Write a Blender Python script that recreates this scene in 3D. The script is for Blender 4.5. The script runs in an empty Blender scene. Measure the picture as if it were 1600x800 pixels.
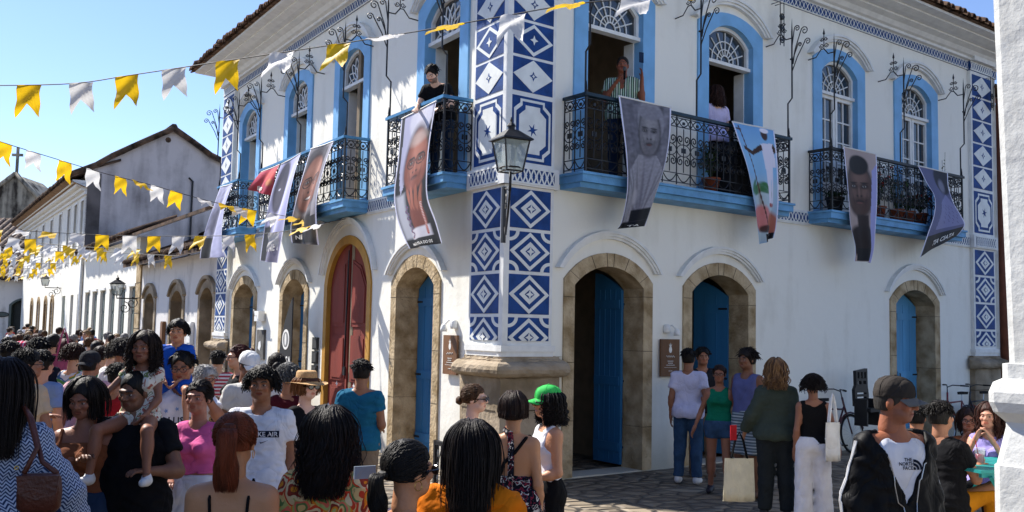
import bpy, math, random, time
import numpy as np
from mathutils import Vector, Matrix
from mathutils.geometry import tessellate_polygon
from mathutils.bvhtree import BVHTree
T0 = time.time()
R_ = math.radians
random.seed(7)
rng = np.random.default_rng(7)
SC = bpy.context.scene
COL = SC.collection

# ------------------------------------------------------------------ camera, sky, sun, exposure
FPX, PITCH, ROLL, CAMH = 1500.0, 4.406, 1.137, 2.0
cd = bpy.data.cameras.new('camera'); cam = bpy.data.objects.new('camera', cd); COL.objects.link(cam)
cd.sensor_width = 36.0; cd.lens = FPX / 1600.0 * 36.0; cd.clip_start = 0.05; cd.clip_end = 3000
_p, _r = R_(PITCH), R_(ROLL)
FW = np.array([0, math.cos(_p), math.sin(_p)]); _u0 = np.array([0, -math.sin(_p), math.cos(_p)]); _x0 = np.array([1.0, 0, 0])
RT = _x0 * math.cos(_r) + _u0 * math.sin(_r); UP = _u0 * math.cos(_r) - _x0 * math.sin(_r)
cam.matrix_world = Matrix(((RT[0], UP[0], -FW[0], 0), (RT[1], UP[1], -FW[1], 0), (RT[2], UP[2], -FW[2], CAMH), (0, 0, 0, 1)))
SC.camera = cam

SUN = np.array([-2.08, 1.40, 2.6]); SUN /= np.linalg.norm(SUN)
world = bpy.data.worlds.new('World'); SC.world = world; world.use_nodes = True
wn = world.node_tree.nodes; wl = world.node_tree.links
sky = wn.new('ShaderNodeTexSky'); sky.sky_type = 'NISHITA'; sky.sun_disc = False
sky.sun_elevation = math.asin(SUN[2]); sky.sun_rotation = math.atan2(SUN[0], SUN[1])
sky.air_density = 1.0; sky.dust_density = 0.1; sky.ozone_density = 3.5
bg = wn['Background']; bg.inputs['Strength'].default_value = 0.10
tint = wn.new('ShaderNodeMix'); tint.data_type = 'RGBA'; tint.blend_type = 'MULTIPLY'; tint.inputs[0].default_value = 1.0; tint.inputs[7].default_value = (.97, .95, 1.08, 1)
wl.new(sky.outputs['Color'], tint.inputs[6]); wl.new(tint.outputs[2], bg.inputs['Color'])
sl = bpy.data.lights.new('sun', 'SUN'); sl.energy = 5.0; sl.angle = R_(0.53); sl.color = (1.0, 0.95, 0.87)
so = bpy.data.objects.new('sun', sl); COL.objects.link(so)
so.rotation_euler = Vector(SUN).to_track_quat('Z', 'Y').to_euler()
SC.view_settings.view_transform = 'Standard'; SC.view_settings.look = 'None'
SC.view_settings.exposure = 0.93; SC.view_settings.gamma = 1.0; SC.view_settings.use_curve_mapping = False
SC.render.engine = 'CYCLES'
SC.cycles.max_bounces = 6; SC.cycles.diffuse_bounces = 3; SC.cycles.glossy_bounces = 2
SC.cycles.transmission_bounces = 3; SC.cycles.transparent_max_bounces = 6

# ------------------------------------------------------------------ geometry of the place
CAM = np.array([0, 0, CAMH])
tR, tL = R_(37.69), R_(57.54)
dR = np.array([math.cos(tR), math.sin(tR), 0]); dL = np.array([-math.cos(tL), math.sin(tL), 0])
nR = np.array([math.sin(tR), -math.cos(tR), 0]); nL = np.array([-math.sin(tL), -math.cos(tL), 0])
C0 = np.array([-0.0901, 12.5042, 0.0])           # street corner of the main house
UZ = np.array([0, 0, 1.0])
def ray(x, y): return (x - 800) / FPX * RT - (y - 400) / FPX * UP + FW
class Frame:
    """s along a wall, p out of it, z up."""
    def __init__(f, o, d, n): f.o, f.d, f.n = np.array(o, float), np.array(d, float), np.array(n, float)
    def __call__(f, s, z, p=0.0): return f.o + f.d * s + f.n * p + UZ * z
    def at(f, x, y, p=0.0):
        """where a sight line meets the plane standing p out from the wall: (s, z)"""
        r = ray(x, y); t = ((f.n @ f.o + p) - f.n @ CAM) / (f.n @ r); P = CAM + r * t
        return float((P - f.o) @ f.d), float(P[2])
FR = Frame(C0, dR, nR); FL = Frame(C0, dL, nL)
def at_depth(x, y, d):
    r = ray(x, y); return CAM + r * (d / r[1])

# ------------------------------------------------------------------ materials
MATS = {}
def nodes_of(name):
    m = bpy.data.materials.new(name); m.use_nodes = True
    return m, m.node_tree.nodes, m.node_tree.links, m.node_tree.nodes['Principled BSDF']
def srgb(h):
    h = h.lstrip('#'); v = [int(h[i:i + 2], 16) / 255 for i in (0, 2, 4)]
    return tuple((c / 12.92 if c <= .04045 else ((c + .055) / 1.055) ** 2.4) for c in v)
def mat(name, col, rough=.7, metal=0., noise=.12, scale=6., bump=0., bscale=40., spec=.3, c2=None, stretch=(1, 1, 1), detail=4., coat=0.):
    """base colour broken up by noise of its own, optional bump"""
    if name in MATS: return MATS[name]
    m, N, L, b = nodes_of(name)
    tc = N.new('ShaderNodeTexCoord'); mp = N.new('ShaderNodeMapping'); mp.inputs['Scale'].default_value = stretch
    L.new(tc.outputs['Object'], mp.inputs['Vector'])
    nz = N.new('ShaderNodeTexNoise'); nz.inputs['Scale'].default_value = scale; nz.inputs['Detail'].default_value = detail
    L.new(mp.outputs['Vector'], nz.inputs['Vector'])
    mx = N.new('ShaderNodeMix'); mx.data_type = 'RGBA'
    a = tuple(col); d = c2 if c2 else tuple(max(0, c * (1 - noise * 2)) for c in col)
    mx.inputs[6].default_value = (*a, 1); mx.inputs[7].default_value = (*d, 1)
    rp = N.new('ShaderNodeMapRange'); rp.inputs['From Min'].default_value = .38; rp.inputs['From Max'].default_value = .66
    L.new(nz.outputs['Fac'], rp.inputs['Value']); L.new(rp.outputs['Result'], mx.inputs[0])
    L.new(mx.outputs[2], b.inputs['Base Color'])
    b.inputs['Roughness'].default_value = rough; b.inputs['Metallic'].default_value = metal
    b.inputs['Specular IOR Level'].default_value = spec
    if coat: b.inputs['Coat Weight'].default_value = coat
    if bump:
        n2 = N.new('ShaderNodeTexNoise'); n2.inputs['Scale'].default_value = bscale; n2.inputs['Detail'].default_value = 5
        L.new(mp.outputs['Vector'], n2.inputs['Vector'])
        bp = N.new('ShaderNodeBump'); bp.inputs['Strength'].default_value = bump; bp.inputs['Distance'].default_value = .02
        L.new(n2.outputs['Fac'], bp.inputs['Height']); L.new(bp.outputs['Normal'], b.inputs['Normal'])
    MATS[name] = m; return m
def plaster(name, col, dirt, dirt_amt=.35, low_dirt=True, scale=1.0):
    """lime plaster: fine trowel relief, soft weather stains, grime rising from the street and runs under the eaves"""
    if name in MATS: return MATS[name]
    m, N, L, b = nodes_of(name)
    tc = N.new('ShaderNodeTexCoord')
    n1 = N.new('ShaderNodeTexNoise'); n1.inputs['Scale'].default_value = .9 * scale; n1.inputs['Detail'].default_value = 8; n1.inputs['Roughness'].default_value = .65
    mp = N.new('ShaderNodeMapping'); mp.inputs['Scale'].default_value = (2.2, 2.2, .35)
    n2 = N.new('ShaderNodeTexNoise'); n2.inputs['Scale'].default_value = 1.6 * scale; n2.inputs['Detail'].default_value = 6
    L.new(tc.outputs['Object'], n1.inputs['Vector']); L.new(tc.outputs['Object'], mp.inputs['Vector']); L.new(mp.outputs['Vector'], n2.inputs['Vector'])
    mu = N.new('ShaderNodeMath'); mu.operation = 'MULTIPLY'; L.new(n1.outputs['Fac'], mu.inputs[0]); L.new(n2.outputs['Fac'], mu.inputs[1])
    rp = N.new('ShaderNodeMapRange'); rp.inputs['From Min'].default_value = .26; rp.inputs['From Max'].default_value = .44; rp.inputs['To Max'].default_value = dirt_amt
    L.new(mu.outputs[0], rp.inputs['Value'])
    mx = N.new('ShaderNodeMix'); mx.data_type = 'RGBA'; mx.inputs[6].default_value = (*col, 1); mx.inputs[7].default_value = (*dirt, 1)
    L.new(rp.outputs['Result'], mx.inputs[0]); out = mx.outputs[2]
    if low_dirt:
        sx = N.new('ShaderNodeSeparateXYZ'); L.new(tc.outputs['Object'], sx.inputs[0])
        ad = N.new('ShaderNodeMath'); ad.operation = 'ADD'; L.new(sx.outputs['Z'], ad.inputs[0]); L.new(n1.outputs['Fac'], ad.inputs[1])
        r2 = N.new('ShaderNodeMapRange'); r2.inputs['From Min'].default_value = 1.25; r2.inputs['From Max'].default_value = .5; r2.inputs['To Max'].default_value = .7
        L.new(ad.outputs[0], r2.inputs['Value'])
        m2 = N.new('ShaderNodeMix'); m2.data_type = 'RGBA'; m2.inputs[7].default_value = (*[c * .8 for c in dirt], 1)
        L.new(out, m2.inputs[6]); L.new(r2.outputs['Result'], m2.inputs[0]); out = m2.outputs[2]
    L.new(out, b.inputs['Base Color']); b.inputs['Roughness'].default_value = .88; b.inputs['Specular IOR Level'].default_value = .15
    n3 = N.new('ShaderNodeTexNoise'); n3.inputs['Scale'].default_value = 5; n3.inputs['Detail'].default_value = 10; n3.inputs['Roughness'].default_value = .6
    L.new(tc.outputs['Object'], n3.inputs['Vector'])
    bp = N.new('ShaderNodeBump'); bp.inputs['Strength'].default_value = .35; bp.inputs['Distance'].default_value = .03
    L.new(n3.outputs['Fac'], bp.inputs['Height']); L.new(bp.outputs['Normal'], b.inputs['Normal'])
    MATS[name] = m; return m
def vcol_mat(name, rough=.6, spec=.3, bump=0., bscale=60., sheen=0.):
    if name in MATS: return MATS[name]
    m, N, L, b = nodes_of(name)
    at = N.new('ShaderNodeAttribute'); at.attribute_name = 'Col'
    L.new(at.outputs['Color'], b.inputs['Base Color']); b.inputs['Roughness'].default_value = rough; b.inputs['Specular IOR Level'].default_value = spec
    if bump:
        n2 = N.new('ShaderNodeTexNoise'); n2.inputs['Scale'].default_value = bscale; n2.inputs['Detail'].default_value = 5
        tc = N.new('ShaderNodeTexCoord'); L.new(tc.outputs['Object'], n2.inputs['Vector'])
        bp = N.new('ShaderNodeBump'); bp.inputs['Strength'].default_value = bump; bp.inputs['Distance'].default_value = .01
        L.new(n2.outputs['Fac'], bp.inputs['Height']); L.new(bp.outputs['Normal'], b.inputs['Normal'])
    MATS[name] = m; return m
def crease_mat(m, strength=.5, scale=5.5):
    """long soft creases on top of the fine weave"""
    N, L = m.node_tree.nodes, m.node_tree.links; b = N['Principled BSDF']
    tc = N.new('ShaderNodeTexCoord'); mp = N.new('ShaderNodeMapping'); mp.inputs['Scale'].default_value = (1.0, 1.0, .55); mp.inputs['Rotation'].default_value = (.5, .3, 0)
    nz = N.new('ShaderNodeTexNoise'); nz.inputs['Scale'].default_value = scale; nz.inputs['Detail'].default_value = 3; nz.inputs['Distortion'].default_value = .8
    L.new(tc.outputs['Object'], mp.inputs['Vector']); L.new(mp.outputs['Vector'], nz.inputs['Vector'])
    a = N.new('ShaderNodeMath'); a.operation = 'SUBTRACT'; a.inputs[1].default_value = .5; c = N.new('ShaderNodeMath'); c.operation = 'ABSOLUTE'; d = N.new('ShaderNodeMath'); d.operation = 'POWER'; d.inputs[1].default_value = .6
    L.new(nz.outputs['Fac'], a.inputs[0]); L.new(a.outputs[0], c.inputs[0]); L.new(c.outputs[0], d.inputs[0])
    bp = N.new('ShaderNodeBump'); bp.inputs['Strength'].default_value = strength; bp.inputs['Distance'].default_value = .05; L.new(d.outputs[0], bp.inputs['Height'])
    src = b.inputs['Normal'].links
    if src: L.new(src[0].from_socket, bp.inputs['Normal'])
    L.new(bp.outputs['Normal'], b.inputs['Normal']); return m
def glass_mat(name, tint=(.03, .035, .04), rough=.08):
    return mat(name, tint, rough=rough, noise=.2, scale=1.5, spec=.9)

WHITE = plaster('white_plaster', srgb('#eeebe0'), srgb('#b3ab96'), .26)
OLDW = plaster('old_plaster', srgb('#d8d5d2'), srgb('#8b8884'), .8, scale=.7)
GRIM = plaster('grimy_plaster', srgb('#c4bfbe'), srgb('#625d5c'), .8, low_dirt=False, scale=.45)
for nd in GRIM.node_tree.nodes:
    if nd.type == 'MAP_RANGE': nd.inputs['From Min'].default_value = .20; nd.inputs['From Max'].default_value = .40
BASEW = mat('white_paint', srgb('#e8e8e4'), .6, noise=.06, bump=.15, bscale=14)
BLUEP = mat('blue_paint', srgb('#7db4e0'), .5, noise=.08, scale=3, bump=.1, bscale=25)
BLUED = mat('blue_door_paint', srgb('#2f6f9f'), .45, noise=.12, scale=3, bump=.15, bscale=20, stretch=(1, 1, .2))
BLUEL = mat('light_blue_door_paint', srgb('#5b9fcb'), .5, noise=.12, scale=3, bump=.15, bscale=20, stretch=(1, 1, .2))
BLUEN = mat('blue_sill_paint', srgb('#6aa6d4'), .55, noise=.15, scale=4, bump=.2)
TILEB = mat('tile_blue', srgb('#183a70'), .6, noise=.14, scale=5, bump=.3, bscale=60, c2=srgb('#20498a'), spec=.2)
TILEW = mat('tile_white', srgb('#e4e6e2'), .5, noise=.06, scale=6, bump=.1)
STONE = mat('sandstone', srgb('#c0ac8c'), .9, noise=.3, scale=4, bump=1., bscale=22, c2=srgb('#8f7a5a'), spec=.1)
STONE2 = mat('dark_stone', srgb('#a89984'), .92, noise=.25, scale=2, bump=1., bscale=14, c2=srgb('#7c6e5a'), spec=.1)
REDW = mat('red_door_paint', srgb('#823427'), .75, noise=.15, scale=3, bump=.2, bscale=18, stretch=(1, 1, .15))
YELP = mat('ochre_paint', srgb('#bd8b38'), .6, noise=.1, bump=.2)
IRON = mat('black_iron', (.012, .012, .014), .45, metal=.2, noise=.1, spec=.5)
ROOFT = mat('roof_tile', srgb('#7d6350'), .9, noise=.3, scale=7, bump=.4, c2=srgb('#3f332c'), spec=.1)
ROOFO = mat('old_roof_tile', srgb('#6b5748'), .92, noise=.35, scale=2.4, bump=.6, c2=srgb('#2f2925'), spec=.1)
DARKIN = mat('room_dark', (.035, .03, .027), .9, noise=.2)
ROOMW = mat('room_wall', srgb('#8d7c66'), .9, noise=.1)
WOODB = mat('brown_wood', srgb('#7a5538'), .6, noise=.2, scale=4, bump=.3, stretch=(1, 1, .15))
WOODK = mat('dark_wood', srgb('#3b2c22'), .6, noise=.2, scale=4, stretch=(1, 1, .15))
GLASSD = glass_mat('window_glass')
GREYD = mat('grey_green_paint', srgb('#56605c'), .55, noise=.12, scale=3, bump=.15, stretch=(1, 1, .2))
GREEND = mat('green_paint', srgb('#5b7f52'), .55, noise=.12)

# ------------------------------------------------------------------ mesh helpers
def link(name, me, m=None, parent=None):
    o = bpy.data.objects.new(name, me)
    if m is not None:
        for k in (m if isinstance(m, (list, tuple)) else [m]): me.materials.append(k)
    COL.objects.link(o)
    if parent is not None: o.parent = parent
    return o
def tag(o, label=None, cat=None, group=None, kind=None):
    if label: o['label'] = label
    if cat: o['category'] = cat
    if group: o['group'] = group
    if kind: o['kind'] = kind
    return o
def empty(name, loc, label, cat, group=None, rz=0):
    o = bpy.data.objects.new(name, None); COL.objects.link(o); o.empty_display_size = .2
    o.location = tuple(float(v) for v in loc); o.rotation_euler = (0, 0, rz)
    return tag(o, label, cat, group)
def np_mesh(name, V, Fs, smooth=False, cols=None):
    """V (n,3); Fs list of (k,m) index arrays"""
    me = bpy.data.meshes.new(name); V = np.asarray(V, np.float32)
    Fs = [np.asarray(f, np.int32) for f in Fs if len(f)]
    me.vertices.add(len(V)); me.vertices.foreach_set('co', V.ravel())
    nl = sum(f.size for f in Fs); nf = sum(len(f) for f in Fs)
    me.loops.add(nl); me.polygons.add(nf)
    me.loops.foreach_set('vertex_index', np.concatenate([f.ravel() for f in Fs]))
    tot = np.concatenate([np.full(len(f), f.shape[1], np.int32) for f in Fs]); st = np.concatenate([[0], np.cumsum(tot)[:-1]]).astype(np.int32)
    me.polygons.foreach_set('loop_start', st)
    try: me.polygons.foreach_set('loop_total', tot)
    except Exception: pass
    if smooth: me.polygons.foreach_set('use_smooth', np.ones(nf, bool))
    me.update(calc_edges=True)
    if cols is not None:
        ca = me.color_attributes.new('Col', 'FLOAT_COLOR', 'POINT')
        c4 = np.ones((len(V), 4), np.float32); c4[:, :3] = cols; ca.data.foreach_set('color', c4.ravel())
    return me
class MB:
    """collects faces in world space (or relative to org)"""
    def __init__(s): s.v = []; s.f = []; s.m = []; s.mats = []; s.sm = []
    def mi(s, m):
        if m not in s.mats: s.mats.append(m)
        return s.mats.index(m)
    def add(s, V, F, m, smooth=False):
        b = len(s.v); s.v.extend([tuple(float(c) for c in p) for p in V]); i = s.mi(m)
        for f in F: s.f.append(tuple(b + k for k in f)); s.m.append(i); s.sm.append(smooth)
    def box(s, fr, s0, s1, z0, z1, p0, p1, m):
        V = [fr(a, c, q) for a in (s0, s1) for q in (p0, p1) for c in (z0, z1)]
        s.add(V, [(0, 1, 3, 2), (4, 6, 7, 5), (0, 4, 5, 1), (2, 3, 7, 6), (0, 2, 6, 4), (1, 5, 7, 3)], m)
    def prism(s, fr, poly, p0, p1, m, holes=(), back=False, sides=True):
        """poly of (s, z), extruded from p0 (back) to p1 (front)"""
        loops = [list(poly)] + [list(h) for h in holes]
        flat = [q for l in loops for q in l]
        tri = tessellate_polygon([[Vector((a, c, 0)) for a, c in l] for l in loops])
        n = len(flat); V = [fr(a, c, p1) for a, c in flat]
        F = [tuple(t) for t in tri]
        if sides or back: V += [fr(a, c, p0) for a, c in flat]
        if back: F += [tuple(n + k for k in reversed(t)) for t in tri]
        if sides:
            b = 0
            for l in loops:
                k = len(l)
                for i in range(k):
                    j = (i + 1) % k; F.append((b + i, b + j, n + b + j, n + b + i))
                b += k
        s.add(V, F, m)
    def tube(s, P, r, m, n=5, closed=False, caps=True):
        P = [np.array(p, float) for p in P]; k = len(P)
        rr = [r] * k if np.isscalar(r) else list(r)
        V = []; up = None
        for i in range(k):
            t = P[min(i + 1, k - 1)] - P[max(i - 1, 0)]; ln = np.linalg.norm(t); t = t / ln if ln > 1e-9 else np.array([0, 0, 1.])
            if up is None: up = np.array([0, 0, 1.]) if abs(t[2]) < .9 else np.array([1., 0, 0])
            a = np.cross(t, up); la = np.linalg.norm(a)
            if la < 1e-6: a = np.cross(t, [0, 1, 0.3]); la = np.linalg.norm(a)
            a /= la; b = np.cross(t, a); up = np.cross(a, t) * 1.0
            for j in range(n):
                an = 2 * math.pi * j / n; V.append(P[i] + (a * math.cos(an) + b * math.sin(an)) * rr[i])
        F = [(i * n + j, i * n + (j + 1) % n, (i + 1) * n + (j + 1) % n, (i + 1) * n + j) for i in range(k - 1) for j in range(n)]
        if caps: F += [tuple(range(n - 1, -1, -1)), tuple((k - 1) * n + j for j in range(n))]
        s.add(V, F, m, smooth=n > 5)
    def lathe(s, c, prof, m, n=16, axis=None, ang=0, full=True):
        """prof of (radius, height) about a vertical axis at c"""
        c = np.array(c, float); V = []
        for r, h in prof:
            for j in range(n):
                a = ang + 2 * math.pi * j / n; V.append(c + np.array([r * math.cos(a), r * math.sin(a), h]))
        k = len(prof); F = [(i * n + j, i * n + (j + 1) % n, (i + 1) * n + (j + 1) % n, (i + 1) * n + j) for i in range(k - 1) for j in range(n)]
        F += [tuple(range(n - 1, -1, -1)), tuple((k - 1) * n + j for j in range(n))]
        s.add(V, F, m, smooth=n > 8)
    def build(s, name, parent=None):
        me = bpy.data.meshes.new(name)
        me.from_pydata(s.v, [], s.f)
        for m in s.mats: me.materials.append(m)
        me.polygons.foreach_set('material_index', s.m); me.polygons.foreach_set('use_smooth', s.sm); me.update()
        return put(bpy.data.objects.new(name, me), parent)
def put(o, parent):
    """link o, whose mesh is in world coordinates, under a parent that is not rotated"""
    COL.objects.link(o)
    if parent is not None:
        w = Vector((0, 0, 0)); q = parent
        while q is not None: w += q.location; q = q.parent
        o.parent = parent; o.location = -w
    return o
def arc(sc, hw, zs, rise, n=14, z0=None):
    """arched outline from bottom left up and over to bottom right: (s, z)"""
    R = (hw * hw + rise * rise) / (2 * rise); cz = zs + rise - R; a0 = math.asin(min(1, hw / R))
    if rise > hw: a0 = math.pi - a0
    top = [(sc + R * math.sin(a), cz + R * math.cos(a)) for a in np.linspace(-a0, a0, n)]
    return ([(sc - hw, z0)] if z0 is not None else []) + top + ([(sc + hw, z0)] if z0 is not None else [])
def ring(outer, inner):
    return list(outer) + list(reversed(inner))
def spiral(cx, cz, r0, turns, a0, sgn=1, n=16, r1=.012):
    return [(cx + (r0 + (r1 - r0) * t) * math.cos(a0 + sgn * 2 * math.pi * turns * t), cz + (r0 + (r1 - r0) * t) * math.sin(a0 + sgn * 2 * math.pi * turns * t)) for t in np.linspace(0, 1, n)]
# ================================================================== SETTING: ground
def ground_material():
    m, N, L, b = nodes_of('cobble_ground')
    tc = N.new('ShaderNodeTexCoord'); mp = N.new('ShaderNodeMapping'); mp.inputs['Rotation'].default_value = (0, 0, .5); mp.inputs['Scale'].default_value = (1, 1.35, 1)
    nz = N.new('ShaderNodeTexNoise'); nz.inputs['Scale'].default_value = 2.2
    ma = N.new('ShaderNodeMix'); ma.data_type = 'RGBA'; ma.inputs[0].default_value = .12
    L.new(tc.outputs['Object'], mp.inputs['Vector']); L.new(mp.outputs['Vector'], nz.inputs['Vector'])
    L.new(mp.outputs['Vector'], ma.inputs[6]); L.new(nz.outputs['Color'], ma.inputs[7])
    vo = N.new('ShaderNodeTexVoronoi'); vo.inputs['Scale'].default_value = 3.6; L.new(ma.outputs[2], vo.inputs['Vector'])
    vd = N.new('ShaderNodeTexVoronoi'); vd.feature = 'DISTANCE_TO_EDGE'; vd.inputs['Scale'].default_value = 3.6; L.new(ma.outputs[2], vd.inputs['Vector'])
    cr = N.new('ShaderNodeValToRGB'); e = cr.color_ramp.elements
    e[0].color = (*srgb('#6f6455'), 1); e[1].color = (*srgb('#988a74'), 1); e.new(.5).color = (*srgb('#807360'), 1)
    sp = N.new('ShaderNodeSeparateColor'); L.new(vo.outputs['Color'], sp.inputs[0]); L.new(sp.outputs[0], cr.inputs['Fac'])
    rp = N.new('ShaderNodeMapRange'); rp.inputs['From Max'].default_value = .09; L.new(vd.outputs['Distance'], rp.inputs['Value'])
    mx = N.new('ShaderNodeMix'); mx.data_type = 'RGBA'; mx.inputs[6].default_value = (*srgb('#40382f'), 1)
    L.new(rp.outputs['Result'], mx.inputs[0]); L.new(cr.outputs['Color'], mx.inputs[7]); L.new(mx.outputs[2], b.inputs['Base Color'])
    r3 = N.new('ShaderNodeMapRange'); r3.inputs['From Max'].default_value = .22; r3.interpolation_type = 'SMOOTHSTEP'; L.new(vd.outputs['Distance'], r3.inputs['Value'])
    bp = N.new('ShaderNodeBump'); bp.inputs['Strength'].default_value = 1; bp.inputs['Distance'].default_value = .07
    L.new(r3.outputs['Result'], bp.inputs['Height']); L.new(bp.outputs['Normal'], b.inputs['Normal'])
    b.inputs['Roughness'].default_value = .7
    return m
g = 1500
me = np_mesh('ground', [(-g, -g, 0), (g, -g, 0), (g, g, 0), (-g, g, 0)], [np.array([[0, 1, 2, 3]])])
tag(link('ground', me, ground_material()), kind='structure')

# ================================================================== the corner house
LEN_R, LEN_L = 13.4, 13.5
ZE = 8.2
house = empty('corner_house', C0, 'white two storey corner house with blue tile pilasters, iron balconies and blue framed windows', 'house')
PRe, PLe = C0 + dR * LEN_R, C0 + dL * LEN_L; PBe = PRe + dL * LEN_L
FOOT = [C0 + dL * (LEN_L - .8), C0, PRe, PRe + dL * (LEN_L - .8)]      # plan, outward offset handled by offs()
def offs(p):
    out = []
    n = len(FOOT)
    for i in range(n):
        a, b, c = FOOT[i - 1], FOOT[i], FOOT[(i + 1) % n]
        def nn(u, v):
            d = (v - u)[:2]; d = d / np.linalg.norm(d); k = np.array([d[1], -d[0]])
            return k if k @ ((u + v)[:2] / 2 - sum(q[:2] for q in FOOT) / 4) > 0 else -k
        n1, n2 = nn(a, b), nn(b, c)
        out.append(b[:2] + np.linalg.solve(np.array([n1, n2]), [p, p]))
    return out
def sweep(mb, prof, m, close=True):
    """carry a (p, z) profile round the plan"""
    V = []; k = len(prof)
    for p, z in prof: V += [(q[0], q[1], z) for q in offs(p)]
    F = []
    for i in range(k - 1):
        for j in range(4): F.append((i * 4 + j, i * 4 + (j + 1) % 4, (i + 1) * 4 + (j + 1) % 4, (i + 1) * 4 + j))
    mb.add(V, F, m)

# openings: (frame, centre, half width, bottom, spring, rise)
R_WIN = [(1.93, 'open'), (4.50, 'open'), (7.52, 'shut'), (10.12, 'shut')]
L_WIN = [(1.86, 'open'), (5.28, 'open'), (8.02, 'open'), (11.23, 'open')]
R_DOOR = [(1.87, .86), (4.26, .86), (10.0, .89)]
L_DOOR = [(2.55, .82), (7.89, .81), (11.17, .92)]
RED = (5.2, 1.04)
WHW, WSP, WRI = .80, 6.93, .25      # window surround (blue) outer half width, spring, rise
def holes_for(wins, doors, red=None):
    H = [arc(c, WHW, WSP, WRI, 12, 4.12) for c, _ in wins] + [arc(c, hw, 2.72, .4, 14, 0.02) for c, hw in doors]
    if red: H.append(arc(red[0], red[1], 2.75, .86, 18, .02))
    return H
mb = MB()
for fr, ln, H in ((FR, LEN_R, holes_for(R_WIN, R_DOOR)), (FL, LEN_L, holes_for(L_WIN, L_DOOR, RED))):
    mb.prism(fr, [(0, 0), (0, ZE + .1), (ln, ZE + .1), (ln, 0)], -.42, 0, WHITE, holes=H)
# end and back walls
FE = Frame(PRe, dL, dR); FE2 = Frame(PLe, dR, dL)
mb.box(FE, 0, LEN_L, 0, ZE + .1, -.4, 0.002, WHITE); mb.box(FE2, 0, LEN_R, 0, ZE + .1, -.4, .002, OLDW)
mb.build('wall', house)
mb = MB()   # floors and inner walls so rooms read as dark rooms
for za, zb, mm in ((3.85, 4.1, WOODK), (7.6, 7.7, ROOMW)):
    q_ = offs(-.43); mb.add([(a[0], a[1], za) for a in q_] + [(a[0], a[1], zb) for a in q_], [(0, 1, 2, 3), (7, 6, 5, 4)] + [(k, (k + 1) % 4, 4 + (k + 1) % 4, 4 + k) for k in range(4)], mm)
mb.box(FR, 3.1, 3.22, 0, 7.6, -5, -.43, ROOMW); mb.box(FR, 5.9, 6.02, 0, 7.6, -6, -.43, ROOMW); mb.box(FR, 8.8, 8.92, 0, 7.6, -6, -.43, ROOMW)
mb.box(FR, .5, LEN_R - .45, 0, 7.6, -5.1, -5.0, ROOMW)
mb.box(FL, 3.7, 3.82, 0, 7.6, -5, -.43, ROOMW); mb.box(FL, 6.5, 6.62, 0, 7.6, -5, -.43, ROOMW); mb.box(FL, 9.6, 9.72, 0, 7.6, -5, -.43, ROOMW)
mb.box(FL, 5.4, LEN_L - .5, 0, 7.6, -3.6, -3.5, ROOMW)
mb.build('interior_wall', house)

# cornice: coved plaster under the tiles
mb = MB()
sweep(mb, [(0, 7.86), (.10, 7.88), (.10, 7.93), (.16, 7.95), (.22, 8.02), (.34, 8.06), (.34, 8.09), (.46, 8.10), (.60, 8.14), (.60, 8.17), (.78, 8.19), (.78, 8.24), (.2, 8.30)], BASEW)
mb.build('cornice', house)
# tile frieze band under the cornice, with white lattice on blue
mb = MB()
sweep(mb, [(.0, 7.68), (.028, 7.685), (.028, 7.86), (0, 7.865)], TILEB)
def lattice(mb, fr, s0, s1, z0, z1, p, m, unit, w=.018, rails=True):
    n = max(1, round((s1 - s0) / unit)); u = (s1 - s0) / n; zm = (z0 + z1) / 2; h = (z1 - z0) / 2
    for i in range(n):
        a = s0 + i * u
        for q0, q1 in (((a, z0), (a + u / 2, z1)), ((a + u / 2, z1), (a + u, z0)), ((a, z1), (a + u / 2, z0)), ((a + u / 2, z0), (a + u, z1))):
            d = np.array([q1[0] - q0[0], q1[1] - q0[1]]); d /= np.linalg.norm(d); k = np.array([-d[1], d[0]]) * w / 2
            pl = [(q0[0] + k[0], q0[1] + k[1]), (q0[0] - k[0], q0[1] - k[1]), (q1[0] - k[0], q1[1] - k[1]), (q1[0] + k[0], q1[1] + k[1])]
            q = p + (.0005 if (q0[1] < q1[1]) else 0)
            mb.add([fr(x, y, q) for x, y in pl], [(0, 1, 2, 3)], m)
        for cx in (a + u / 4, a + 3 * u / 4):
            r = w * 1.1; mb.add([fr(cx + r * math.cos(t), zm + r * 1.1 * math.sin(t), p + .001) for t in np.linspace(0, 2 * math.pi, 9)[:-1]], [tuple(range(8))], m)
    if rails:
        for za in (z0, z1): mb.box(fr, s0, s1, za - w / 2, za + w / 2, p - .02, p + .004, m)
lattice(mb, FR, .02, LEN_R, 7.69, 7.855, .032, TILEW, .22, .015)
lattice(mb, FL, .02, LEN_L - .8, 7.69, 7.855, .032, TILEW, .22, .015)
mb.build('tile_frieze', house)

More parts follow.
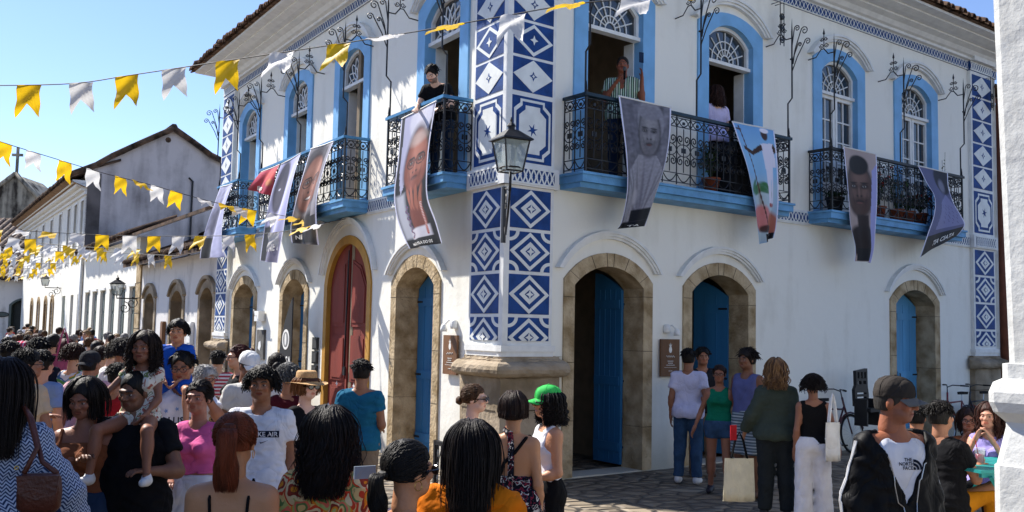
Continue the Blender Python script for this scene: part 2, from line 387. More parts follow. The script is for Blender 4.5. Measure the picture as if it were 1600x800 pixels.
# roof with barrel tiles at the eaves
mb = MB()
o1 = offs(.88); o2 = offs(-4.6)
V = [(q[0], q[1], 8.27) for q in o1] + [(q[0], q[1], 10.5) for q in o2]
mb.add(V, [(j, (j + 1) % 4, 4 + (j + 1) % 4, 4 + j) for j in range(4)] + [(4, 5, 6, 7)], ROOFT)
V = [(q[0], q[1], 8.245) for q in offs(.86)] + [(q[0], q[1], 8.25) for q in offs(.1)]
mb.add(V, [(j, (j + 1) % 4, 4 + (j + 1) % 4, 4 + j) for j in range(4)], ROOFT)
def tile_row(mb, fr, s0, s1, p, z, m, step=.21, slope=.42, ln=1.2, r=.085, seed=1):
    rr = random.Random(seed); s = s0
    while s < s1:
        j = rr.uniform(-.02, .05); q = p + j; zz = z + rr.uniform(-.012, .012); V = []
        for (pp, zz2, ra) in ((q, zz, r), (q - ln, zz + ln * slope, r * .85)):
            for a in np.linspace(0, math.pi, 6): V.append(fr(s + math.cos(a) * ra, zz2 + math.sin(a) * ra * 1.05, pp))
            for a in np.linspace(math.pi, 0, 6): V.append(fr(s + math.cos(a) * ra * .74, zz2 + math.sin(a) * ra * .74, pp))
        n = 12; mb.add(V, [(i, (i + 1) % n, n + (i + 1) % n, n + i) for i in range(n)] + [tuple(range(n - 1, -1, -1))], m)
        # channel tile between, lower and set back
        V = []
        for (pp, zz2) in ((q - .06, zz - .01), (q - ln, zz + ln * slope - .02)):
            for a in np.linspace(math.pi, 2 * math.pi, 5): V.append(fr(s + step / 2 + math.cos(a) * r, zz2 + .035 + math.sin(a) * r * .7, pp))
        mb.add(V, [(i, i + 1, 5 + i + 1, 5 + i) for i in range(4)], m)
        s += step + rr.uniform(-.012, .012)
tile_row(mb, FR, -.85, LEN_R + .85, .9, 8.27, ROOFT, seed=3); tile_row(mb, FL, -.85, LEN_L + .05, .9, 8.27, ROOFT, seed=4)
tile_row(mb, FE2, -.5, 4, .1, 8.27, ROOFT, seed=5)
mb.build('roof', house)

# pilasters with tile panels
def quatre(mb, fr, cx, cz, r, p, m):
    P = []
    for i in range(16):
        a = math.pi / 2 * i / 4; k = r if i % 4 == 0 else r * (.42 if i % 4 == 2 else .55)
        P.append((cx + k * math.cos(a), cz + k * math.sin(a)))
    mb.prism(fr, P, p - .002, p, m, sides=False)
def diamond(cx, cz, w, h): return [(cx, cz + h), (cx - w, cz), (cx, cz - h), (cx + w, cz)]
def clipz(poly, zmin):
    out = []
    for i in range(len(poly)):
        a, b = poly[i], poly[(i + 1) % len(poly)]
        if a[1] >= zmin: out.append(a)
        if (a[1] >= zmin) != (b[1] >= zmin):
            t = (zmin - a[1]) / (b[1] - a[1]); out.append((a[0] + (b[0] - a[0]) * t, zmin))
    return out
def tile_cell(mb, fr, s0, s1, z0, z1, p, kind, zmin=None):
    """one azulejo square: blue recessed ground carrying raised white figures"""
    cx, cz, w, h = (s0 + s1) / 2, (z0 + z1) / 2, (s1 - s0) / 2, (z1 - z0) / 2
    lo = z0 if zmin is None else zmin
    mb.box(fr, s0, s1, lo, z1, p - .02, p, TILEB)
    q = p + .008; cl = (lambda P: P) if zmin is None else (lambda P: clipz(P, zmin))
    def shape(P, c, lv, hole=None):
        P = cl(P)
        if len(P) < 3: return
        mb.prism(fr, P, p - .001, p + .006 * lv, c)
    if kind in 'AB':                       # nested diamonds
        if kind == 'B':                    # quarter rings in the corners
            for sx, sz in ((-1, -1), (1, -1), (-1, 1), (1, 1)):
                P = [];  r1, r0 = .30, .20
                for a in np.linspace(0, math.pi / 2, 7): P.append((cx + sx * (w - r1 * w * 1.6 * math.cos(a)), cz + sz * (h - r1 * h * 1.7 * math.sin(a))))
                for a in np.linspace(math.pi / 2, 0, 7): P.append((cx + sx * (w - r0 * w * 1.6 * math.cos(a)), cz + sz * (h - r0 * h * 1.7 * math.sin(a))))
                if zmin is None or sz > 0: mb.prism(fr, P, p - .001, p + .005, TILEW)
        shape(diamond(cx, cz, w * .98, h * .98), TILEW, 1.2); shape(diamond(cx, cz, w * .76, h * .76), TILEB, 1.5)
        shape(diamond(cx, cz, w * .50, h * .50), TILEW, 1.9); shape(diamond(cx, cz, w * .24, h * .24), TILEB, 2.3)
        if zmin is None or zmin < cz - .02: quatre(mb, fr, cx, cz, w * .19, p + .018, TILEW)
    elif kind == 'C':                      # plain white diamond with small star
        shape(diamond(cx, cz, w * .97, h * .97), TILEW, 1.2)
        quatre(mb, fr, cx, cz, w * .2, p + .010, TILEB); quatre(mb, fr, cx, cz, w * .09, p + .013, TILEW)
    elif kind == 'D':                      # ring diamond on blue
        shape(diamond(cx, cz, w * .97, h * .97), TILEW, 1.2); shape(diamond(cx, cz, w * .74, h * .74), TILEB, 1.6)
        quatre(mb, fr, cx, cz, w * .2, p + .014, TILEW)
    elif kind == 'E':                      # four petalled star: white astroid
        P = []
        for k in range(32):
            a = 2 * math.pi * k / 32; c, s_ = math.cos(a), math.sin(a)
            P.append((cx + w * .98 * math.copysign(abs(c) ** 2.2, c), cz + h * .98 * math.copysign(abs(s_) ** 2.2, s_)))
        shape(P, TILEW, 1.2); quatre(mb, fr, cx, cz, w * .2, p + .010, TILEB); quatre(mb, fr, cx, cz, w * .09, p + .013, TILEW)
    elif kind == 'P':                      # tall framed panel with clipped corners and a star
        def oct_(k, e=0):
            a, b_ = w * k - (1 - k) * .0, h - (w - w * k); c = w * .30; d = c * .55
            return [(cx - a + c, cz + b_), (cx - a + c - .0, cz + b_ - d), (cx - a + d, cz + b_ - d * 1.6), (cx - a, cz + b_ - c - d * .6), (cx - a, cz - b_ + c + d * .6), (cx - a + d, cz - b_ + d * 1.6), (cx - a + c, cz - b_ + d), (cx - a + c, cz - b_),
                    (cx + a - c, cz - b_), (cx + a - c, cz - b_ + d), (cx + a - d, cz - b_ + d * 1.6), (cx + a, cz - b_ + c + d * .6), (cx + a, cz + b_ - c - d * .6), (cx + a - d, cz + b_ - d * 1.6), (cx + a - c, cz + b_ - d), (cx + a - c, cz + b_)]
        shape(oct_(.90), TILEW, 1.1); shape(oct_(.80), TILEB, 1.5); shape(oct_(.66), TILEW, 1.9)
        P = []
        for k in range(12):
            a = math.pi / 6 * k + .25; r = w * (.27 if k % 2 == 0 else .09); P.append((cx + r * math.cos(a), cz + r * math.sin(a)))
        mb.prism(fr, P, p + .01, p + .014, TILEB)
def pilaster(fr, s0, s1, name='pilaster', corner=False):
    P = .075
    mb = MB()
    e = -.0822 if corner else s0
    zt = 7.66
    mb.box(fr, e, s1, 1.80, zt, -.01, P, BASEW)                       # shaft
    mb.box(fr, e - (.038 if corner else .04), s1 + .04, 1.72, 1.80, -.01, P + .035, BASEW)
    mb.box(fr, e - (.016 if corner else .02), s1 + .02, 1.655, 1.72, -.01, P + .015, BASEW)
    mb.box(fr, e - (.055 if corner else .05), s1 + .05, 3.90, 4.17, -.01, P + .05, BASEW)
    mb.box(fr, e, s1, 7.66, 7.86, .03, P + .02, BASEW) if False else None
    a, b_ = s0 + .06, s1 - .055
    pp = P + .006
    if corner: a = .0
    # lower run: B over A over B over half
    hh = .565; z = 3.86
    for k, kd in enumerate('ABAB'):
        top = z - k * hh
        if k < 3: tile_cell(mb, fr, a, b_, top - hh + .045, top, pp, kd)
        else: tile_cell(mb, fr, a, b_, top - hh + .045, top, pp, kd, zmin=max(1.86, top - hh * .62))
    # band
    mb.box(fr, a - .02, b_ + .02, 3.925, 4.145, P + .02, P + .056, TILEB)
    lattice(mb, fr, a - .02, b_ + .02, 3.935, 4.135, P + .060, TILEW, .185, .024)
    tile_cell(mb, fr, a, b_, 4.22, 5.10, pp, 'P')
    z = 5.165; hh = .62
    seq = 'CDECDE' if corner else 'CCEEEE'
    n = int((7.62 - z) / .41)
    hh = (7.63 - z) / n
    seq = {True: 'CDEDCDE', False: 'CCECCEEC'}[corner]
    for k in range(n): tile_cell(mb, fr, a, b_, z + k * hh, z + (k + 1) * hh - .04, pp, seq[k % len(seq)])
    # frieze breaks forward over the pilaster
    mb.box(fr, e - .0, s1, 7.665, 7.865, .0, P + .01, TILEB); lattice(mb, fr, max(e, 0), s1, 7.685, 7.85, P + .014, TILEW, .2, .026)
    mb.box(fr, e, s1 + .0, 7.87, 8.06, 0, P + .1, BASEW)
    o = mb.build(name, house)
    return o
pilaster(FR, -.02, .75, corner=True); pilaster(FL, -.02, .79, corner=True)
pilaster(FR, 12.18, 13.1); pilaster(FL, 12.36, 13.3)
def plinth(fr, s0, s1, corner, seed):
    mb = MB(); e = s0
    q = .0
    # roll moulding and block, roughly cut
    prof = [(.085, 1.655), (.085, 1.62), (.12, 1.615), (.12, 1.59), (.17, 1.588), (.225, 1.57), (.262, 1.535), (.275, 1.49), (.262, 1.445), (.225, 1.41), (.17, 1.392), (.10, 1.388), (.105, 1.37), (.11, .02)]
    rr = random.Random(seed); n = 14
    ss = np.linspace(s0 - (0 if corner else .14), s1 + .16, n)
    V = []
    for p, z in prof:
        for k, s in enumerate(ss):
            pin = 0
            edge = min(1, (s1 + .16 - s) / .1) if not corner or k > 0 else 1
            if not corner: edge = min(edge, (s - s0 + .14) / .1)
            pk = p * (.45 + .55 * max(0, edge) ** .5) if 1.39 < z < 1.6 else (p)
            sk = s if (1.39 < z < 1.6) else (s0 + (s - ss[0]) * (s1 + .02 - s0) / (ss[-1] - ss[0]))
            if corner and k == 0: sk = -1.0957 * p; pk = p
            V.append(fr(sk, z + (rr.uniform(-.008, .008) if z > .1 and k else 0), pk + (rr.uniform(-.006, .006) if not (corner and k == 0) else 0)))
    F = [(i * n + j, i * n + j + 1, (i + 1) * n + j + 1, (i + 1) * n + j) for i in range(len(prof) - 1) for j in range(n - 1)]
    mb.add(V, F, STONE2, smooth=False)
    # end caps back to the wall
    for k in ([n - 1] if corner else [0, n - 1]):
        s = ss[k]
        idx = [i * n + k for i in range(len(prof))]
        W = [V[i] for i in idx] + [fr(float((V[idx[-1]] - fr.o) @ fr.d), .02, 0), fr(float((V[idx[0]] - fr.o) @ fr.d), 1.655, 0)]
        mb.add(W, [tuple(range(len(W)))], STONE2)
    mb.add([V[j] for j in range(n)] + [fr(ss[0], 1.655, 0), fr(ss[-1], 1.655, 0)], [tuple(list(range(n)) + [n + 1, n])], STONE2)
    for zz in (.95, .5): mb.box(fr, s0 + (0 if corner else -.01), s1 + .025, zz, zz + .012, .0, .115, mat('joint', srgb('#4d4234'), .95))
    return mb.build('plinth', house)
plinth(FR, 0, .86, True, 1); plinth(FL, 0, .84, True, 2); plinth(FR, 12.1, 13.2, False, 3); plinth(FL, 12.3, 13.4, False, 4)

# tile band between the storeys
for fr, spans in ((FR, ((5.48, 6.6), (11.05, 12.12))), (FL, ((2.85, 4.4), (9.0, 10.4), (12.05, 12.3)))):
    for a, b_ in spans:
        mb = MB(); mb.box(fr, a, b_, 3.9, 4.15, 0, .03, BASEW); mb.box(fr, a, b_, 3.925, 4.125, 0, .034, TILEB)
        lattice(mb, fr, a, b_, 3.935, 4.115, .038, TILEW, .18, .022); mb.build('tile_band', house)

# ---- doors
def stone_surround(fr, c, hw, m, seed, depth=.40):
    mb = MB(); o = arc(c, hw, 2.72, .4, 14, .02); iw = hw - .19; i_ = arc(c, iw, 2.64, .285, 14, .02)
    mb.prism(fr, ring(o, i_), -depth, .028, m)
    rr = random.Random(seed)
    for side in (-1, 1):                              # joints between the blocks
        for z in (.75 + rr.uniform(-.2, .2), 1.6 + rr.uniform(-.2, .2), 2.45 + rr.uniform(-.1, .1)):
            mb.box(fr, c + side * hw - (0 if side > 0 else -.0) - (.19 if side > 0 else 0), c + side * hw + (.19 if side < 0 else 0), z, z + .008, -depth + .02, .031, mat('joint', srgb('#4d4234'), .95))
    for i in (2, 5, 7, 8, 10, 13):
        (a0, a1), (b0, b1) = o[i], i_[i]; mb.prism(fr, [(a0 - .005, a1), (a0 + .005, a1), (b0 + .005, b1), (b0 - .005, b1)], .0, .0305, mat('joint', srgb('#4d4234'), .95))
    return mb.build('stone_door_frame', house)
def hood(fr, c, hw, zs, rise, t=.1, pr=.095, name='hood_moulding'):
    mb = MB()
    for k, (a, b_, q) in enumerate(((0, .045, pr * .55), (.04, .085, pr * .8), (.08, .125, pr))):
        a *= t / .1; b_ *= t / .1
        mb.prism(fr, ring(arc(c, hw + b_, zs, rise + b_ * .9, 16), arc(c, hw + a, zs, rise + a * .9, 16)), -.01, q, BASEW)
    return mb.build(name, house)
def leaf_door(mb_, fr, hinge, w, z0, top, ang, m, th=.045, arched=None, panels=True):
    """a door leaf hinged at (s=hinge, p=-.36), swung in by ang degrees; w<0 hangs to the left"""
    a = R_(ang); sg = 1 if w > 0 else -1; W = abs(w)
    d = fr.d * math.cos(a) * sg - fr.n * math.sin(a); n = np.cross(d, UZ); n = n / np.linalg.norm(n)
    if n @ fr.n < 0: n = -n
    f2 = Frame(fr(hinge, 0, -.36), d, n)
    hin = top - .28
    poly = [(0, z0), (0, hin)] + [(W * t, hin + (top - hin) * math.sin(t * math.pi / 2)) for t in np.linspace(.15, 1, 7)] + [(W, z0)]
    mb_.prism(f2, poly, -th, 0, m, back=True)
    if panels:
        k = 3
        for i in range(1, k): mb_.box(f2, W * i / k - .008, W * i / k + .008, z0 + .02, top - .25, -.002, .006, m)
        for zz in (z0 + .12, z0 + 1.1, top - .5): pass
        for i in range(1, 5): mb_.box(f2, W * i / 5 - .006, W * i / 5 + .006, z0 + .04, top - .26, -th - .008, -th - .001, m)
        for zz in (z0 + .18, z0 + 1.15, top - .55):
            mb_.box(f2, .02, W - .02, zz, zz + .13, -th - .022, -th - .0085, m); mb_.box(f2, .015, W - .015, zz, zz + .13, .0065, .018, m)
            mb_.box(f2, .0, .16, zz + .05, zz + .08, .0185, .024, IRON)
    return f2
for i, (c, hw) in enumerate(R_DOOR):
    stone_surround(FR, c, hw, STONE, 10 + i); hood(FR, c, hw + .03, 2.86, .46 if i != 1 else .40)
for i, (c, hw) in enumerate(L_DOOR):
    stone_surround(FL, c, hw, STONE, 20 + i); hood(FL, c, hw + .03, 2.84, .40)
def door(fr, leaves, label=None):
    mb = MB(); f = None
    for hinge, w, ang in leaves: f = leaf_door(mb, fr, hinge, w, .06, 2.9, ang, BLUEL if label else BLUED)
    o = mb.build('door', house)
    if f is not None:
        h = MB(); W = abs(leaves[-1][1]); h.tube([f(W - .07, 1.12, .005), f(W - .07, 1.12, .04), f(W - .07, 1.30, .04), f(W - .07, 1.30, .005)], .009, IRON); h.build('handle', o)
    if label: o['label'] = label
    return o
door(FR, [(2.51, -.62, 94)]); door(FR, [(4.89, -.62, 76)])
door(FR, [(9.33, .67, 3), (10.67, -.67, 3)], 'light blue plank door leaf, closed')
door(FL, [(1.95, .60, 3), (3.15, -.6, 3)]); door(FL, [(7.30, .58, 6), (8.48, -.58, 12)]); door(FL, [(10.47, .6, 6), (11.87, -.6, 12)])
# red double door in its ochre frame
mb = MB(); mb.prism(FL, ring(arc(RED[0], RED[1], 2.75, .86, 20, .02), arc(RED[0], RED[1] - .15, 2.72, .74, 20, .02)), -.12, .03, YELP); mb.build('ochre_door_frame', house)
hood(FL, RED[0], RED[1] + .06, 2.95, .86, .1)
mb = MB(); w = RED[1] - .16
mb.prism(FL, arc(RED[0], w, 2.72, .74, 20, .03), -.10, -.05, REDW)
for sg in (-1, 1):
    for z0, z1, topped in ((.25, .95, 0), (1.05, 1.85, 0), (2.0, 3.05, 1)):
        a0, a1 = RED[0] + sg * .12, RED[0] + sg * (w - .12)
        if topped: P = [(a0, z0), (a0, 3.18), (RED[0] + sg * w * .55, 3.05), (a1, 2.7), (a1, z0)]
        else: P = [(a0, z0), (a0, z1), (a1, z1), (a1, z0)]
        cx = sum(p[0] for p in P) / len(P); cz = sum(p[1] for p in P) / len(P)
        mb.prism(FL, P, -.055, -.032, REDW)
        mb.prism(FL, [(cx + (p[0] - cx) * .8, cz + (p[1] - cz) * .88) for p in P], -.04, -.018, REDW)
mb.box(FL, RED[0] - .03, RED[0] + .03, .05, 3.42, -.05, -.015, REDW)
rd = mb.build('door', house); rd['label'] = 'tall dark red arched double door in an ochre frame'
h = MB(); h.tube([FL(RED[0], 3.35, -.01), FL(RED[0] + .02, 2.2, .0), FL(RED[0] + .05, 1.25, .0)], .014, IRON); h.box(FL, RED[0] + .0, RED[0] + .09, 1.15, 1.3, -.03, .01, IRON); h.build('door_bolt', rd)
for sx in (-.38, .38): h = MB(); quatre(h, FL, RED[0] + sx, .99, .055, -.010, BASEW); h.build('door_plate', rd)

# ---- windows
def window(fr, c, state, lat=False):
    root = MB()
    root.prism(fr, ring(arc(c, WHW, WSP, WRI, 12, 4.12), arc(c, .55, 6.72, .26, 12, 4.12)), -.16, .03, BLUEP)
    fr_o = root.build('window', house)
    fr_o['label'] = 'blue framed arched window'
    mb = MB()                                     # white joinery: transom, fanlight bars
    mb.prism(fr, ring(arc(c, .55, 6.72, .26, 12, 6.36), arc(c, .50, 6.70, .225, 12, 6.42)), -.15, -.07, BASEW)
    mb.box(fr, c - .56, c + .56, 6.33, 6.385, -.16, -.03, BASEW)
    zc = 6.42
    if lat:                                       # interlaced fanlight
        for i in range(7):
            a = math.pi * (i + .5) / 7
            P = [fr(c + r * math.cos(a + b_), zc + r * .98 * math.sin(a + b_) * 1.0, -.115) for r, b_ in ((.06, 0), (.2, .25), (.33, 0), (.46, -.2))]
            P2 = [fr(c + r * math.cos(a + b_), zc + r * .98 * math.sin(a + b_), -.110) for r, b_ in ((.06, 0), (.2, -.25), (.33, 0), (.46, .2))]
            mb.tube(P, .013, BASEW, 4); mb.tube(P2, .013, BASEW, 4)
    else:
        for i in range(1, 8):
            a = math.pi * i / 8; mb.tube([fr(c + .1 * math.cos(a), zc + .1 * math.sin(a), -.11), fr(c + .48 * math.cos(a), zc + min(.48, .5) * math.sin(a), -.11)], .011, BASEW, 4)
        for r in (.1, .2, .33): mb.tube([fr(c + r * math.cos(a), zc + r * math.sin(a), -.108) for a in np.linspace(0, math.pi, 13)], .011, BASEW, 4)
    if state == 'shut':
        for k in (-1, 1):
            a0, a1 = (c - .55, c - .01) if k < 0 else (c + .01, c + .55)
            mb.prism(fr, [(a0, 4.14), (a0, 6.33), (a1, 6.33), (a1, 4.14)], -.15, -.08, BASEW, holes=[[(a0 + .06, 4.75), (a0 + .06, 6.27), (a1 - .06, 6.27), (a1 - .06, 4.75)]])
            xm = (a0 + a1) / 2; mb.box(fr, xm - .012, xm + .012, 4.75, 6.27, -.14, -.10, BASEW)
            for j in range(1, 4): zz = 4.75 + 1.52 * j / 4; mb.box(fr, a0 + .06, a1 - .06, zz - .012, zz + .012, -.138, -.102, BASEW)
    else:                                         # leaves folded back into the room
        for k in (-1, 1): mb.box(fr, c + k * .55 - .02, c + k * .55 + .02, 4.14, 6.33, -.36, -.16, BASEW)
        for zz in (5.2, 5.9): mb.box(fr, c - .53, c - .5, zz, zz + .09, -.34, -.28, IRON)
    mb.build('window_sash', fr_o)
    g = MB(); g.prism(fr, arc(c, .50, 6.70, .225, 12, 6.42), -.13, -.122, GLASSD, back=True)
    if state == 'shut': g.box(fr, c - .5, c + .5, 4.75, 6.27, -.13, -.122, GLASSD)
    g.build('window_pane', fr_o)
    hood(fr, c, WHW + .02, 6.95, .36, .11, .13)
    return fr_o
for c, st in R_WIN: window(FR, c, st)
for c, st in L_WIN: window(FL, c, st, True)

# ---- balconies
def railing(mb, F2, L, z0, z1, ends=True):
    """scrolled ironwork filling a panel of length L in frame F2"""
    H = z1 - z0; n = max(1, round(L / .29)); u = L / n; t = .0075
    P2 = lambda pts, r=t: mb.tube([F2(a, b_, 0) for a, b_ in pts], r * 1.25, IRON, 4, caps=False)
    for zz in (z0 + .03, z0 + .16 * H, z0 + .84 * H, z1 - .03): mb.box(F2, 0, L, zz - .006, zz + .006, -.006, .006, IRON)
    for i in range(n + 1): mb.box(F2, i * u - .006, i * u + .006, z0, z1, -.007, .007, IRON)
    for i in range(n):
        a = i * u; c = a + u / 2; r = u * .23
        for zc, sg in ((z0 + .34 * H, 1), (z0 + .66 * H, -1)):
            for k in (-1, 1):
                cx = c + k * r * 1.06
                P2(spiral(cx, zc, r, 1.35, math.pi / 2 * sg if k > 0 else math.pi / 2 * sg, -k * sg, 15, r * .22), .0085)
        # centre stem, leaf, and lyre shapes
        P2([(c, z0 + .18 * H), (c, z0 + .82 * H)], .006)
        for k in (-1, 1):
            P2([(c + k * u * .48 * math.sin(q), z0 + .5 * H + .09 * H * math.cos(q) * 1.0) for q in np.linspace(0, math.pi, 7)], .006)
            mb.box(F2, c + k * .03 - .012, c + k * .03 + .012, z0 + .5 * H - .035, z0 + .5 * H + .035, -.008, .008, IRON)
        P2([(a + u * q, z0 + .84 * H + .13 * H * math.sin(math.pi * q)) for q in np.linspace(0, 1, 8)]); P2([(a + u * q, z0 + .97 * H - .12 * H * math.sin(math.pi * q)) for q in np.linspace(0, 1, 8)])
        P2([(a + u * q, z0 + .16 * H - .12 * H * math.sin(math.pi * q)) for q in np.linspace(0, 1, 8)])
        mb.box(F2, c - .02, c + .02, z0 + .9 * H - .02, z0 + .9 * H + .02, -.01, .01, IRON)
BD = .46
def balcony(fr, s0, s1, cap):
    mb = MB()
    mb.box(fr, s0 - .05, s1 + .05, 3.93, 4.0, 0.002, BD - .04, BLUEN); mb.box(fr, s0 - .07, s1 + .07, 4.0, 4.10, 0.002, BD + .03, BLUEN)
    mb.box(fr, s0 - .09, s1 + .09, 4.10, 4.135, 0.002, BD + .055, BLUEN)
    b = mb.build('balcony', house)
    mb = MB(); z0, z1 = 4.16, 5.17
    railing(mb, Frame(fr(s0, 0, BD), fr.d, fr.n), s1 - s0, z0, z1)
    for s in (s0, s1): railing(mb, Frame(fr(s, 0, .02), fr.n, fr.d), BD - .02, z0, z1)
    for s in (s0, s1):
        mb.box(fr, s - .014, s + .014, 4.1, 5.22, BD - .014, BD + .014, IRON)
        mb.lathe(fr(s, 5.21, BD), [(.022, 0), (.026, .02), (.010, .05), (.014, .07), (.002, .17)], IRON, 6)
    mb.build('railing', b)
    mb = MB()
    mb.box(fr, s0 - .035, s1 + .035, 5.17, 5.215, BD - .04, BD + .04, cap)
    for s in (s0, s1): mb.box(fr, s - .035, s + .035, 5.172, 5.213, 0.01, BD - .04, cap)
    mb.build('handrail', b)
    return b
CAPD = mat('dark_rail_paint', srgb('#1b3442'), .45, noise=.2); CAPL = mat('blue_rail_paint', srgb('#3f7fae'), .45, noise=.15)
balcony(FR, .97, 5.42, CAPD); balcony(FR, 6.6, 11.0, mat('black_rail_paint', (.02, .022, .026), .5))
balcony(FL, .92, 2.72, CAPL); balcony(FL, 4.42, 8.9, CAPL); balcony(FL, 10.45, 12.0, CAPL)

# ---- iron awning rods with scrolled heads and arms to the wall
def rod(fr, s, base_p=BD - .02):
    mb = MB(); T = lambda P, r=.012, n=5: mb.tube([fr(*q) for q in P], r, IRON, n)
    pr = BD + .06
    T([(s, 5.2, base_p), (s, 5.78, base_p), (s, 5.86, pr), (s, 6.98, pr)], .014)
    mb.lathe(fr(s, 6.97, pr), [(.012, 0), (.012, .02), (.001, .22)], IRON, 5)
    # spray of scrolls leaning out over the street
    F2 = Frame(fr(s, 0, pr), fr.n, fr.d)
    for (cx, cz, r, base, sg) in ((.10, 7.00, .055, (.0, 6.45), 1), (.24, 6.93, .075, (.0, 6.40), 1), (.30, 6.74, .06, (.0, 6.30), 1), (.15, 6.72, .04, (.02, 6.42), 1)):
        sp = spiral(cx, cz, r, 1.4, math.pi, -sg, 14, r * .2)
        mid = ((base[0] + sp[0][0]) / 2 - .02, (base[1] + sp[0][1]) / 2)
        mb.tube([F2(*base, 0), F2(*mid, 0)] + [F2(a, b_, 0) for a, b_ in sp], .009, IRON, 4)
    # arm back to the wall with a crest of scrolls
    F3 = Frame(fr(s, 0, 0), fr.n, fr.d); zz = 6.86
    mb.tube([F3(pr, zz, 0), F3(pr - .12, zz, 0), F3(pr - .2, zz + .10, 0), F3(.26, zz + .10, 0), F3(.16, zz - .02, 0), F3(0.0, zz - .03, 0)], .011, IRON, 4)
    for k in (-1, 1):
        for cz, r in ((zz + .16, .045), (zz + .27, .035)):
            mb.tube([F3(a, b_, 0) for a, b_ in spiral(.32 + k * r * 1.1, cz, r, 1.3, math.pi / 2 - k * math.pi / 2, -k, 11, r * .25)], .008, IRON, 4)
    mb.tube([F3(.32, zz + .10, 0), F3(.32, zz + .42, 0)], .008, IRON, 4); mb.lathe(F3(.32, zz + .34, 0), [(.006, 0), (.022, .03), (.002, .12)], IRON, 5)
    mb.tube([fr(s - .04, 6.5, pr), fr(s + .04, 6.5, pr)], .016, IRON, 5)
    return mb.build('awning_rod', house)
for s in (.97, 3.2, 5.42, 6.6, 8.8, 11.0): rod(FR, s)
for s in (.92, 2.72, 4.42, 6.66, 8.9, 10.45, 12.0): rod(FL, s)
# hanging chain of iron shapes and the wall brackets high on the right front
for s, z0, z1 in ((5.62, 6.95, 7.6), (12.9, 7.0, 7.6)):
    mb = MB()
    for k in range(int((z1 - z0) / .2)):
        zz = z0 + k * .2; mb.tube([FR(s + .05 * math.cos(a), zz + .05 * math.sin(a), .18) for a in np.linspace(0, 2 * math.pi, 9)], .011, IRON, 4); mb.box(FR, s - .06, s + .06, zz - .02, zz + .02, .17, .19, IRON)
    mb.tube([FR(s - .05, z0 - .1, .18), FR(s - .05, z1, .18), FR(s - .05, z1, 0)], .008, IRON, 4); mb.tube([FR(s + .05, z0 - .1, .18), FR(s + .05, z1, .18), FR(s + .05, z1, 0)], .008, IRON, 4)
    mb.build('iron_wall_bracket', house)
# ================================================================== neighbours down the left street
def simple_eave(root, fr, s0, s1, z, p, m=ROOFT, rows=True, soffit=OLDW, up=1.2, slope=.42, step=.3, seed=1, back=5, zr=None):
    mb = MB()
    zr = zr if zr is not None else z + (back + p) * slope
    mb.add([fr(s0, z, p), fr(s1, z, p), fr(s1, zr, -back), fr(s0, zr, -back)], [(0, 1, 2, 3)], m)
    mb.add([fr(s0, z - .09, p), fr(s1, z - .09, p), fr(s1, z + .05, -.02), fr(s0, z + .05, -.02)], [(0, 1, 2, 3)], soffit)
    mb.add([fr(s0, z, p), fr(s1, z, p), fr(s1, z - .09, p), fr(s0, z - .09, p)], [(0, 1, 2, 3)], m)
    for s in (s0, s1):
        mb.add([fr(s, z - .09, p), fr(s, z, p), fr(s, zr, -back), fr(s, z + .05, -.02)], [(0, 1, 2, 3)], m)
    if rows: tile_row(mb, fr, s0, s1, p + .04, z + .03, m, step=step, r=step * .42, ln=1.6, slope=(zr - z) / (back + p), seed=seed)
    return mb.build('roof', root)
# --- single storey house with three stone framed openings
h1 = empty('low_stone_trim_house', FL(18, 0), 'low white house with three weathered stone arches joined to the blue tiled house', 'house')
mb = MB(); OP = [(14.35, .80), (17.5, .85), (21.0, .85)]
mb.prism(FL, [(13.52, 0), (13.52, 3.85), (22.4, 3.85), (22.4, 0)], -.5, -.02, OLDW, holes=[arc(c, hw, 2.72, .4, 12, .02) for c, hw in OP])
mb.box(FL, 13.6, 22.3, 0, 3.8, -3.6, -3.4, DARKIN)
mb.build('wall', h1)
for c, hw in OP:
    mb = MB(); mb.prism(FL, ring(arc(c, hw, 2.72, .4, 14, .02), arc(c, hw - .2, 2.64, .285, 14, .02)), -.45, .02, STONE2)
    mb.prism(FL, ring(arc(c, hw + .1, 2.8, .45, 14), arc(c, hw, 2.76, .40, 14)), -.02, .08, STONE2)
    mb.build('stone_door_frame', h1)
    mb = MB(); mb.prism(FL, arc(c, hw - .2, 2.6, .28, 10, .05), -.40, -.36, mat('dark_green_door', srgb('#33443a'), .5)) if c != 17.5 else mb.prism(FL, arc(c, hw - .2, 2.6, .28, 10, .05), -.40, -.36, WOODK)
    mb.build('door', h1)
simple_eave(h1, FL, 13.4, 22.6, 3.86, .55, ROOFO, step=.24, seed=11, back=2.2, soffit=OLDW)
mb = MB(); mb.box(FL, 22.42, 23.1, 0, 3.9, -.4, .03, STONE)
for k in range(7): mb.box(FL, 22.42, 23.1, .5 * k + .3, .5 * k + .32, -.3, .036, mat('joint', srgb('#4d4234'), .95))
mb.build('stone_quoin', h1)
for s, z0, z1, w, mm, nm in ((18.9, 1.35, 2.05, .16, WOODB, 'wooden_sign'), (15.75, 1.45, 2.05, .22, BASEW, 'white_meter_box')):
    m2 = MB(); m2.box(FL, s - w, s + w, z0, z1, -.01, .07, mm); m2.box(FL, s - w + .03, s + w - .03, z0 + .04, z1 - .04, .07, .085, mm)
    o = m2.build(nm); tag(o, {'wooden_sign': 'small brown wooden sign between two stone arches of the low house', 'white_meter_box': 'white meter box on the low house wall beside the arch nearest the tiled house'}[nm], {'wooden_sign': 'sign', 'white_meter_box': 'meter box'}[nm])
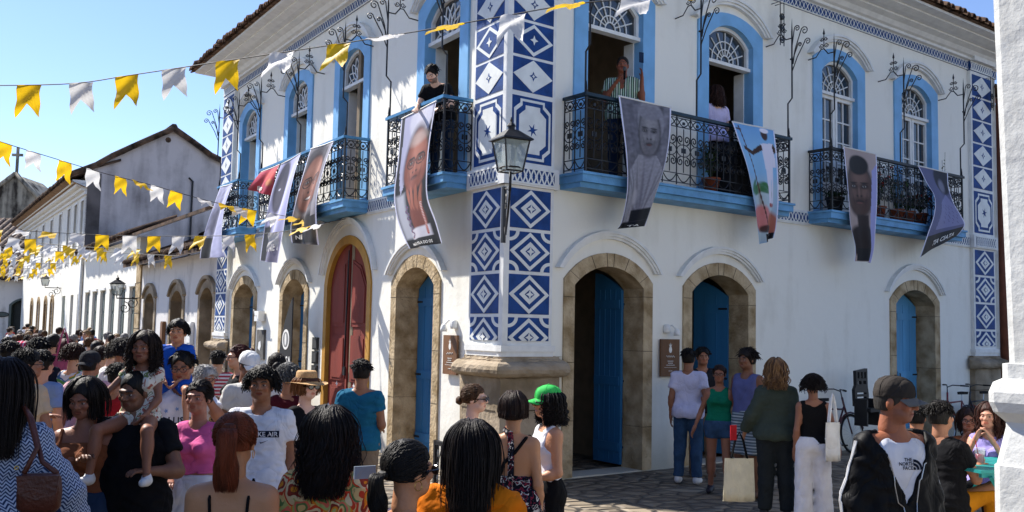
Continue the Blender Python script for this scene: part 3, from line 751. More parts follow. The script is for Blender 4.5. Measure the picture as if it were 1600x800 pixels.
# --- taller single storey house with tall grey doors
h2 = empty('grey_door_house', FL(28, 0), 'white house with a row of tall grey doors and a sloping tiled eave', 'house')
D2 = [23.75, 25.55, 27.45, 29.4, 31.2, 33.0]
mb = MB(); mb.prism(FL, [(22.9, 0), (22.9, 4.85), (34.3, 4.85), (34.3, 0)], -.35, -.01, WHITE, holes=[[(c - .55, .02), (c - .55, 3.2), (c + .55, 3.2), (c + .55, .02)] for c in D2])
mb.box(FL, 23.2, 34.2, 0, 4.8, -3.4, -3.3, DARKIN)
mb.build('wall', h2)
mb = MB(); mb.box(FL, 13.6, 22.9, 3.5, 4.85, -2.4, -2.2, OLDW); mb.build('set_back_wall', h2)
def tall_door(root, c, hw, top, m, fr=FL):
    mb = MB(); mb.prism(fr, [(c - hw, .03), (c - hw, top), (c + hw, top), (c + hw, .03)], -.22, -.12, m)
    for k in (-1, 1):
        for z0, z1 in ((.3, 1.3), (1.45, 2.3), (2.42, top - .12)): mb.box(fr, c + k * hw * .5 - hw * .36, c + k * hw * .5 + hw * .36, z0, z1, -.12, -.095, m)
    o = mb.build('door', root); k = MB(); k.box(fr, c - .03, c + .03, 1.05, 1.2, -.12, -.05, IRON); k.build('handle', o); return o
for c in D2: tall_door(h2, c, .55, 3.2, GREYD)
for c in D2: mb = MB(); mb.box(FL, c - .62, c + .62, 3.22, 3.32, -.01, .05, BASEW); mb.build('door_lintel', h2)
simple_eave(h2, FL, 13.55, 34.4, 4.9, .35, ROOFO, rows=False, back=2.3, soffit=OLDW, slope=.4)
mb = MB(); tile_row(mb, FL, 22.6, 34.4, .42, 4.93, ROOFO, step=.3, r=.12, ln=1.5, seed=9); mb.build('eave_tiles', h2)
# upper verge that climbs along the set back wall
mb = MB(); f2 = Frame(FL(0, 0, -2.15), dL, nL)
tile_row(mb, f2, 13.55, 22.6, .35, 4.95, ROOFO, step=.3, r=.12, ln=1.2, seed=12); mb.add([f2(13.55, 4.95, .3), f2(22.9, 4.95, .3), f2(22.9, 5.9, -2.4), f2(13.55, 5.9, -2.4)], [(0, 1, 2, 3)], ROOFO)
mb.build('upper_eave_tiles', h2)
# --- two storey house with gable end
h3 = empty('two_storey_gable_house', FL(46, 0), 'two storey white house with a stained grey gable wall and long row of tall windows', 'house')
S0, S1, ZC = 34.5, 58.5, 8.25
UW = [35.4, 37.3, 39.4, 42.3, 45.6, 49.0, 52.3, 55.6]
GD = [(35.2, .42), (37.2, .42), (39.8, .48)]; BR = [43.7, 46.3, 49.4, 52.6]
mb = MB(); H = [[(c - .42, 4.6), (c - .42, 7.35), (c + .42, 7.35), (c + .42, 4.6)] for c in UW] + [[(c - w, .02), (c - w, 3.2), (c + w, 3.2), (c + w, .02)] for c, w in GD] + [arc(c, .5, 2.9, .25, 8, .02) for c in BR]
mb.prism(FL, [(S0, 0), (S0, ZC + .3), (S1, ZC + .3), (S1, 0)], -.35, 0, WHITE, holes=H)
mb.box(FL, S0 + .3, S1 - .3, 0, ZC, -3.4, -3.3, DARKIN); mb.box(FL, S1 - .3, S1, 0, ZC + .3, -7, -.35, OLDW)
mb.build('wall', h3)
FG = Frame(FL(S0, 0, 0), -nL, -dL)     # gable plane: s = distance in from the street front
gpro = [(0, 8.55), (.3, 8.75), (.9, 9.2), (1.7, 9.7), (2.6, 10.25), (3.5, 10.78), (4.4, 10.25), (5.2, 9.75), (6.1, 9.4), (7.2, 9.1)]
mb = MB(); mb.prism(FG, [(0, 0)] + gpro + [(7.2, 0)], -.3, .004, GRIM, back=True); mb.prism(FG, [(3.3 + .13 * math.cos(a), 10.35 + .13 * math.sin(a)) for a in np.linspace(0, 2 * math.pi, 9)[:-1]], 0, .02, ROOFO)
mb.box(FG, .0, .55, 0, 8.5, .0, .03, mat('stained_strip', srgb('#6f6a68'), .95, noise=.35, scale=.8))
mb.tube([FG(4.45, 5.0, .08), FG(4.45, 8.55, .08), FG(4.3, 8.7, .0)], .05, IRON)
mb.build('gable_wall', h3)
mb = MB()
ov = .75; pro = [(-ov - .1, 8.15)] + gpro[1:-1] + [(7.9, 8.9)]
for a, b_ in zip(pro[:-1], pro[1:]):
    mb.add([FL(S0 - .22, a[1] + .09, -a[0]), FL(S1 + .3, a[1] + .09, -a[0]), FL(S1 + .3, b_[1] + .09, -b_[0]), FL(S0 - .22, b_[1] + .09, -b_[0])], [(0, 1, 2, 3)], ROOFO)
    mb.add([FL(S0 - .22, a[1] - .05, -a[0]), FL(S0 - .22, a[1] + .09, -a[0]), FL(S0 - .22, b_[1] + .09, -b_[0]), FL(S0 - .22, b_[1] - .05, -b_[0])], [(0, 1, 2, 3)], ROOFO)
    mb.tube([FL(S0 - .15, a[1] + .12, -a[0]), FL(S0 - .15, b_[1] + .12, -b_[0])], .13, ROOFO, 6)
tile_row(mb, FL, S0, S1, ov + .15, 8.2, ROOFO, step=.36, r=.15, ln=2.2, seed=21)
mb.add([FL(S0 - .2, 8.12, ov + .1), FL(S1 + .3, 8.12, ov + .1), FL(S1 + .3, 7.8, 0), FL(S0 - .2, 7.8, 0)], [(0, 1, 2, 3)], mat('soffit_wood', srgb('#8c6f52'), .9, noise=.2))
mb.tube([FL(S0 - .2, 10.95, -3.5), FL(S1, 10.95, -3.5)], .16, ROOFO, 6)
mb.build('roof', h3)
mb = MB()
for k, (z, p) in enumerate(((7.55, .1), (7.7, .25), (7.85, .45), (8.0, .6))): mb.box(FL, S0 + .004, S1 - .2, z, z + .14, .001, p, BASEW)
mb.build('cornice', h3)
for c in UW:
    mb = MB(); mb.prism(FL, ring([(c - .5, 4.55), (c - .5, 7.45), (c + .5, 7.45), (c + .5, 4.55)], [(c - .42, 4.55), (c - .42, 7.35), (c + .42, 7.35), (c + .42, 4.55)]), -.05, .04, BASEW)
    mb.box(FL, c - .42, c + .42, 5.85, 5.95, -.16, -.08, BASEW)
    for t in (-.28, 0, .28): mb.tube([FL(c + t, 5.95, -.1), FL(c + t * .2, 7.3, -.1)], .018, BASEW, 4)
    w = mb.build('window', h3)
    g2 = MB(); g2.box(FL, c - .42, c + .42, 4.6, 7.35, -.22, -.2, GLASSD); g2.build('window_pane', w)
for c, w_ in GD: tall_door(h3, c, w_, 3.2, GREYD if c < 39 else GREEND)
for c in BR:
    mb = MB(); mb.prism(FL, ring(arc(c, .62, 3.0, .35, 10, .02), arc(c, .5, 2.9, .25, 10, .02)), -.1, .05, mat('ochre_stone', srgb('#a08763'), .9)); mb.prism(FL, arc(c, .5, 2.9, .25, 8, .03), -.2, -.14, mat('ochre_wood', srgb('#8c6a3e'), .6, noise=.15)); mb.build('door', h3)
mb = MB(); mb.tube([FL(34.45, 0.05, .08), FL(34.45, 4.8, .08)], .06, BASEW, 6); mb.build('downpipe', h3)

# --- house across the end of the street, church behind
FX = Frame((-46.0, 61.0, 0), (1, .12, 0), (.12, -1, 0)); FX = Frame((-46.0, 61.0, 0), np.array([1, .12, 0]) / 1.0072, np.array([.12, -1, 0]) / 1.0072)
h4 = empty('end_of_street_house', FX(6, 0), 'low white house with dark arched doorways closing the far end of the street', 'house')
mb = MB(); DX = [1.5, 5, 8.2, 11.4, 14.4]
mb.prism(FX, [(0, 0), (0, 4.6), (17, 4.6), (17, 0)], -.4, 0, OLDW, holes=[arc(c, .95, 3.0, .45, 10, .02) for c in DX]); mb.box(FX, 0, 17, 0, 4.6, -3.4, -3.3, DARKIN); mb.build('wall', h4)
for c in DX:
    mb = MB(); mb.prism(FX, ring(arc(c, .95, 3.0, .45, 10, .02), arc(c, .8, 2.95, .38, 10, .02)), -.3, .05, GREYD); mb.prism(FX, arc(c, .8, 2.95, .38, 10, .04), -.3, -.25, mat('near_black_paint', (.02, .024, .022), .5)); mb.build('door', h4)
mb = MB(); mb.add([FX(-.5, 4.6, .7), FX(17.5, 4.6, .7), FX(17.5, 6.9, -4), FX(-.5, 6.9, -4)], [(0, 1, 2, 3)], ROOFO); tile_row(mb, FX, -.5, 17.5, .75, 4.65, mat('pale_roof_tile', srgb('#8c7a6c'), .9, noise=.35, scale=4), step=.45, r=.19, ln=4.6, slope=.47, seed=31); mb.build('roof', h4)
mb = MB(); mb.prism(FX, [(12.95 + .55 * math.cos(a), 2.35 + .18 * math.sin(a)) for a in np.linspace(0, 2 * math.pi, 13)[:-1]], 0, .06, IRON); mb.prism(FX, [(12.95 + .48 * math.cos(a), 2.35 + .13 * math.sin(a)) for a in np.linspace(0, 2 * math.pi, 13)[:-1]], .05, .065, GREYD)
o = mb.build('oval_sign'); tag(o, 'small dark oval sign on the far white wall between dark doorways', 'sign')
# second house behind, roof seen above
FY = Frame((-52.0, 72.0, 0), (1, .1, 0), (.1, -1, 0))
h5 = empty('tiled_roof_house', FY(8, 0), 'white house with a broad tiled roof standing below the church gable', 'house')
mb = MB(); mb.prism(FY, [(0, 0), (0, 7.4), (17.2, 7.4), (17.2, 0)], -8, 0, OLDW, holes=[]); mb.build('wall', h5)
mb = MB(); mb.add([FY(-1, 7.4, .8), FY(17.8, 7.4, .8), FY(15.2, 10.3, -5), FY(-1, 10.3, -5)], [(0, 1, 2, 3)], ROOFO); mb.add([FY(17.8, 7.4, .8), FY(17.8, 7.4, -9), FY(15.2, 10.3, -5)], [(0, 1, 2)], ROOFO)
tile_row(mb, FY, -1, 15.2, .85, 7.45, mat('pale_roof_tile', srgb('#8c7a6c'), .9), step=.5, r=.2, ln=5.6, slope=.48, seed=33); mb.build('roof', h5)
for c in (14.6, 11, 7.5):
    mb = MB(); mb.prism(FY, arc(c, .8, 5.9, .8, 10, 4.6), 0, .05, BASEW); mb.prism(FY, arc(c, .62, 5.9, .62, 10, 4.7), .05, .06, GLASSD); mb.build('window', h5)
ch = empty('church', (-49, 95, 0), 'weathered old church gable topped with a stone cross at the end of the street', 'church')
FC = Frame((-56.0, 92.0, 0), (1, .05, 0), (.05, -1, 0)); CHM = plaster('church_wall', srgb('#a8a08f'), srgb('#3a352f'), 1.0, low_dirt=False, scale=.5)
for nd in CHM.node_tree.nodes:
    if nd.type == 'MAP_RANGE': nd.inputs['From Min'].default_value = .20; nd.inputs['From Max'].default_value = .36
mb = MB(); mb.prism(FC, [(3, 0), (3, 11.5), (4.6, 13.5), (7.2, 15.6), (7.7, 16.1), (8.3, 15.6), (10.6, 13.0), (11.6, 11.8), (11.6, 0)], -6, 0, CHM, back=True)
for k in ((2.9, 11.5, 4.6, 13.6), (4.6, 13.6, 7.7, 16.2), (7.7, 16.2, 10.6, 13.2), (10.6, 13.2, 11.8, 11.9)): mb.tube([FC(k[0], k[1], .1), FC(k[2], k[3], .1)], .22, CHM, 6)
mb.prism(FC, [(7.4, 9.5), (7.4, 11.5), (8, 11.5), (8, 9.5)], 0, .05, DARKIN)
mb.build('gable_wall', ch)
mb = MB(); mb.box(FC, 7.6, 7.82, 16, 18.8, -.2, 0, CHM); mb.box(FC, 7.2, 8.2, 17.9, 18.15, -.2, 0.003, CHM); mb.build('cross', ch)
for s_ in (3.4, 11.2):
    mb = MB(); mb.lathe(FC(s_, 11.8 if s_ < 5 else 12.3, 0), [(.35, 0), (.35, .4), (.18, .5), (.34, .8), (.3, 1.1), (.08, 1.6), (.02, 2.2)], CHM, 8); mb.build('finial', ch)
mb = MB(); mb.box(FC, 11.0, 16, 0, 11.8, -8, -1, CHM); mb.add([FC(10.8, 11.8, -.7), FC(16, 11.8, -.7), FC(16, 13.6, -5), FC(10.8, 13.6, -5)], [(0, 1, 2, 3)], ROOFO); mb.build('nave', ch)

# --- house to the right beyond the tiled one
h6 = empty('right_neighbour_house', FR(16, 0), 'plain white house with a brown downpipe beyond the right end of the tiled house', 'house')
mb = MB(); mb.box(FR, 13.45, 22, 0, 7.2, -5, -.15, OLDW); mb.build('wall', h6)
mb = MB(); mb.tube([FR(13.62, .05, .0), FR(13.62, 7.6, .0)], .09, mat('rust_pipe', srgb('#7d4a36'), .6), 8); mb.build('downpipe', h6)
mb = MB(); mb.prism(FR, ring(arc(15.3, .85, 2.6, .4, 12, .02), arc(15.3, .65, 2.5, .3, 12, .02)), -.15, -.1, STONE); mb.prism(FR, arc(15.3, .65, 2.5, .3, 12, .03), -.149, -.13, WOODK); mb.build('door', h6)
simple_eave(h6, FR, 13.45, 22, 7.25, .5, ROOFT, step=.24, seed=14, back=3)

# --- near house on the right: only its white corner shows
NEARW = plaster('near_plaster', srgb('#d6d6d2'), srgb('#a5a29b'), .4, low_dirt=False, scale=2.2)
for nd in NEARW.node_tree.nodes:
    if nd.type == 'BUMP': nd.inputs['Strength'].default_value = .45; nd.inputs['Distance'].default_value = .04
dN = np.array([.6, -.8, 0]); nN = np.array([-.8, -.6, 0])
h7 = empty('near_corner_house', (3.2, 5.9, 0), 'thick white plastered house corner with a bulging base moulding at the right edge', 'house')
_c = at_depth(1573, 575, 5.92); FN = Frame((_c[0], _c[1], 0), dN, nN)
mb = MB()
prof = [(.055, 5.2), (.0, 1.86), (.03, 1.855), (.03, 1.77), (.03, 1.765), (.07, 1.74), (.088, 1.68), (.088, 1.62), (.07, 1.56), (.02, 1.50), (.02, 1.47), (.06, 1.25), (.07, 1.24), (.07, 0)]
# corner column: profile swept round the three visible sides
def near_ring(p): return [(-p - 0., -6.0), (-p, p), (8, p)]
V = []
for p, z in prof:
    pts = [FN(8, z, p), FN(-p, z, p), FN(-p, z, -7)]
    # rounded corner
    V += [pts[0], FN(2, z, p), FN(.8, z, p), FN(.25, z, p), FN(-p + .05, z, p), FN(-p + .012, z, p - .012), FN(-p, z, p - .05), FN(-p, z, -.4), FN(-p, z, -2), pts[2]]
n = 10; mb.add(V, [(i * n + j, i * n + j + 1, (i + 1) * n + j + 1, (i + 1) * n + j) for i in range(len(prof) - 1) for j in range(n - 1)], NEARW)
o = mb.build('wall', h7)
mb = MB(); mb.add([FN(-.6, 5.15, .7), FN(9, 5.15, .7), FN(9, 5.3, -.1), FN(-.6, 5.3, -.1)], [(0, 1, 2, 3)], WHITE); mb.add([FN(-.6, 5.17, .7), FN(9, 5.17, .7), FN(9, 7.5, -5), FN(-.6, 7.5, -5)], [(0, 1, 2, 3)], ROOFT)
mb.add([FN(-.7, 5.17, .7), FN(-.7, 5.17, -7), FN(-.0, 5.3, -7), FN(0, 5.3, 0)], [(0, 1, 2, 3)], WHITE); tile_row(mb, FN, -.6, 9, .74, 5.2, ROOFT, seed=41); mb.build('roof', h7)

# --- house on the left side of the street whose shade covers the left foreground (only its eave tip shows)
h8 = empty('left_foreground_house', (-7, 4, 0), 'dark tiled eave tip at the top left corner of the photo', 'house')
FH = Frame((-4.75, 6.9, 0), np.array([-.2, -.98, 0]), np.array([.98, -.2, 0]))
mb = MB(); mb.box(FH, 0, 10, 0, 5.6, -6, 0, STONE2); mb.build('wall', h8)
mb = MB(); mb.add([FH(-.6, 5.55, .6), FH(10.5, 5.55, .6), FH(10.5, 7.6, -3.5), FH(-.6, 7.6, -3.5)], [(0, 1, 2, 3)], ROOFT); mb.add([FH(-.6, 5.55, .6), FH(-.6, 5.55, -6.6), FH(-.6, 7.6, -3.5)], [(0, 1, 2)], ROOFT)
mb.add([FH(-.6, 5.5, .6), FH(10.5, 5.5, .6), FH(10.5, 5.5, -6.6), FH(-.6, 5.5, -6.6)], [(0, 1, 2, 3)], OLDW)
tile_row(mb, FH, -.6, 10, .66, 5.58, ROOFT, seed=51); mb.build('roof', h8)

# ================================================================== lamps, signs and the like
def lantern(mb, c, w, h, body=True):
    """four sided tapering lantern hanging/standing with its base at c"""
    c = np.array(c, float); t, b_ = w / 2, w * .30
    a45 = math.pi / 4
    gl = MB()
    def sq(r, z): return [c + np.array([r * math.cos(a45 + k * math.pi / 2 + .5), r * math.sin(a45 + k * math.pi / 2 + .5), z]) for k in range(4)]
    q = 1.414
    lo, hi = sq(b_ * q, 0), sq(t * q * .92, h * .56)
    for k in range(4): mb.tube([lo[k], hi[k]], w * .028, IRON, 4)
    for R0 in (lo, hi):
        for k in range(4): mb.tube([R0[k], R0[(k + 1) % 4]], w * .026, IRON, 4)
    a, b2, c2, d2 = sq(t * q * 1.12, h * .56), sq(t * q * 1.10, h * .585), sq(t * q * .42, h * .74), sq(t * q * .30, h * .76)
    V = a + b2 + c2 + d2
    mb.add(V, [(i * 4 + k, i * 4 + (k + 1) % 4, (i + 1) * 4 + (k + 1) % 4, (i + 1) * 4 + k) for i in range(3) for k in range(4)] + [(3, 2, 1, 0), (12, 13, 14, 15)], IRON)
    mb.lathe(c + UZ * h * .76, [(w * .12, 0), (w * .12, h * .06), (w * .16, h * .07), (w * .10, h * .12), (w * .03, h * .15), (w * .05, h * .18), (w * .01, h * .24)], IRON, 8)
    V = [c + (p - c) * np.array([.96, .96, 1]) for p in lo + hi]
    gl.add(V, [(k, (k + 1) % 4, 4 + (k + 1) % 4, 4 + k) for k in range(4)], LANTG)
    mb.lathe(c + UZ * .0, [(w * .05, h * .02), (w * .07, h * .1), (w * .06, h * .2), (w * .02, h * .22)], BASEW, 8)
    return gl
m, N, L, b = nodes_of('lantern_glass'); b.inputs['Base Color'].default_value = (.34, .42, .41, 1); b.inputs['Roughness'].default_value = .25; b.inputs['Alpha'].default_value = .5; LANTG = m
lp = empty('street_lamp', FR(0, 3, .3), 'large black four sided street lantern on a scrolled bracket at the tiled house corner', 'street lamp')
lc = at_depth(797.5, 268, 11.0)
mb = MB(); gl = lantern(mb, lc + UZ * .0, .35, .64)
o = mb.build('lantern_frame', lp); gl.build('lantern_glass', o)
mb = MB(); cn = C0 + nR * .09 + nL * .09; cn = FR(-.12, 0, .09)
mb.box(Frame(cn, dR, nR), -.025, .025, 3.12, 3.85, 0, .04, IRON)
a3 = np.append(cn[:2], 3.82) + nR * .05
mb.tube([a3, a3 * .5 + lc * .5 - UZ * .10, lc - UZ * .22, lc - UZ * .0], .016, IRON, 6)
mb.tube([a3 - UZ * .5, a3 * .8 + lc * .2 - UZ * .62, a3 * .4 + lc * .6 - UZ * .45, lc - UZ * .2], .014, IRON, 6)
dd = (lc - a3); dd[2] = 0; dd /= np.linalg.norm(dd)
Fl = Frame(a3 - UZ * a3[2], dd, np.cross(dd, UZ)); zz = a3[2]
mb.tube([Fl(a, b2, 0) for a, b2 in spiral(.25, zz - .22, .13, 1.3, 0, 1, 14, .03)], .010, IRON, 4)
mb.tube([lc - UZ * .02 + np.array([.13 * math.cos(a), .13 * math.sin(a), .06]) for a in np.linspace(0, 6.28, 9)], .010, IRON, 4)
mb.build('bracket', lp)
def wall_lamp(px, py0, py1, s_at, label, w=.42):
    # hangs out from the wall at s_at; py0 top of finial, py1 base
    p = min(np.linspace(.3, 4, 80), key=lambda q: abs(FL.at(px, py1, q)[0] - s_at))
    s, z1 = FL.at(px, py1, p); z0 = FL.at(px, py0, p)[1]
    root = empty('street_lamp', FL(s, z1 - .2, p * .5), label, 'street lamp'); h = (z0 - z1)
    mb = MB(); gl = lantern(mb, FL(s, z1, p), w, h); o = mb.build('lantern_frame', root); gl.build('lantern_glass', o)
    mb = MB(); mb.tube([FL(s, z1 - .1, 0), FL(s, z1 - .1, p), FL(s, z1, p)], .022, IRON, 6)
    for k in (.3, .62): mb.tube([FL(s + 0, zz, q) for q, zz in spiral(.42 * k * 1.6, z1 - .1 - .5 * k, .2, 1.4, math.pi / 2, 1, 14, .04)], .014, IRON, 4)
    mb.build('bracket', root)
wall_lamp(182.5, 430, 461, 22.8, 'black street lantern hanging in front of the row of grey doors', .42)
wall_lamp(70.5, 427, 446, 40.9, 'small distant black street lantern by the brown doors, bunting above it', .42)

TXTM = mat('white_lettering', srgb('#e9e6df'), .7, noise=.02)
def text_mesh(txt, size, ext=0.0):
    cu = bpy.data.curves.new('lettering', 'FONT'); cu.body = txt; cu.size = size; cu.align_x = 'CENTER'; cu.align_y = 'CENTER'; cu.resolution_u = 2; cu.extrude = ext; cu.offset = size * .018
    o = bpy.data.objects.new('lettering', cu); COL.objects.link(o); bpy.context.view_layer.update()
    me = bpy.data.meshes.new_from_object(o.evaluated_get(bpy.context.evaluated_depsgraph_get()))
    V = np.zeros(len(me.vertices) * 3); me.vertices.foreach_get('co', V); F = [tuple(p.vertices) for p in me.polygons]
    bpy.data.objects.remove(o); bpy.data.curves.remove(cu); bpy.data.meshes.remove(me)
    return V.reshape(-1, 3), F
def text_on(fr, s, z, p, txt, size, m, mb, sx=1.0, rot=0.0):
    V, F = text_mesh(txt, size); c, s_ = math.cos(rot), math.sin(rot)
    mb.add([fr(s + (v[0] * c - v[1] * s_) * sx * (1 if fr.d[0] > 0 else -1), z + v[0] * s_ + v[1] * c, p) for v in V], F, m)
def pineapple_sign(fr, c, label):
    root = empty('shop_sign', fr(c, 1.36, .03), label, 'sign')
    mb = MB(); mb.box(fr, c - .2, c + .2, 1.36, 1.91, .03, .06, WOODB); mb.build('board', root)
    mb = MB(); P = [(c + .032 * math.cos(a), 1.755 + .05 * math.sin(a)) for a in np.linspace(0, 2 * math.pi, 11)[:-1]]; mb.prism(fr, P, .06, .063, TXTM)
    for dx in (-.025, -.012, 0, .012, .025): mb.prism(fr, [(c + dx * .4 - .006, 1.80), (c + dx * .4 + .006, 1.80), (c + dx * 1.3, 1.86 - abs(dx))], .06, .063, TXTM)
    mb.tube([fr(c - .09 + .18 * t, 1.655 + .012 * math.sin(t * 25), .063) for t in np.linspace(0, 1, 30)], .004, TXTM, 4)
    for z, w in ((1.585, .06), (1.555, .05), (1.525, .09)): mb.tube([fr(c - w + 2 * w * t, z + .006 * math.sin(t * 60), .063) for t in np.linspace(0, 1, 24)], .0045, TXTM, 4)
    mb.box(fr, c - .13, c + .13, 1.49, 1.494, .06, .063, TXTM); mb.tube([fr(c - .04 + .08 * t, 1.44 + .005 * math.sin(t * 30), .063) for t in np.linspace(0, 1, 10)], .004, TXTM, 4)
    mb.build('sign_lettering', root)
    l = empty('spotlight', fr(c, 2.05, .05), 'small white spotlight above the pineapple sign ' + ('in the shade by the doorway' if fr is FR else 'on the sunlit wall'), 'spotlight')
    mb = MB(); mb.lathe(fr(c - .05, 2.0, .0) + fr.n * .03, [(.05, 0), (.055, .03), (.055, .10), (.03, .13)], BASEW, 10); mb.tube([fr(c - .05, 2.08, .0), fr(c, 2.12, .09), fr(c + .05, 2.05, .13)], .012, BASEW, 6); mb.build('bracket', l)
    mb = MB(); mb.lathe(fr(c + .05, 1.96, .14), [(.05, 0), (.048, .04), (.035, .09), (.015, .11)], BASEW, 12); mb.build('lamp_head', l)
pineapple_sign(FR, 3.08, 'brown wooden pineapple sign on the shaded wall between the two open doorways')
pineapple_sign(FL, 1.32, 'brown wooden pineapple sign on the sunlit wall left of the corner pilaster')
for nm, (s0, s1, z0, z1), m_, lab in (('wall_plaque', (9.45, 10.12, 1.27, 1.9), mat('grey_slate', srgb('#6c6a66'), .8, noise=.2, c2=srgb('#4a4845')), 'square grey plaque with pale markings on the sunlit wall between arches'),):
    mb = MB(); mb.box(FL, s0 + .1, s1 - .1, z0, z1, .0, .05, m_)
    mb.prism(FL, [(9.78, 1.45), (9.7, 1.55), (9.74, 1.66), (9.86, 1.63), (9.9, 1.5)], .05, .056, BASEW); o = mb.build(nm); tag(o, lab, 'plaque')
    mb = MB(); mb.box(FL, 9.62, 9.9, 2.08, 2.3, 0.02, .16, BASEW); mb.tube([FL(9.75, 2.2, 0), FL(9.75, 2.2, .2), FL(9.7, 2.32, .24)], .012, BASEW); o = mb.build('flood_light'); tag(o, 'small white floodlight fixed above the grey plaque', 'floodlight')
for k, z in enumerate((1.56, 1.3, 1.04)):
    mb = MB(); mb.box(FL, 6.47, 6.72, z, z + .23, 0, .04, mat('black_panel', (.03, .03, .03), .5)); mb.box(FL, 6.50, 6.69, z + .03, z + .2, .04, .048, mat('dark_slate', srgb('#4a4b4b'), .6))
    o = mb.build('menu_panel'); tag(o, ('top', 'middle', 'bottom')[k] + ' one of three small dark panels beside the red door', 'panel', 'menu panels beside the red door')
# feather flag
ff = empty('feather_flag', FL(7.0, 0, .5), 'black curved feather flag with a white round emblem and lettering before an arch', 'flag')
BLK = mat('black_cloth', (.016, .016, .018), .8, noise=.1)
f5 = Frame(FL(0, 0, .5), dL, nL)
_l = [(6.55 + .78, .6), (6.55 + .72, 1.2), (6.55 + .6, 1.7), (6.55 + .42, 2.05), (6.55 + .20, 2.35), (6.55 + .05, 2.5)]
mb = MB(); mb.prism(f5, [(6.55, .6)] + _l[:0] + [(6.57, 2.5)] + list(reversed(_l)), -.004, .004, BLK, back=True); mb.build('flag_cloth', ff)
mb = MB(); mb.tube([f5(6.53, .02, 0), f5(6.54, 1.6, 0), f5(6.56, 2.52, 0)], .012, IRON); mb.lathe(f5(6.53, .0, 0), [(.18, 0), (.18, .03), (.03, .05)], IRON, 12); mb.build('pole', ff)
mb = MB(); mb.prism(f5, [(6.86 + .19 * math.cos(a), 1.74 + .19 * math.sin(a)) for a in np.linspace(0, 2 * math.pi, 21)[:-1]], .004, .008, TXTM); mb.prism(f5, [(6.86 + .145 * math.cos(a), 1.74 + .145 * math.sin(a)) for a in np.linspace(0, 2 * math.pi, 17)[:-1]], .008, .010, mat('mid_grey', (.25, .25, .25), .8))
mb.prism(f5, [(6.86 + .05 * math.cos(a), 1.74 + .12 * math.sin(a)) for a in np.linspace(0, 2 * math.pi, 9)[:-1]], .010, .012, TXTM)
text_on(f5, 6.87, 1.33, .008, 'CASA', .25, TXTM, mb); text_on(f5, 6.87, 1.10, .008, 'DA', .25, TXTM, mb); mb.build('flag_lettering', ff)
# dark leaf patterned street barrier by the near door
sb = empty('iron_barrier', FL(1.35, 0, 1.0), 'low dark iron barrier panel with a leaf pattern in front of the corner plinth', 'barrier')
_a, _b = at_depth(712, 694, 9.0), at_depth(664, 690, 9.7); _d = (_b - _a) * (1, 1, 0); _w = np.linalg.norm(_d); _d /= _w; f6 = Frame((_a[0] - _d[0] * .75, _a[1] - _d[1] * .75, 0), _d, np.cross(UZ, _d) * (-1 if np.cross(UZ, _d)[1] > 0 else 1))
mb = MB()
for z in (.1, .88): mb.box(f6, .75, 1.25, z, z + .04, -.02, .02, IRON)
for s in (.75, 1.21): mb.box(f6, s, s + .04, .0, .92, -.022, .022, IRON)
mb.build('frame', sb); mb = MB(); rr = random.Random(4)
for i in range(5):
    for j in range(6):
        s, z = .83 + i * .09, .2 + j * .12; mb.prism(f6, [(s, z + .045), (s - .018, z), (s, z - .045), (s + .018, z)], -.004, .004, mat('pale_metal', (.35, .35, .33), .5))
    mb.tube([f6(.83 + i * .09, .12, 0), f6(.83 + i * .09, .9, 0)], .006, IRON, 4)
mb.build('leaf_panel', sb)
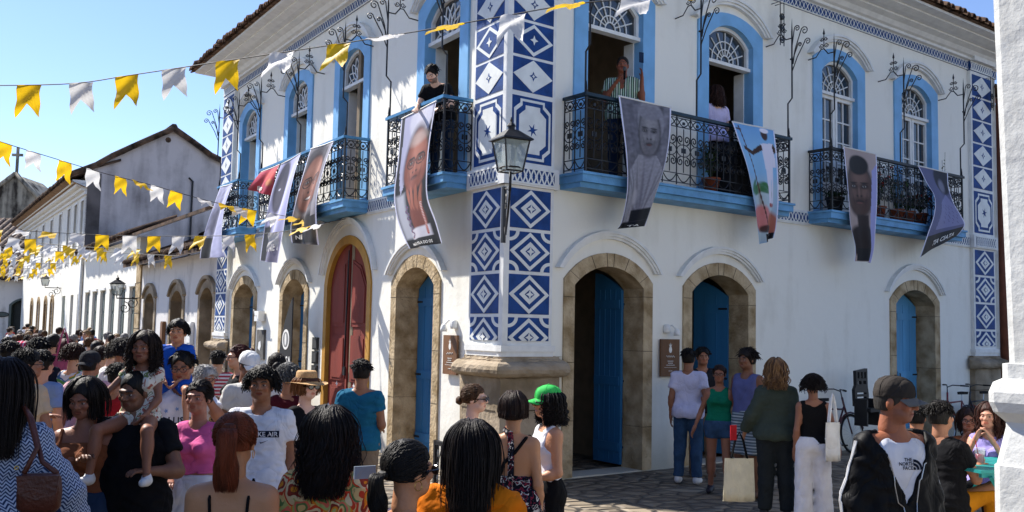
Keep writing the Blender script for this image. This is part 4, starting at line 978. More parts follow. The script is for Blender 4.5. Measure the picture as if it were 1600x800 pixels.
# ================================================================== figures: grown from blended volumes into one continuous skin
def smin(a, b, k):
    h = np.maximum(k - np.abs(a - b), 0) / k
    return np.minimum(a, b) - h * h * k * .25
class Vol:
    """signed distance volume; prims blend smoothly; polygonised by surface nets"""
    def __init__(s): s.P = []; s.cut = []; s.paint = []
    def cap(s, a, b, ra, rb=None, ys=1.0, k=.03, clip=None, col=None):
        s.P.append((np.array(a, float), np.array(b, float), ra, ra if rb is None else rb, ys, k, clip, col)); return s
    def ell(s, c, r, k=.02, R=None, col=None, clip=None):
        s.P.append((np.array(c, float), None, np.array(r, float), R, 1, k, clip, col)); return s
    def mesh(s, h, disp=None):
        lo = np.full(3, 9.); hi = -lo
        bb = []
        for a, b, ra, rb, ys, k, clip, col in s.P:
            if b is None: m = np.full(3, float(np.max(ra))); l, u = a - m, a + m
            else:
                m = np.full(3, float(max(ra, rb))); l, u = np.minimum(a, b) - m, np.maximum(a, b) + m
            bb.append((l - k - 2 * h, u + k + 2 * h)); lo = np.minimum(lo, l); hi = np.maximum(hi, u)
        lo = lo - 3 * h; n = np.ceil((hi + 3 * h - lo) / h).astype(int) + 1
        D = np.full(n, 1.0, np.float32); CL = np.full(n, -1, np.int16)
        ax = [lo[i] + h * np.arange(n[i]) for i in range(3)]
        for idx, (a, b, ra, rb, ys, k, clip, col) in enumerate(s.P):
            i0 = np.clip(np.floor((bb[idx][0] - lo) / h).astype(int), 0, n); i1 = np.clip(np.ceil((bb[idx][1] - lo) / h).astype(int) + 1, 0, n)
            sl_ = tuple(slice(i0[i], i1[i]) for i in range(3))
            X, Y, Z = np.meshgrid(ax[0][sl_[0]], ax[1][sl_[1]], ax[2][sl_[2]], indexing='ij')
            if b is None:
                q = [X - a[0], Y - a[1], Z - a[2]]
                if rb is not None: q = [sum(rb[j][i] * q[j] for j in range(3)) for i in range(3)]
                e = np.sqrt((q[0] / ra[0]) ** 2 + (q[1] / ra[1]) ** 2 + (q[2] / ra[2]) ** 2)
                g = np.sqrt((q[0] / ra[0] ** 2) ** 2 + (q[1] / ra[1] ** 2) ** 2 + (q[2] / ra[2] ** 2) ** 2) + 1e-6
                d = e * (e - 1) / g
            else:
                ba = b - a; ba_ = np.array([ba[0], ba[1] / ys, ba[2]]); L2 = ba_ @ ba_ + 1e-9
                px, py, pz = X - a[0], (Y - a[1]) / ys, Z - a[2]
                t = np.clip((px * ba_[0] + py * ba_[1] + pz * ba_[2]) / L2, 0, 1)
                d = np.sqrt((px - t * ba_[0]) ** 2 + (py - t * ba_[1]) ** 2 + (pz - t * ba_[2]) ** 2) - (ra + (rb - ra) * t)
                if ys < 1: d = d * (ys * .5 + .5)
            if clip is not None:
                for pt, nv in clip: d = np.maximum(d, (X - pt[0]) * nv[0] + (Y - pt[1]) * nv[1] + (Z - pt[2]) * nv[2])
            old = D[sl_]
            if col is not None: c_ = CL[sl_]; c_[d < old] = col; CL[sl_] = c_
            D[sl_] = smin(old, d, k)
        X, Y, Z = np.meshgrid(*ax, indexing='ij')
        for f in s.cut: D = np.maximum(D, -f(X, Y, Z))
        if disp is not None: D = D + disp(X, Y, Z).astype(np.float32)
        return surface_nets(D, lo, h, CL)
def surface_nets(D, lo, h, CL=None):
    I = D < 0; nx, ny, nz = D.shape
    c = [I[i:nx - 1 + i, j:ny - 1 + j, k:nz - 1 + k] for i in (0, 1) for j in (0, 1) for k in (0, 1)]
    s_ = sum(x.astype(np.int8) for x in c); mask = (s_ > 0) & (s_ < 8)
    ijk = np.argwhere(mask); N = len(ijk)
    if N == 0: return np.zeros((0, 3)), np.zeros((0, 4), int), np.zeros(0, int)
    acc = np.zeros((N, 3)); cnt = np.zeros(N)
    co = [(0, 0, 0), (1, 0, 0), (0, 1, 0), (1, 1, 0), (0, 0, 1), (1, 0, 1), (0, 1, 1), (1, 1, 1)]
    val = [D[ijk[:, 0] + a, ijk[:, 1] + b, ijk[:, 2] + c2] for a, b, c2 in co]
    for i, j in ((0, 1), (2, 3), (4, 5), (6, 7), (0, 2), (1, 3), (4, 6), (5, 7), (0, 4), (1, 5), (2, 6), (3, 7)):
        m = (val[i] < 0) != (val[j] < 0); t = np.where(m, val[i] / np.where(m, val[i] - val[j], 1), 0)
        p = np.array(co[i]) + t[:, None] * (np.array(co[j]) - np.array(co[i])); acc += np.where(m[:, None], p, 0); cnt += m
    V = lo + h * (ijk + acc / cnt[:, None])
    idx = np.full(mask.shape, -1, np.int64); idx[mask] = np.arange(N)
    Q = []
    for axn in range(3):
        sl0 = [slice(1, None)] * 3; A = I; 
        d0 = [slice(None)] * 3; d1 = [slice(None)] * 3; d0[axn] = slice(0, -1); d1[axn] = slice(1, None)
        a, b = A[tuple(d0)], A[tuple(d1)]; e = np.argwhere(a != b)
        u, v = [(1, 2), (2, 0), (0, 1)][axn]
        ok = (e[:, u] > 0) & (e[:, v] > 0) & (e[:, u] < D.shape[u] - 1) & (e[:, v] < D.shape[v] - 1); e = e[ok]
        def at(du, dv):
            q = e.copy(); q[:, u] += du; q[:, v] += dv; return idx[q[:, 0], q[:, 1], q[:, 2]]
        q = np.stack([at(-1, -1), at(0, -1), at(0, 0), at(-1, 0)], 1)
        ins = a[e[:, 0], e[:, 1], e[:, 2]]; q = np.where(ins[:, None], q, q[:, ::-1]); Q.append(q)
    Q = np.concatenate(Q)
    col = None
    if CL is not None: col = CL[ijk[:, 0], ijk[:, 1], ijk[:, 2]]
    return V, Q[(Q >= 0).all(1)], col
def nsum(seed, f, n=6):
    r = np.random.default_rng(seed); W = r.normal(size=(n, 3)); W /= np.linalg.norm(W, axis=1)[:, None]; W *= f * r.uniform(.6, 1.5, n)[:, None]; ph = r.uniform(0, 6.28, n)
    return lambda X, Y, Z: sum(np.sin(W[i, 0] * X + W[i, 1] * Y + W[i, 2] * Z + ph[i]) for i in range(n)) / n
def tubes(P, Rr, sides=4):
    """P (n, m, 3) strand paths, Rr (n, m) radii"""
    n, m, _ = P.shape; T = np.gradient(P, axis=1); T /= np.linalg.norm(T, axis=2, keepdims=True) + 1e-9
    ref = np.array([.3, .8, .2]); A = np.cross(T, ref); A /= np.linalg.norm(A, axis=2, keepdims=True) + 1e-9; B = np.cross(T, A)
    an = 2 * np.pi * np.arange(sides) / sides
    V = P[:, :, None, :] + Rr[:, :, None, None] * (A[:, :, None, :] * np.cos(an)[None, None, :, None] + B[:, :, None, :] * np.sin(an)[None, None, :, None])
    i = np.arange(n)[:, None, None] * m * sides; j = np.arange(m - 1)[None, :, None] * sides; k = np.arange(sides)[None, None, :]; k2 = (k + 1) % sides
    Q = np.stack([i + j + k, i + j + k2, i + j + sides + k2, i + j + sides + k], -1).reshape(-1, 4)
    return V.reshape(-1, 3), Q

SKINM = vcol_mat('skin', .48, .35, bump=.25, bscale=55); 
def cloth(name, hexc, rough=.85, wr=.25, noise=.06):
    new = 'cloth_' + name not in MATS; m = mat('cloth_' + name, srgb(hexc), rough, noise=noise, scale=9, bump=wr, bscale=14, spec=.12)
    return crease_mat(m) if new else m
def hairm(hexc, hexc2=None):
    nm = 'hair_' + hexc.strip('#')
    return mat(nm, srgb(hexc), .55, noise=.3, scale=30, bump=.4, bscale=90, spec=.22, c2=srgb(hexc2) if hexc2 else None, stretch=(1, 1, .12))
SKIN = dict(fair='#e0b49b', tan='#c8987b', olive='#cba081', brown='#a07054', dark='#77503c', pink='#dbab94')

BASE = dict(pelvis=(0, .0, .95), chest=(0, .0, 1.27), neck=(0, .015, 1.435), head=(0, -.010, 1.622))
ARMS = {  # elbow, wrist offsets from the shoulder, for the side with x > 0; mirrored for the other
    'hang': ((.045, .03, -.285), (.06, -.03, -.53)), 'fwd': ((.05, .0, -.28), (-.02, -.22, -.34)), 'bent': ((.07, .05, -.27), (-.03, -.17, -.33)),
    'up': ((.10, -.10, -.24), (.02, -.22, .0)), 'mic': ((.07, -.08, -.26), (-.12, -.20, -.03)), 'phone_up': ((.09, -.05, -.26), (.09, -.12, .01)),
    'hip': ((.15, .06, -.24), (.05, -.05, -.42)), 'back': ((.06, .12, -.26), (.05, .16, -.50)), 'legs': ((.08, -.08, -.27), (.02, -.26, -.10)),
    'cross': ((.05, -.05, -.27), (-.16, -.20, -.22)), 'low': ((.09, .02, -.27), (.16, -.10, -.50)), 'table': ((.06, -.12, -.25), (-.05, -.32, -.16)), 'chin': ((.06, -.14, -.22), (-.08, -.20, .04)),
    'rail': ((.10, -.05, -.26), (.02, -.26, -.36)), 'down_in': ((.05, .0, -.28), (-.03, -.10, -.50)),
}
def rotz(v, a):
    c, s = math.cos(a), math.sin(a); return np.array([v[0] * c - v[1] * s, v[0] * s + v[1] * c, v[2]])
def rot3(yaw, pitch, roll=0):
    cy, sy, cp, sp, cr, sr = math.cos(yaw), math.sin(yaw), math.cos(pitch), math.sin(pitch), math.cos(roll), math.sin(roll)
    Rz = np.array([[cy, -sy, 0], [sy, cy, 0], [0, 0, 1]]); Rx = np.array([[1, 0, 0], [0, cp, -sp], [0, sp, cp]]); Ry = np.array([[cr, 0, sr], [0, 1, 0], [-sr, 0, cr]])
    return Rz @ Rx @ Ry
def mesh_obj(name, V, Q, m, parent, cols=None, smooth=True):
    me = np_mesh(name, V, [Q], smooth, cols); me.materials.append(m)
    o = bpy.data.objects.new(name, me); COL.objects.link(o); o.parent = parent; return o

def skeleton(sp):
    """joints in metres of a 1.75 m figure that faces -Y"""
    fem = sp.get('fem', False); w = sp.get('build', 1.0)
    sw = (.150 if fem else .172) * (.4 + .6 * w)
    lean = R_(sp.get('lean', 0)); pel = np.array(BASE['pelvis'])
    def ln(v):
        v = np.array(v, float) - pel; c, s = math.cos(lean), math.sin(lean); return np.array([v[0], v[1] * c - v[2] * s, v[1] * s + v[2] * c]) + pel
    J = dict(pelvis=pel, chest=ln(BASE['chest']), neck=ln(BASE['neck']))
    hd = np.array(BASE['head']); hf = sp.get('headfwd', .0); hd[1] -= hf; J['head'] = ln(hd)
    for k, sd in (('L', 1), ('R', -1)):
        J['sh' + k] = ln((sd * sw, .018, 1.388 if not fem else 1.378))
        a = sp.get('arm' + k, sp.get('arms', 'hang')); a = ARMS[a] if isinstance(a, str) else a
        J['el' + k] = J['sh' + k] + np.array(a[0]) * (sd, 1, 1); J['wr' + k] = J['sh' + k] + np.array(a[1]) * (sd, 1, 1)
        J['hip' + k] = pel + np.array((sd * .088, .0, -.02))
        st = sp.get('stride', 0) * sd; spd = sp.get('spread', .03)
        J['kn' + k] = np.array((sd * (.09 + spd * .5), -st * .5 - .01, .50)); J['an' + k] = np.array((sd * (.09 + spd), -st * .9 + .03, .09)) if st == 0 else np.array((sd * (.09 + spd), -st * 1.0 + .03, .09 + max(0, -st) * .12))
    leg = sp.get('legs')
    if leg:
        for k, sd in (('L', 1), ('R', -1)):
            J['kn' + k] = J['hip' + k] + np.array(leg[0]) * (sd, 1, 1); J['an' + k] = J['kn' + k] + np.array(leg[1]) * (sd, 1, 1)
    return J
def torso_prims(v, J, sp, off=0., k=.05, hem=None, col=None):
    fem = sp.get('fem', False); w = sp.get('build', 1.0); fat = sp.get('belly', 0.)
    pel, ch, nk = J['pelvis'], J['chest'], J['neck']; mid = (pel + ch) / 2 + np.array([0, 0, -.01])
    wr, hr, cr = ((.088, .120, .105) if fem else (.107, .112, .125)); wr, hr, cr = wr * w, hr * w, cr * w
    ys = .68 + fat * .3
    cl = None
    X = np.array([1., 0, 0])
    v.cap(pel - X * .072 * w, pel + X * .072 * w, hr + off, ys=ys + .06, k=k, clip=hem)
    v.cap(mid - X * .045 * w, mid + X * .045 * w, wr + off * 1.1 + fat * .03, ys=ys + fat * .3, k=k + .03, clip=hem)
    v.cap(ch - X * .066 * w, ch + X * .066 * w, cr + off, ys=ys, k=k + .03)
    top = J['chest'] * .25 + J['neck'] * .75 - np.array([0, 0, .035])
    v.cap(top - X * .09 * w, top + X * .09 * w, .062 + off * .8, ys=.85, k=k + .03)
    if fat: v.ell(mid + np.array([0, -.05 * fat, -.0]), (.125 * w, .11, .13), k=.06, clip=hem)
    if fem:
        for sd in (-1, 1): v.ell(ch + np.array([sd * .066, -.078 * w, -.005]), (.062 + off * .5, .058 + off * .6, .06 + off * .4), k=.045)
        for sd in (-1, 1): v.ell(pel + np.array([sd * .06, .05, -.03]), (.085 * w + off, .08 * w + off, .085), k=.05)
    else:
        for sd in (-1, 1): v.ell(pel + np.array([sd * .055, .045, -.03]), (.08 + off, .075 + off, .08), k=.05, clip=hem)
HANDK = dict(relax=(.35, .5), grip=(1.1, 1.2), flat=(.1, .1))
def hand(v, wr, d, nrm, sc, style='relax', side=1):
    """palm, four bent fingers of unequal length, a thumb off the side"""
    d = d / np.linalg.norm(d); nrm = nrm - d * (nrm @ d); nrm /= np.linalg.norm(nrm) + 1e-9; u = np.cross(d, nrm) * side
    pc = wr + d * .05 * sc
    R = np.array([u, nrm, d])
    v.ell(pc, np.array([.041, .016, .05]) * sc, k=.012, R=R.T.T if False else None) if False else None
    for q in (-.024, -.008, .008, .024): v.cap(wr + d * .012 * sc + u * q * .7 * sc, wr + d * .088 * sc + u * q * 1.15 * sc, .0165 * sc, .013 * sc, k=.012)
    b1, b2 = HANDK[style]
    for q, L_, in ((-.030, .062), (-.010, .074), (.010, .078), (.030, .068)):
        p = wr + d * .09 * sc + u * q * sc; l = L_ * sc; dd = d
        for i, ff in enumerate((.45, .32, .25)):
            a = b1 * (.6 + .5 * i) if i else b1 * .5; dd = dd * math.cos(a) - nrm * math.sin(a); dd /= np.linalg.norm(dd)
            q2 = p + dd * l * ff; v.cap(p, q2, (.0092 - .0009 * i) * sc, (.0086 - .0009 * i) * sc, k=.004); p = q2
    p = wr + d * .028 * sc + u * .030 * sc; q2 = p + (d * .62 + u * .62 - nrm * .35) * .040 * sc; q3 = q2 + (d * .88 + u * .12 - nrm * .4) * .032 * sc
    v.cap(p, q2, .014 * sc, .0105 * sc, k=.012); v.cap(q2, q3, .0105 * sc, .008 * sc, k=.006)
def head_geo(sp, skin, vox, child=False):
    """head in its own frame (facing -Y), painted per vertex"""
    v = Vol(); fem = sp.get('fem', False); jw = .93 if fem else 1.0
    v.ell((0, .018, .030), (.074, .092, .086), k=.03)
    v.ell((0, -.022, -.030), (.060 * jw, .066, .078), k=.03)
    v.ell((0, -.052, -.085), (.030 * jw, .030, .026), k=.03)
    for sd in (-1, 1):
        v.ell((sd * .038 * jw, -.030, -.070), (.022, .034, .022), k=.03)        # jaw corner
        v.ell((sd * .040, -.066, -.022), (.022, .018, .018), k=.02)            # cheekbone
        v.cap((sd * .012, -.086, .022), (sd * .046, -.070, .020), .011, .009, k=.016)   # brow
        v.ell((sd * .077, .012, -.008), (.010, .020, .031), k=.006)            # ear
        v.ell((sd * .074, .022, -.018), (.010, .010, .02), k=.01)
    ns = sp.get('nose', 1.0)
    v.cap((0, -.086, .012), (0, -.104 - .006 * (ns - 1), -.024), .0075, .0115 * ns, k=.012)
    for sd in (-1, 1): v.ell((sd * .012, -.094, -.029), (.0085 * ns, .009, .0075), k=.007)
    v.cap((-.017, -.080, -.0545), (.017, -.080, -.0545), .0085, k=.008); v.cap((-.015, -.079, -.066), (.015, -.079, -.066), .0095, k=.008)
    v.cap((0, .02, -.06), (0, .028, -.15), .052 if fem else .060, .055 if fem else .062, k=.03)
    ec = .0315
    v.cut.append(lambda X, Y, Z: np.minimum(np.sqrt((np.abs(X) - ec) ** 2 * .62 + (Y + .098) ** 2 + (Z - .000) ** 2 * 1.25) - .0205, 9))
    v.cut.append(lambda X, Y, Z: np.maximum(np.abs(Z + .0602) - .0014, np.maximum(np.abs(X) - .021, Y + .078)))
    V, Q, _ = v.mesh(vox)
    # eyeballs
    base = np.array(srgb(skin)); C = np.tile(base, (len(V), 1))
    nz = nsum(3, 60)(V[:, 0], V[:, 1], V[:, 2])[:, None]; C *= 1 + nz * .09
    x, y, z = V[:, 0], V[:, 1], V[:, 2]; fr_ = y < -.045
    ck = np.exp(-(((np.abs(x) - .042) / .018) ** 2 + ((z + .030) / .018) ** 2)) * fr_; C += ck[:, None] * (base * np.array([1.15, .8, .78]) - base) * .5
    lp = (((x / .0235) ** 2 + ((z + .060) / .0125) ** 2) < 1) & (y < -.068); C[lp] = base * np.array(sp.get('lips', (.86, .55, .52)))
    hb = np.array(srgb(sp.get('brow', sp.get('haircol', '#1c1410')))) * .9 + base * .1
    bw = (np.abs(np.abs(x) - .033) < .019) & (np.abs(z - .0235 + (np.abs(x) - .033) ** 2 * 12) < (.0045 if fem else .006)) & (y < -.06); C[bw] = hb
    ey = np.exp(-(((np.abs(x) - ec) / .017) ** 2 + ((z - 0) / .011) ** 2)) * fr_; C *= (1 - .30 * ey)[:, None]
    if sp.get('beard'):
        bd = (z < -.035) & (y < .0) & ~lp & (z > -.125) | ((np.abs(z + .045) < .009) & (np.abs(x) < .028) & (y < -.07)); C[bd] = C[bd] * (1 - sp['beard']) + hb * sp['beard']
    if sp.get('moustache'):
        bd = (np.abs(z + .044) < .0085) & (np.abs(x) < .030) & (y < -.07); C[bd] = hb
    sh = sp.get('shaved')
    if sh:
        sc_ = (z > .035 + .055 * np.clip((-y - .02) / .07, -1.6, 1)) ; C[sc_] = C[sc_] * (1 - sh) + hb * sh
    # eyeballs as small spheres
    EV, EQ, EC = [], [], []; nb = 0
    th, ph = np.meshgrid(np.linspace(0, np.pi, 9), np.linspace(0, 2 * np.pi, 13)[:-1], indexing='ij')
    S = np.stack([np.sin(th) * np.cos(ph), -np.cos(th), np.sin(th) * np.sin(ph)], -1).reshape(-1, 3)
    k_ = np.arange(8)[:, None] * 12; l_ = np.arange(12)[None]; l2 = (l_ + 1) % 12; SQ = np.stack([k_ + l_, k_ + l2, k_ + 12 + l2, k_ + 12 + l_], -1).reshape(-1, 4)
    for sd in (-1, 1):
        P = S * .0122 + np.array([sd * ec, -.0715, .000]); c = np.tile(np.array([.42, .38, .35]), (len(P), 1)); d = (S[:, 1] < -.84); c[d] = np.array([.03, .018, .012])
        lid = S[:, 2] > .26; c[lid] = base * .8; lid = S[:, 2] < -.42; c[lid] = base * .85
        EV.append(P); EC.append(c); EQ.append(SQ)
    off = len(V); Vs = [V]; Qs = [Q]; Cs = [C]
    for P, q, c in zip(EV, EQ, EC): Vs.append(P); Qs.append(q + off); Cs.append(c); off += len(P)
    return np.concatenate(Vs), np.concatenate(Qs), np.concatenate(Cs)
_head_cache = {}

def scalp_shell(vox, thick=.012, face=.0, seed=1, bump=.004, freq=90, low=-.06, temple=0):
    v = Vol(); v.ell((0, .022, .034), (.080 + thick * .6, .098 + thick * .8, .090 + thick), k=.02)
    v.ell((0, .045, -.03), (.066 + thick * .25, .070 + thick * .35, .085 + thick * .2), k=.03)
    # open the face and the neck
    v.cut.append(lambda X, Y, Z: np.sqrt((X / .068) ** 2 + ((Y + .115) / .105) ** 2 + ((Z + .035 - face) / .098) ** 2) * .07 - .07)
    v.cut.append(lambda X, Y, Z: Z - (low + .085 * np.clip((-Y + .0) / .05, 0, 1)))
    return v, (lambda n: (lambda X, Y, Z: n(X, Y, Z) * bump))(nsum(seed, freq, 10))
def hair_geo(style, seed, vox, L=.3, vol=1.0, dens=1.0):
    """returns list of (V, Q) in the head frame"""
    r = np.random.default_rng(seed); out = []
    if style in ('short', 'crop', 'wavy_short'):
        th = {'short': .016, 'crop': .006, 'wavy_short': .026}[style] * vol
        v, dp = scalp_shell(vox, th, seed=seed, bump={'short': .006, 'crop': .0015, 'wavy_short': .010}[style], freq=110, low=-.055, face=.012 if style != 'wavy_short' else -.004)
        V, Q, _ = v.mesh(vox, dp); out.append((V, Q))
        n = int({'short': 260, 'crop': 0, 'wavy_short': 420}[style] * min(dens, 2.6)); tk = dens ** -.4
        if n:
            a = r.uniform(0, 2 * np.pi, n); e = r.uniform(.05, 1.5, n); ok = ~((np.cos(a) * 0 - np.sin(a) > .55) & (e < .95)); a, e = a[ok], e[ok]; n = len(a)
            d0 = np.stack([np.cos(a) * np.cos(e), np.sin(a) * np.cos(e), np.sin(e)], 1)
            t = np.linspace(0, 1, 5)[None, :, None]; R0 = np.array([.083 + th * .5, .101 + th * .6, .088 + th * .8]); c = np.array([0, .022, .032])
            sw = np.stack([np.cos(a) * .4 + .12, np.sin(a) * .4 + .1, -.9 * np.ones(n)], 1) + r.normal(size=(n, 3)) * .35
            P = c + d0[:, None, :] * R0 * (1 + .06 * np.sin(t * 3.1)) + (sw[:, None, :] + d0[:, None, :] * .6) * t * (.024 if style == 'short' else .028) * (1.4 if style == 'wavy_short' else 1)
            out.append(tubes(P, np.broadcast_to(.0075 * tk * (1 - .75 * t[..., 0]), P.shape[:2]).copy(), 4))
    elif style == 'curly':
        v, dp = scalp_shell(vox, .016 * vol, seed=seed, bump=.010, freq=120, low=-.05, face=.0); V, Q, _ = v.mesh(vox, dp); out.append((V, Q))
        n = int(700 * vol * min(dens, 2.6)); tkc = min(dens, 2.6) ** -.35; a = r.uniform(0, 2 * np.pi, n); e = r.uniform(-.35, 1.55, n); fr_ = (-np.sin(a) > .45) & (e < .40); a, e = a[~fr_], e[~fr_]; n = len(a)
        d0 = np.stack([np.cos(a) * np.cos(e), np.sin(a) * np.cos(e), np.sin(e)], 1); t = np.linspace(0, 1, 9)
        ph = r.uniform(0, 6.28, n)[:, None]; ct, st = np.cos(ph + t * 9), np.sin(ph + t * 9)
        A = np.cross(d0, np.array([.2, .3, .9])); A /= np.linalg.norm(A, axis=1)[:, None]; B = np.cross(d0, A)
        base = np.array([0, .025, .03]) + d0 * np.array([.08, .095, .085])
        ln = (L * r.uniform(.5, 1.1, n))[:, None, None]
        P = base[:, None, :] + d0[:, None, :] * (t[None, :, None] * ln * .8) + (A[:, None, :] * ct[..., None] + B[:, None, :] * st[..., None]) * .011 + np.array([0, 0, -1]) * (t[None, :, None] ** 2) * ln * .6
        out.append(tubes(P, np.broadcast_to(.0058 * tkc * (1 - .4 * t), P.shape[:2]).copy(), 4))
    else:   # long, wavy, bun, ponytail, bob, low_pony: strands laid over the skull
        v, dp = scalp_shell(vox, .010 * vol, seed=seed, bump=.0055, freq=85, low=-.07 if style in ('long', 'wavy', 'bob', 'curly_long') else -.035, face=.008); V, Q, _ = v.mesh(vox, dp); out.append((V, Q))
        n = {'long': 330, 'wavy': 360, 'bob': 280, 'curly_long': 380}.get(style, 240); n = int(n * dens); tk = dens ** -.42; m = 16
        a = r.uniform(-.2, np.pi + .2, n); a = np.where(r.random(n) < .28, r.choice([-.42, np.pi + .42], n) + r.normal(size=n) * .16, a)   # 0..pi is the back half
        lay = r.uniform(0, 1, n)
        R0 = np.array([.083, .102, .093]) + (.006 + .013 * vol * lay)[:, None] * np.array([1, 1, .8])
        c = np.array([0, .022, .030]); t = np.linspace(0, 1, m)
        if style in ('long', 'wavy', 'bob', 'curly_long'):
            L2 = {'bob': .06}.get(style, L) * np.where(r.random(n) < .12, r.uniform(.5, .85, n), r.uniform(.82, 1.12, n))
            tt = t[None, :]; split = .42
            e = np.where(tt < split, (1.5 - 1.75 * tt / split), -.25)
            e = e + np.zeros((n, 1)); ca, sa = np.cos(a)[:, None], np.sin(a)[:, None]
            fall = np.clip((tt - split) / (1 - split), 0, 1) * L2[:, None]
            part = .012 * np.sign(ca)
            X = c[0] + ca * np.cos(e) * R0[:, 0:1] + part * (tt < .1); Y = c[1] + sa * np.cos(e) * R0[:, 1:2]; Z = c[2] + np.sin(e) * R0[:, 2:3] - fall
            spread = np.clip(fall / .25, 0, 1); X = X * (1 - .14 * spread) * (1 + (.22 * spread if style in ('wavy', 'curly_long') else 0)); Y = Y + spread * (.012 - .02 * (1 - sa)) + .02 * spread
            wv = {'wavy': .021, 'curly_long': .020, 'long': .003, 'bob': .004}[style]; wf = {'wavy': 16, 'curly_long': 34}.get(style, 7)
            ph = r.uniform(0, 6.28, n)[:, None]; ph = np.round(ph * 2) / 2 + r.normal(size=(n, 1)) * .3
            g = np.clip((tt - .25) * 2, 0, 1)
            X = X + wv * g * np.sin(ph + tt * wf) + r.normal(size=(n, 1)) * .010 * spread; Y = Y + wv * g * np.cos(ph * 1.3 + tt * wf); 
            fly = np.where(r.random(n) < .12, r.uniform(.008, .035 if style != 'bob' else .012, n), 0)[:, None] * np.clip(tt * 2, 0, 1); X = X + ca * fly + r.normal(size=(n, 1)) * fly * .5; Y = Y + sa * fly * .6
            P = np.stack([X, Y, Z], -1); rad = tk * (.0070 if style != 'curly_long' else .0075) * (1 - .72 * tt ** 3) * (.7 + .3 * np.minimum(1, tt * 8)); out.append(tubes(P, np.broadcast_to(rad, P.shape[:2]).copy(), 4))
        else:
            gz = {'bun': .06, 'ponytail': .075, 'low_pony': -.01, 'low_bun': -.02}[style]; gather = np.array([0, .125, gz])
            a = r.uniform(0, 2 * np.pi, n); e = np.where(r.random(n) < .6, r.uniform(-.1, 1.2, n), r.uniform(-.5, .4, n)); keep = ~((-np.sin(a) > .62) & (e < .55)); a, e = a[keep], e[keep]; n = len(a)
            d0 = np.stack([np.cos(a) * np.cos(e), np.sin(a) * np.cos(e), np.sin(e)], 1); g0 = (gather - c) / np.array([.09, .11, .1]); g0 /= np.linalg.norm(g0)
            t1 = np.linspace(0, 1, 9)[None, :, None]; D = d0[:, None, :] * (1 - t1) + g0 * t1; D /= np.linalg.norm(D, axis=2, keepdims=True) + 1e-6
            P = c + D * (np.array([.083, .100, .091]) + r.uniform(.002, .013, n)[:, None, None]) + .004 * np.sin(t1 * 7 + r.uniform(0, 6, n)[:, None, None]); out.append(tubes(P, np.full(P.shape[:2], .0060 * tk), 4))
            if 'bun' in style:
                v = Vol(); v.ell(gather + np.array([0, .022, 0]), (.042 * vol, .034, .038 * vol), k=.01); V, Q, _ = v.mesh(vox, (lambda f: (lambda X, Y, Z: f(X, Y, Z) * .006))(nsum(seed, 130))); out.append((V, Q))
            else:
                n = int(170 * dens); th = r.uniform(0, 6.28, n); rr_ = np.sqrt(r.uniform(0, 1, n)); tt = np.linspace(0, 1, 14)[None, :]
                w = (.018 + .040 * vol * np.sin(np.clip(tt * 1.9, 0, 1.9)) * (1 - .45 * tt)); sx = np.cos(th)[:, None] * rr_[:, None] * w; sy = np.sin(th)[:, None] * rr_[:, None] * w * .7
                L2 = (L * r.uniform(.78, 1.05, n))[:, None]
                X = sx + .008 * np.sin(tt * 9 + th[:, None]); Y = gather[1] + .012 + .045 * np.sin(np.clip(tt * 4, 0, 1.57)) - .03 * tt + sy; Z = gather[2] + .03 * np.sin(np.clip(tt * 6, 0, 3.1)) - tt * L2
                P = np.stack([X, Y, Z], -1); out.append(tubes(P, np.broadcast_to(.0062 * tk * (1 - .75 * tt ** 3), P.shape[:2]).copy(), 4))
                v = Vol(); v.cap(gather + np.array([-.012, .01, 0]), gather + np.array([.012, .012, 0]), .018, k=.01); out.append(v.mesh(vox)[:2])
    return out
def merge(parts):
    V = []; Q = []; o = 0
    for a, q in parts: V.append(a); Q.append(q + o); o += len(a)
    return np.concatenate(V), np.concatenate(Q)

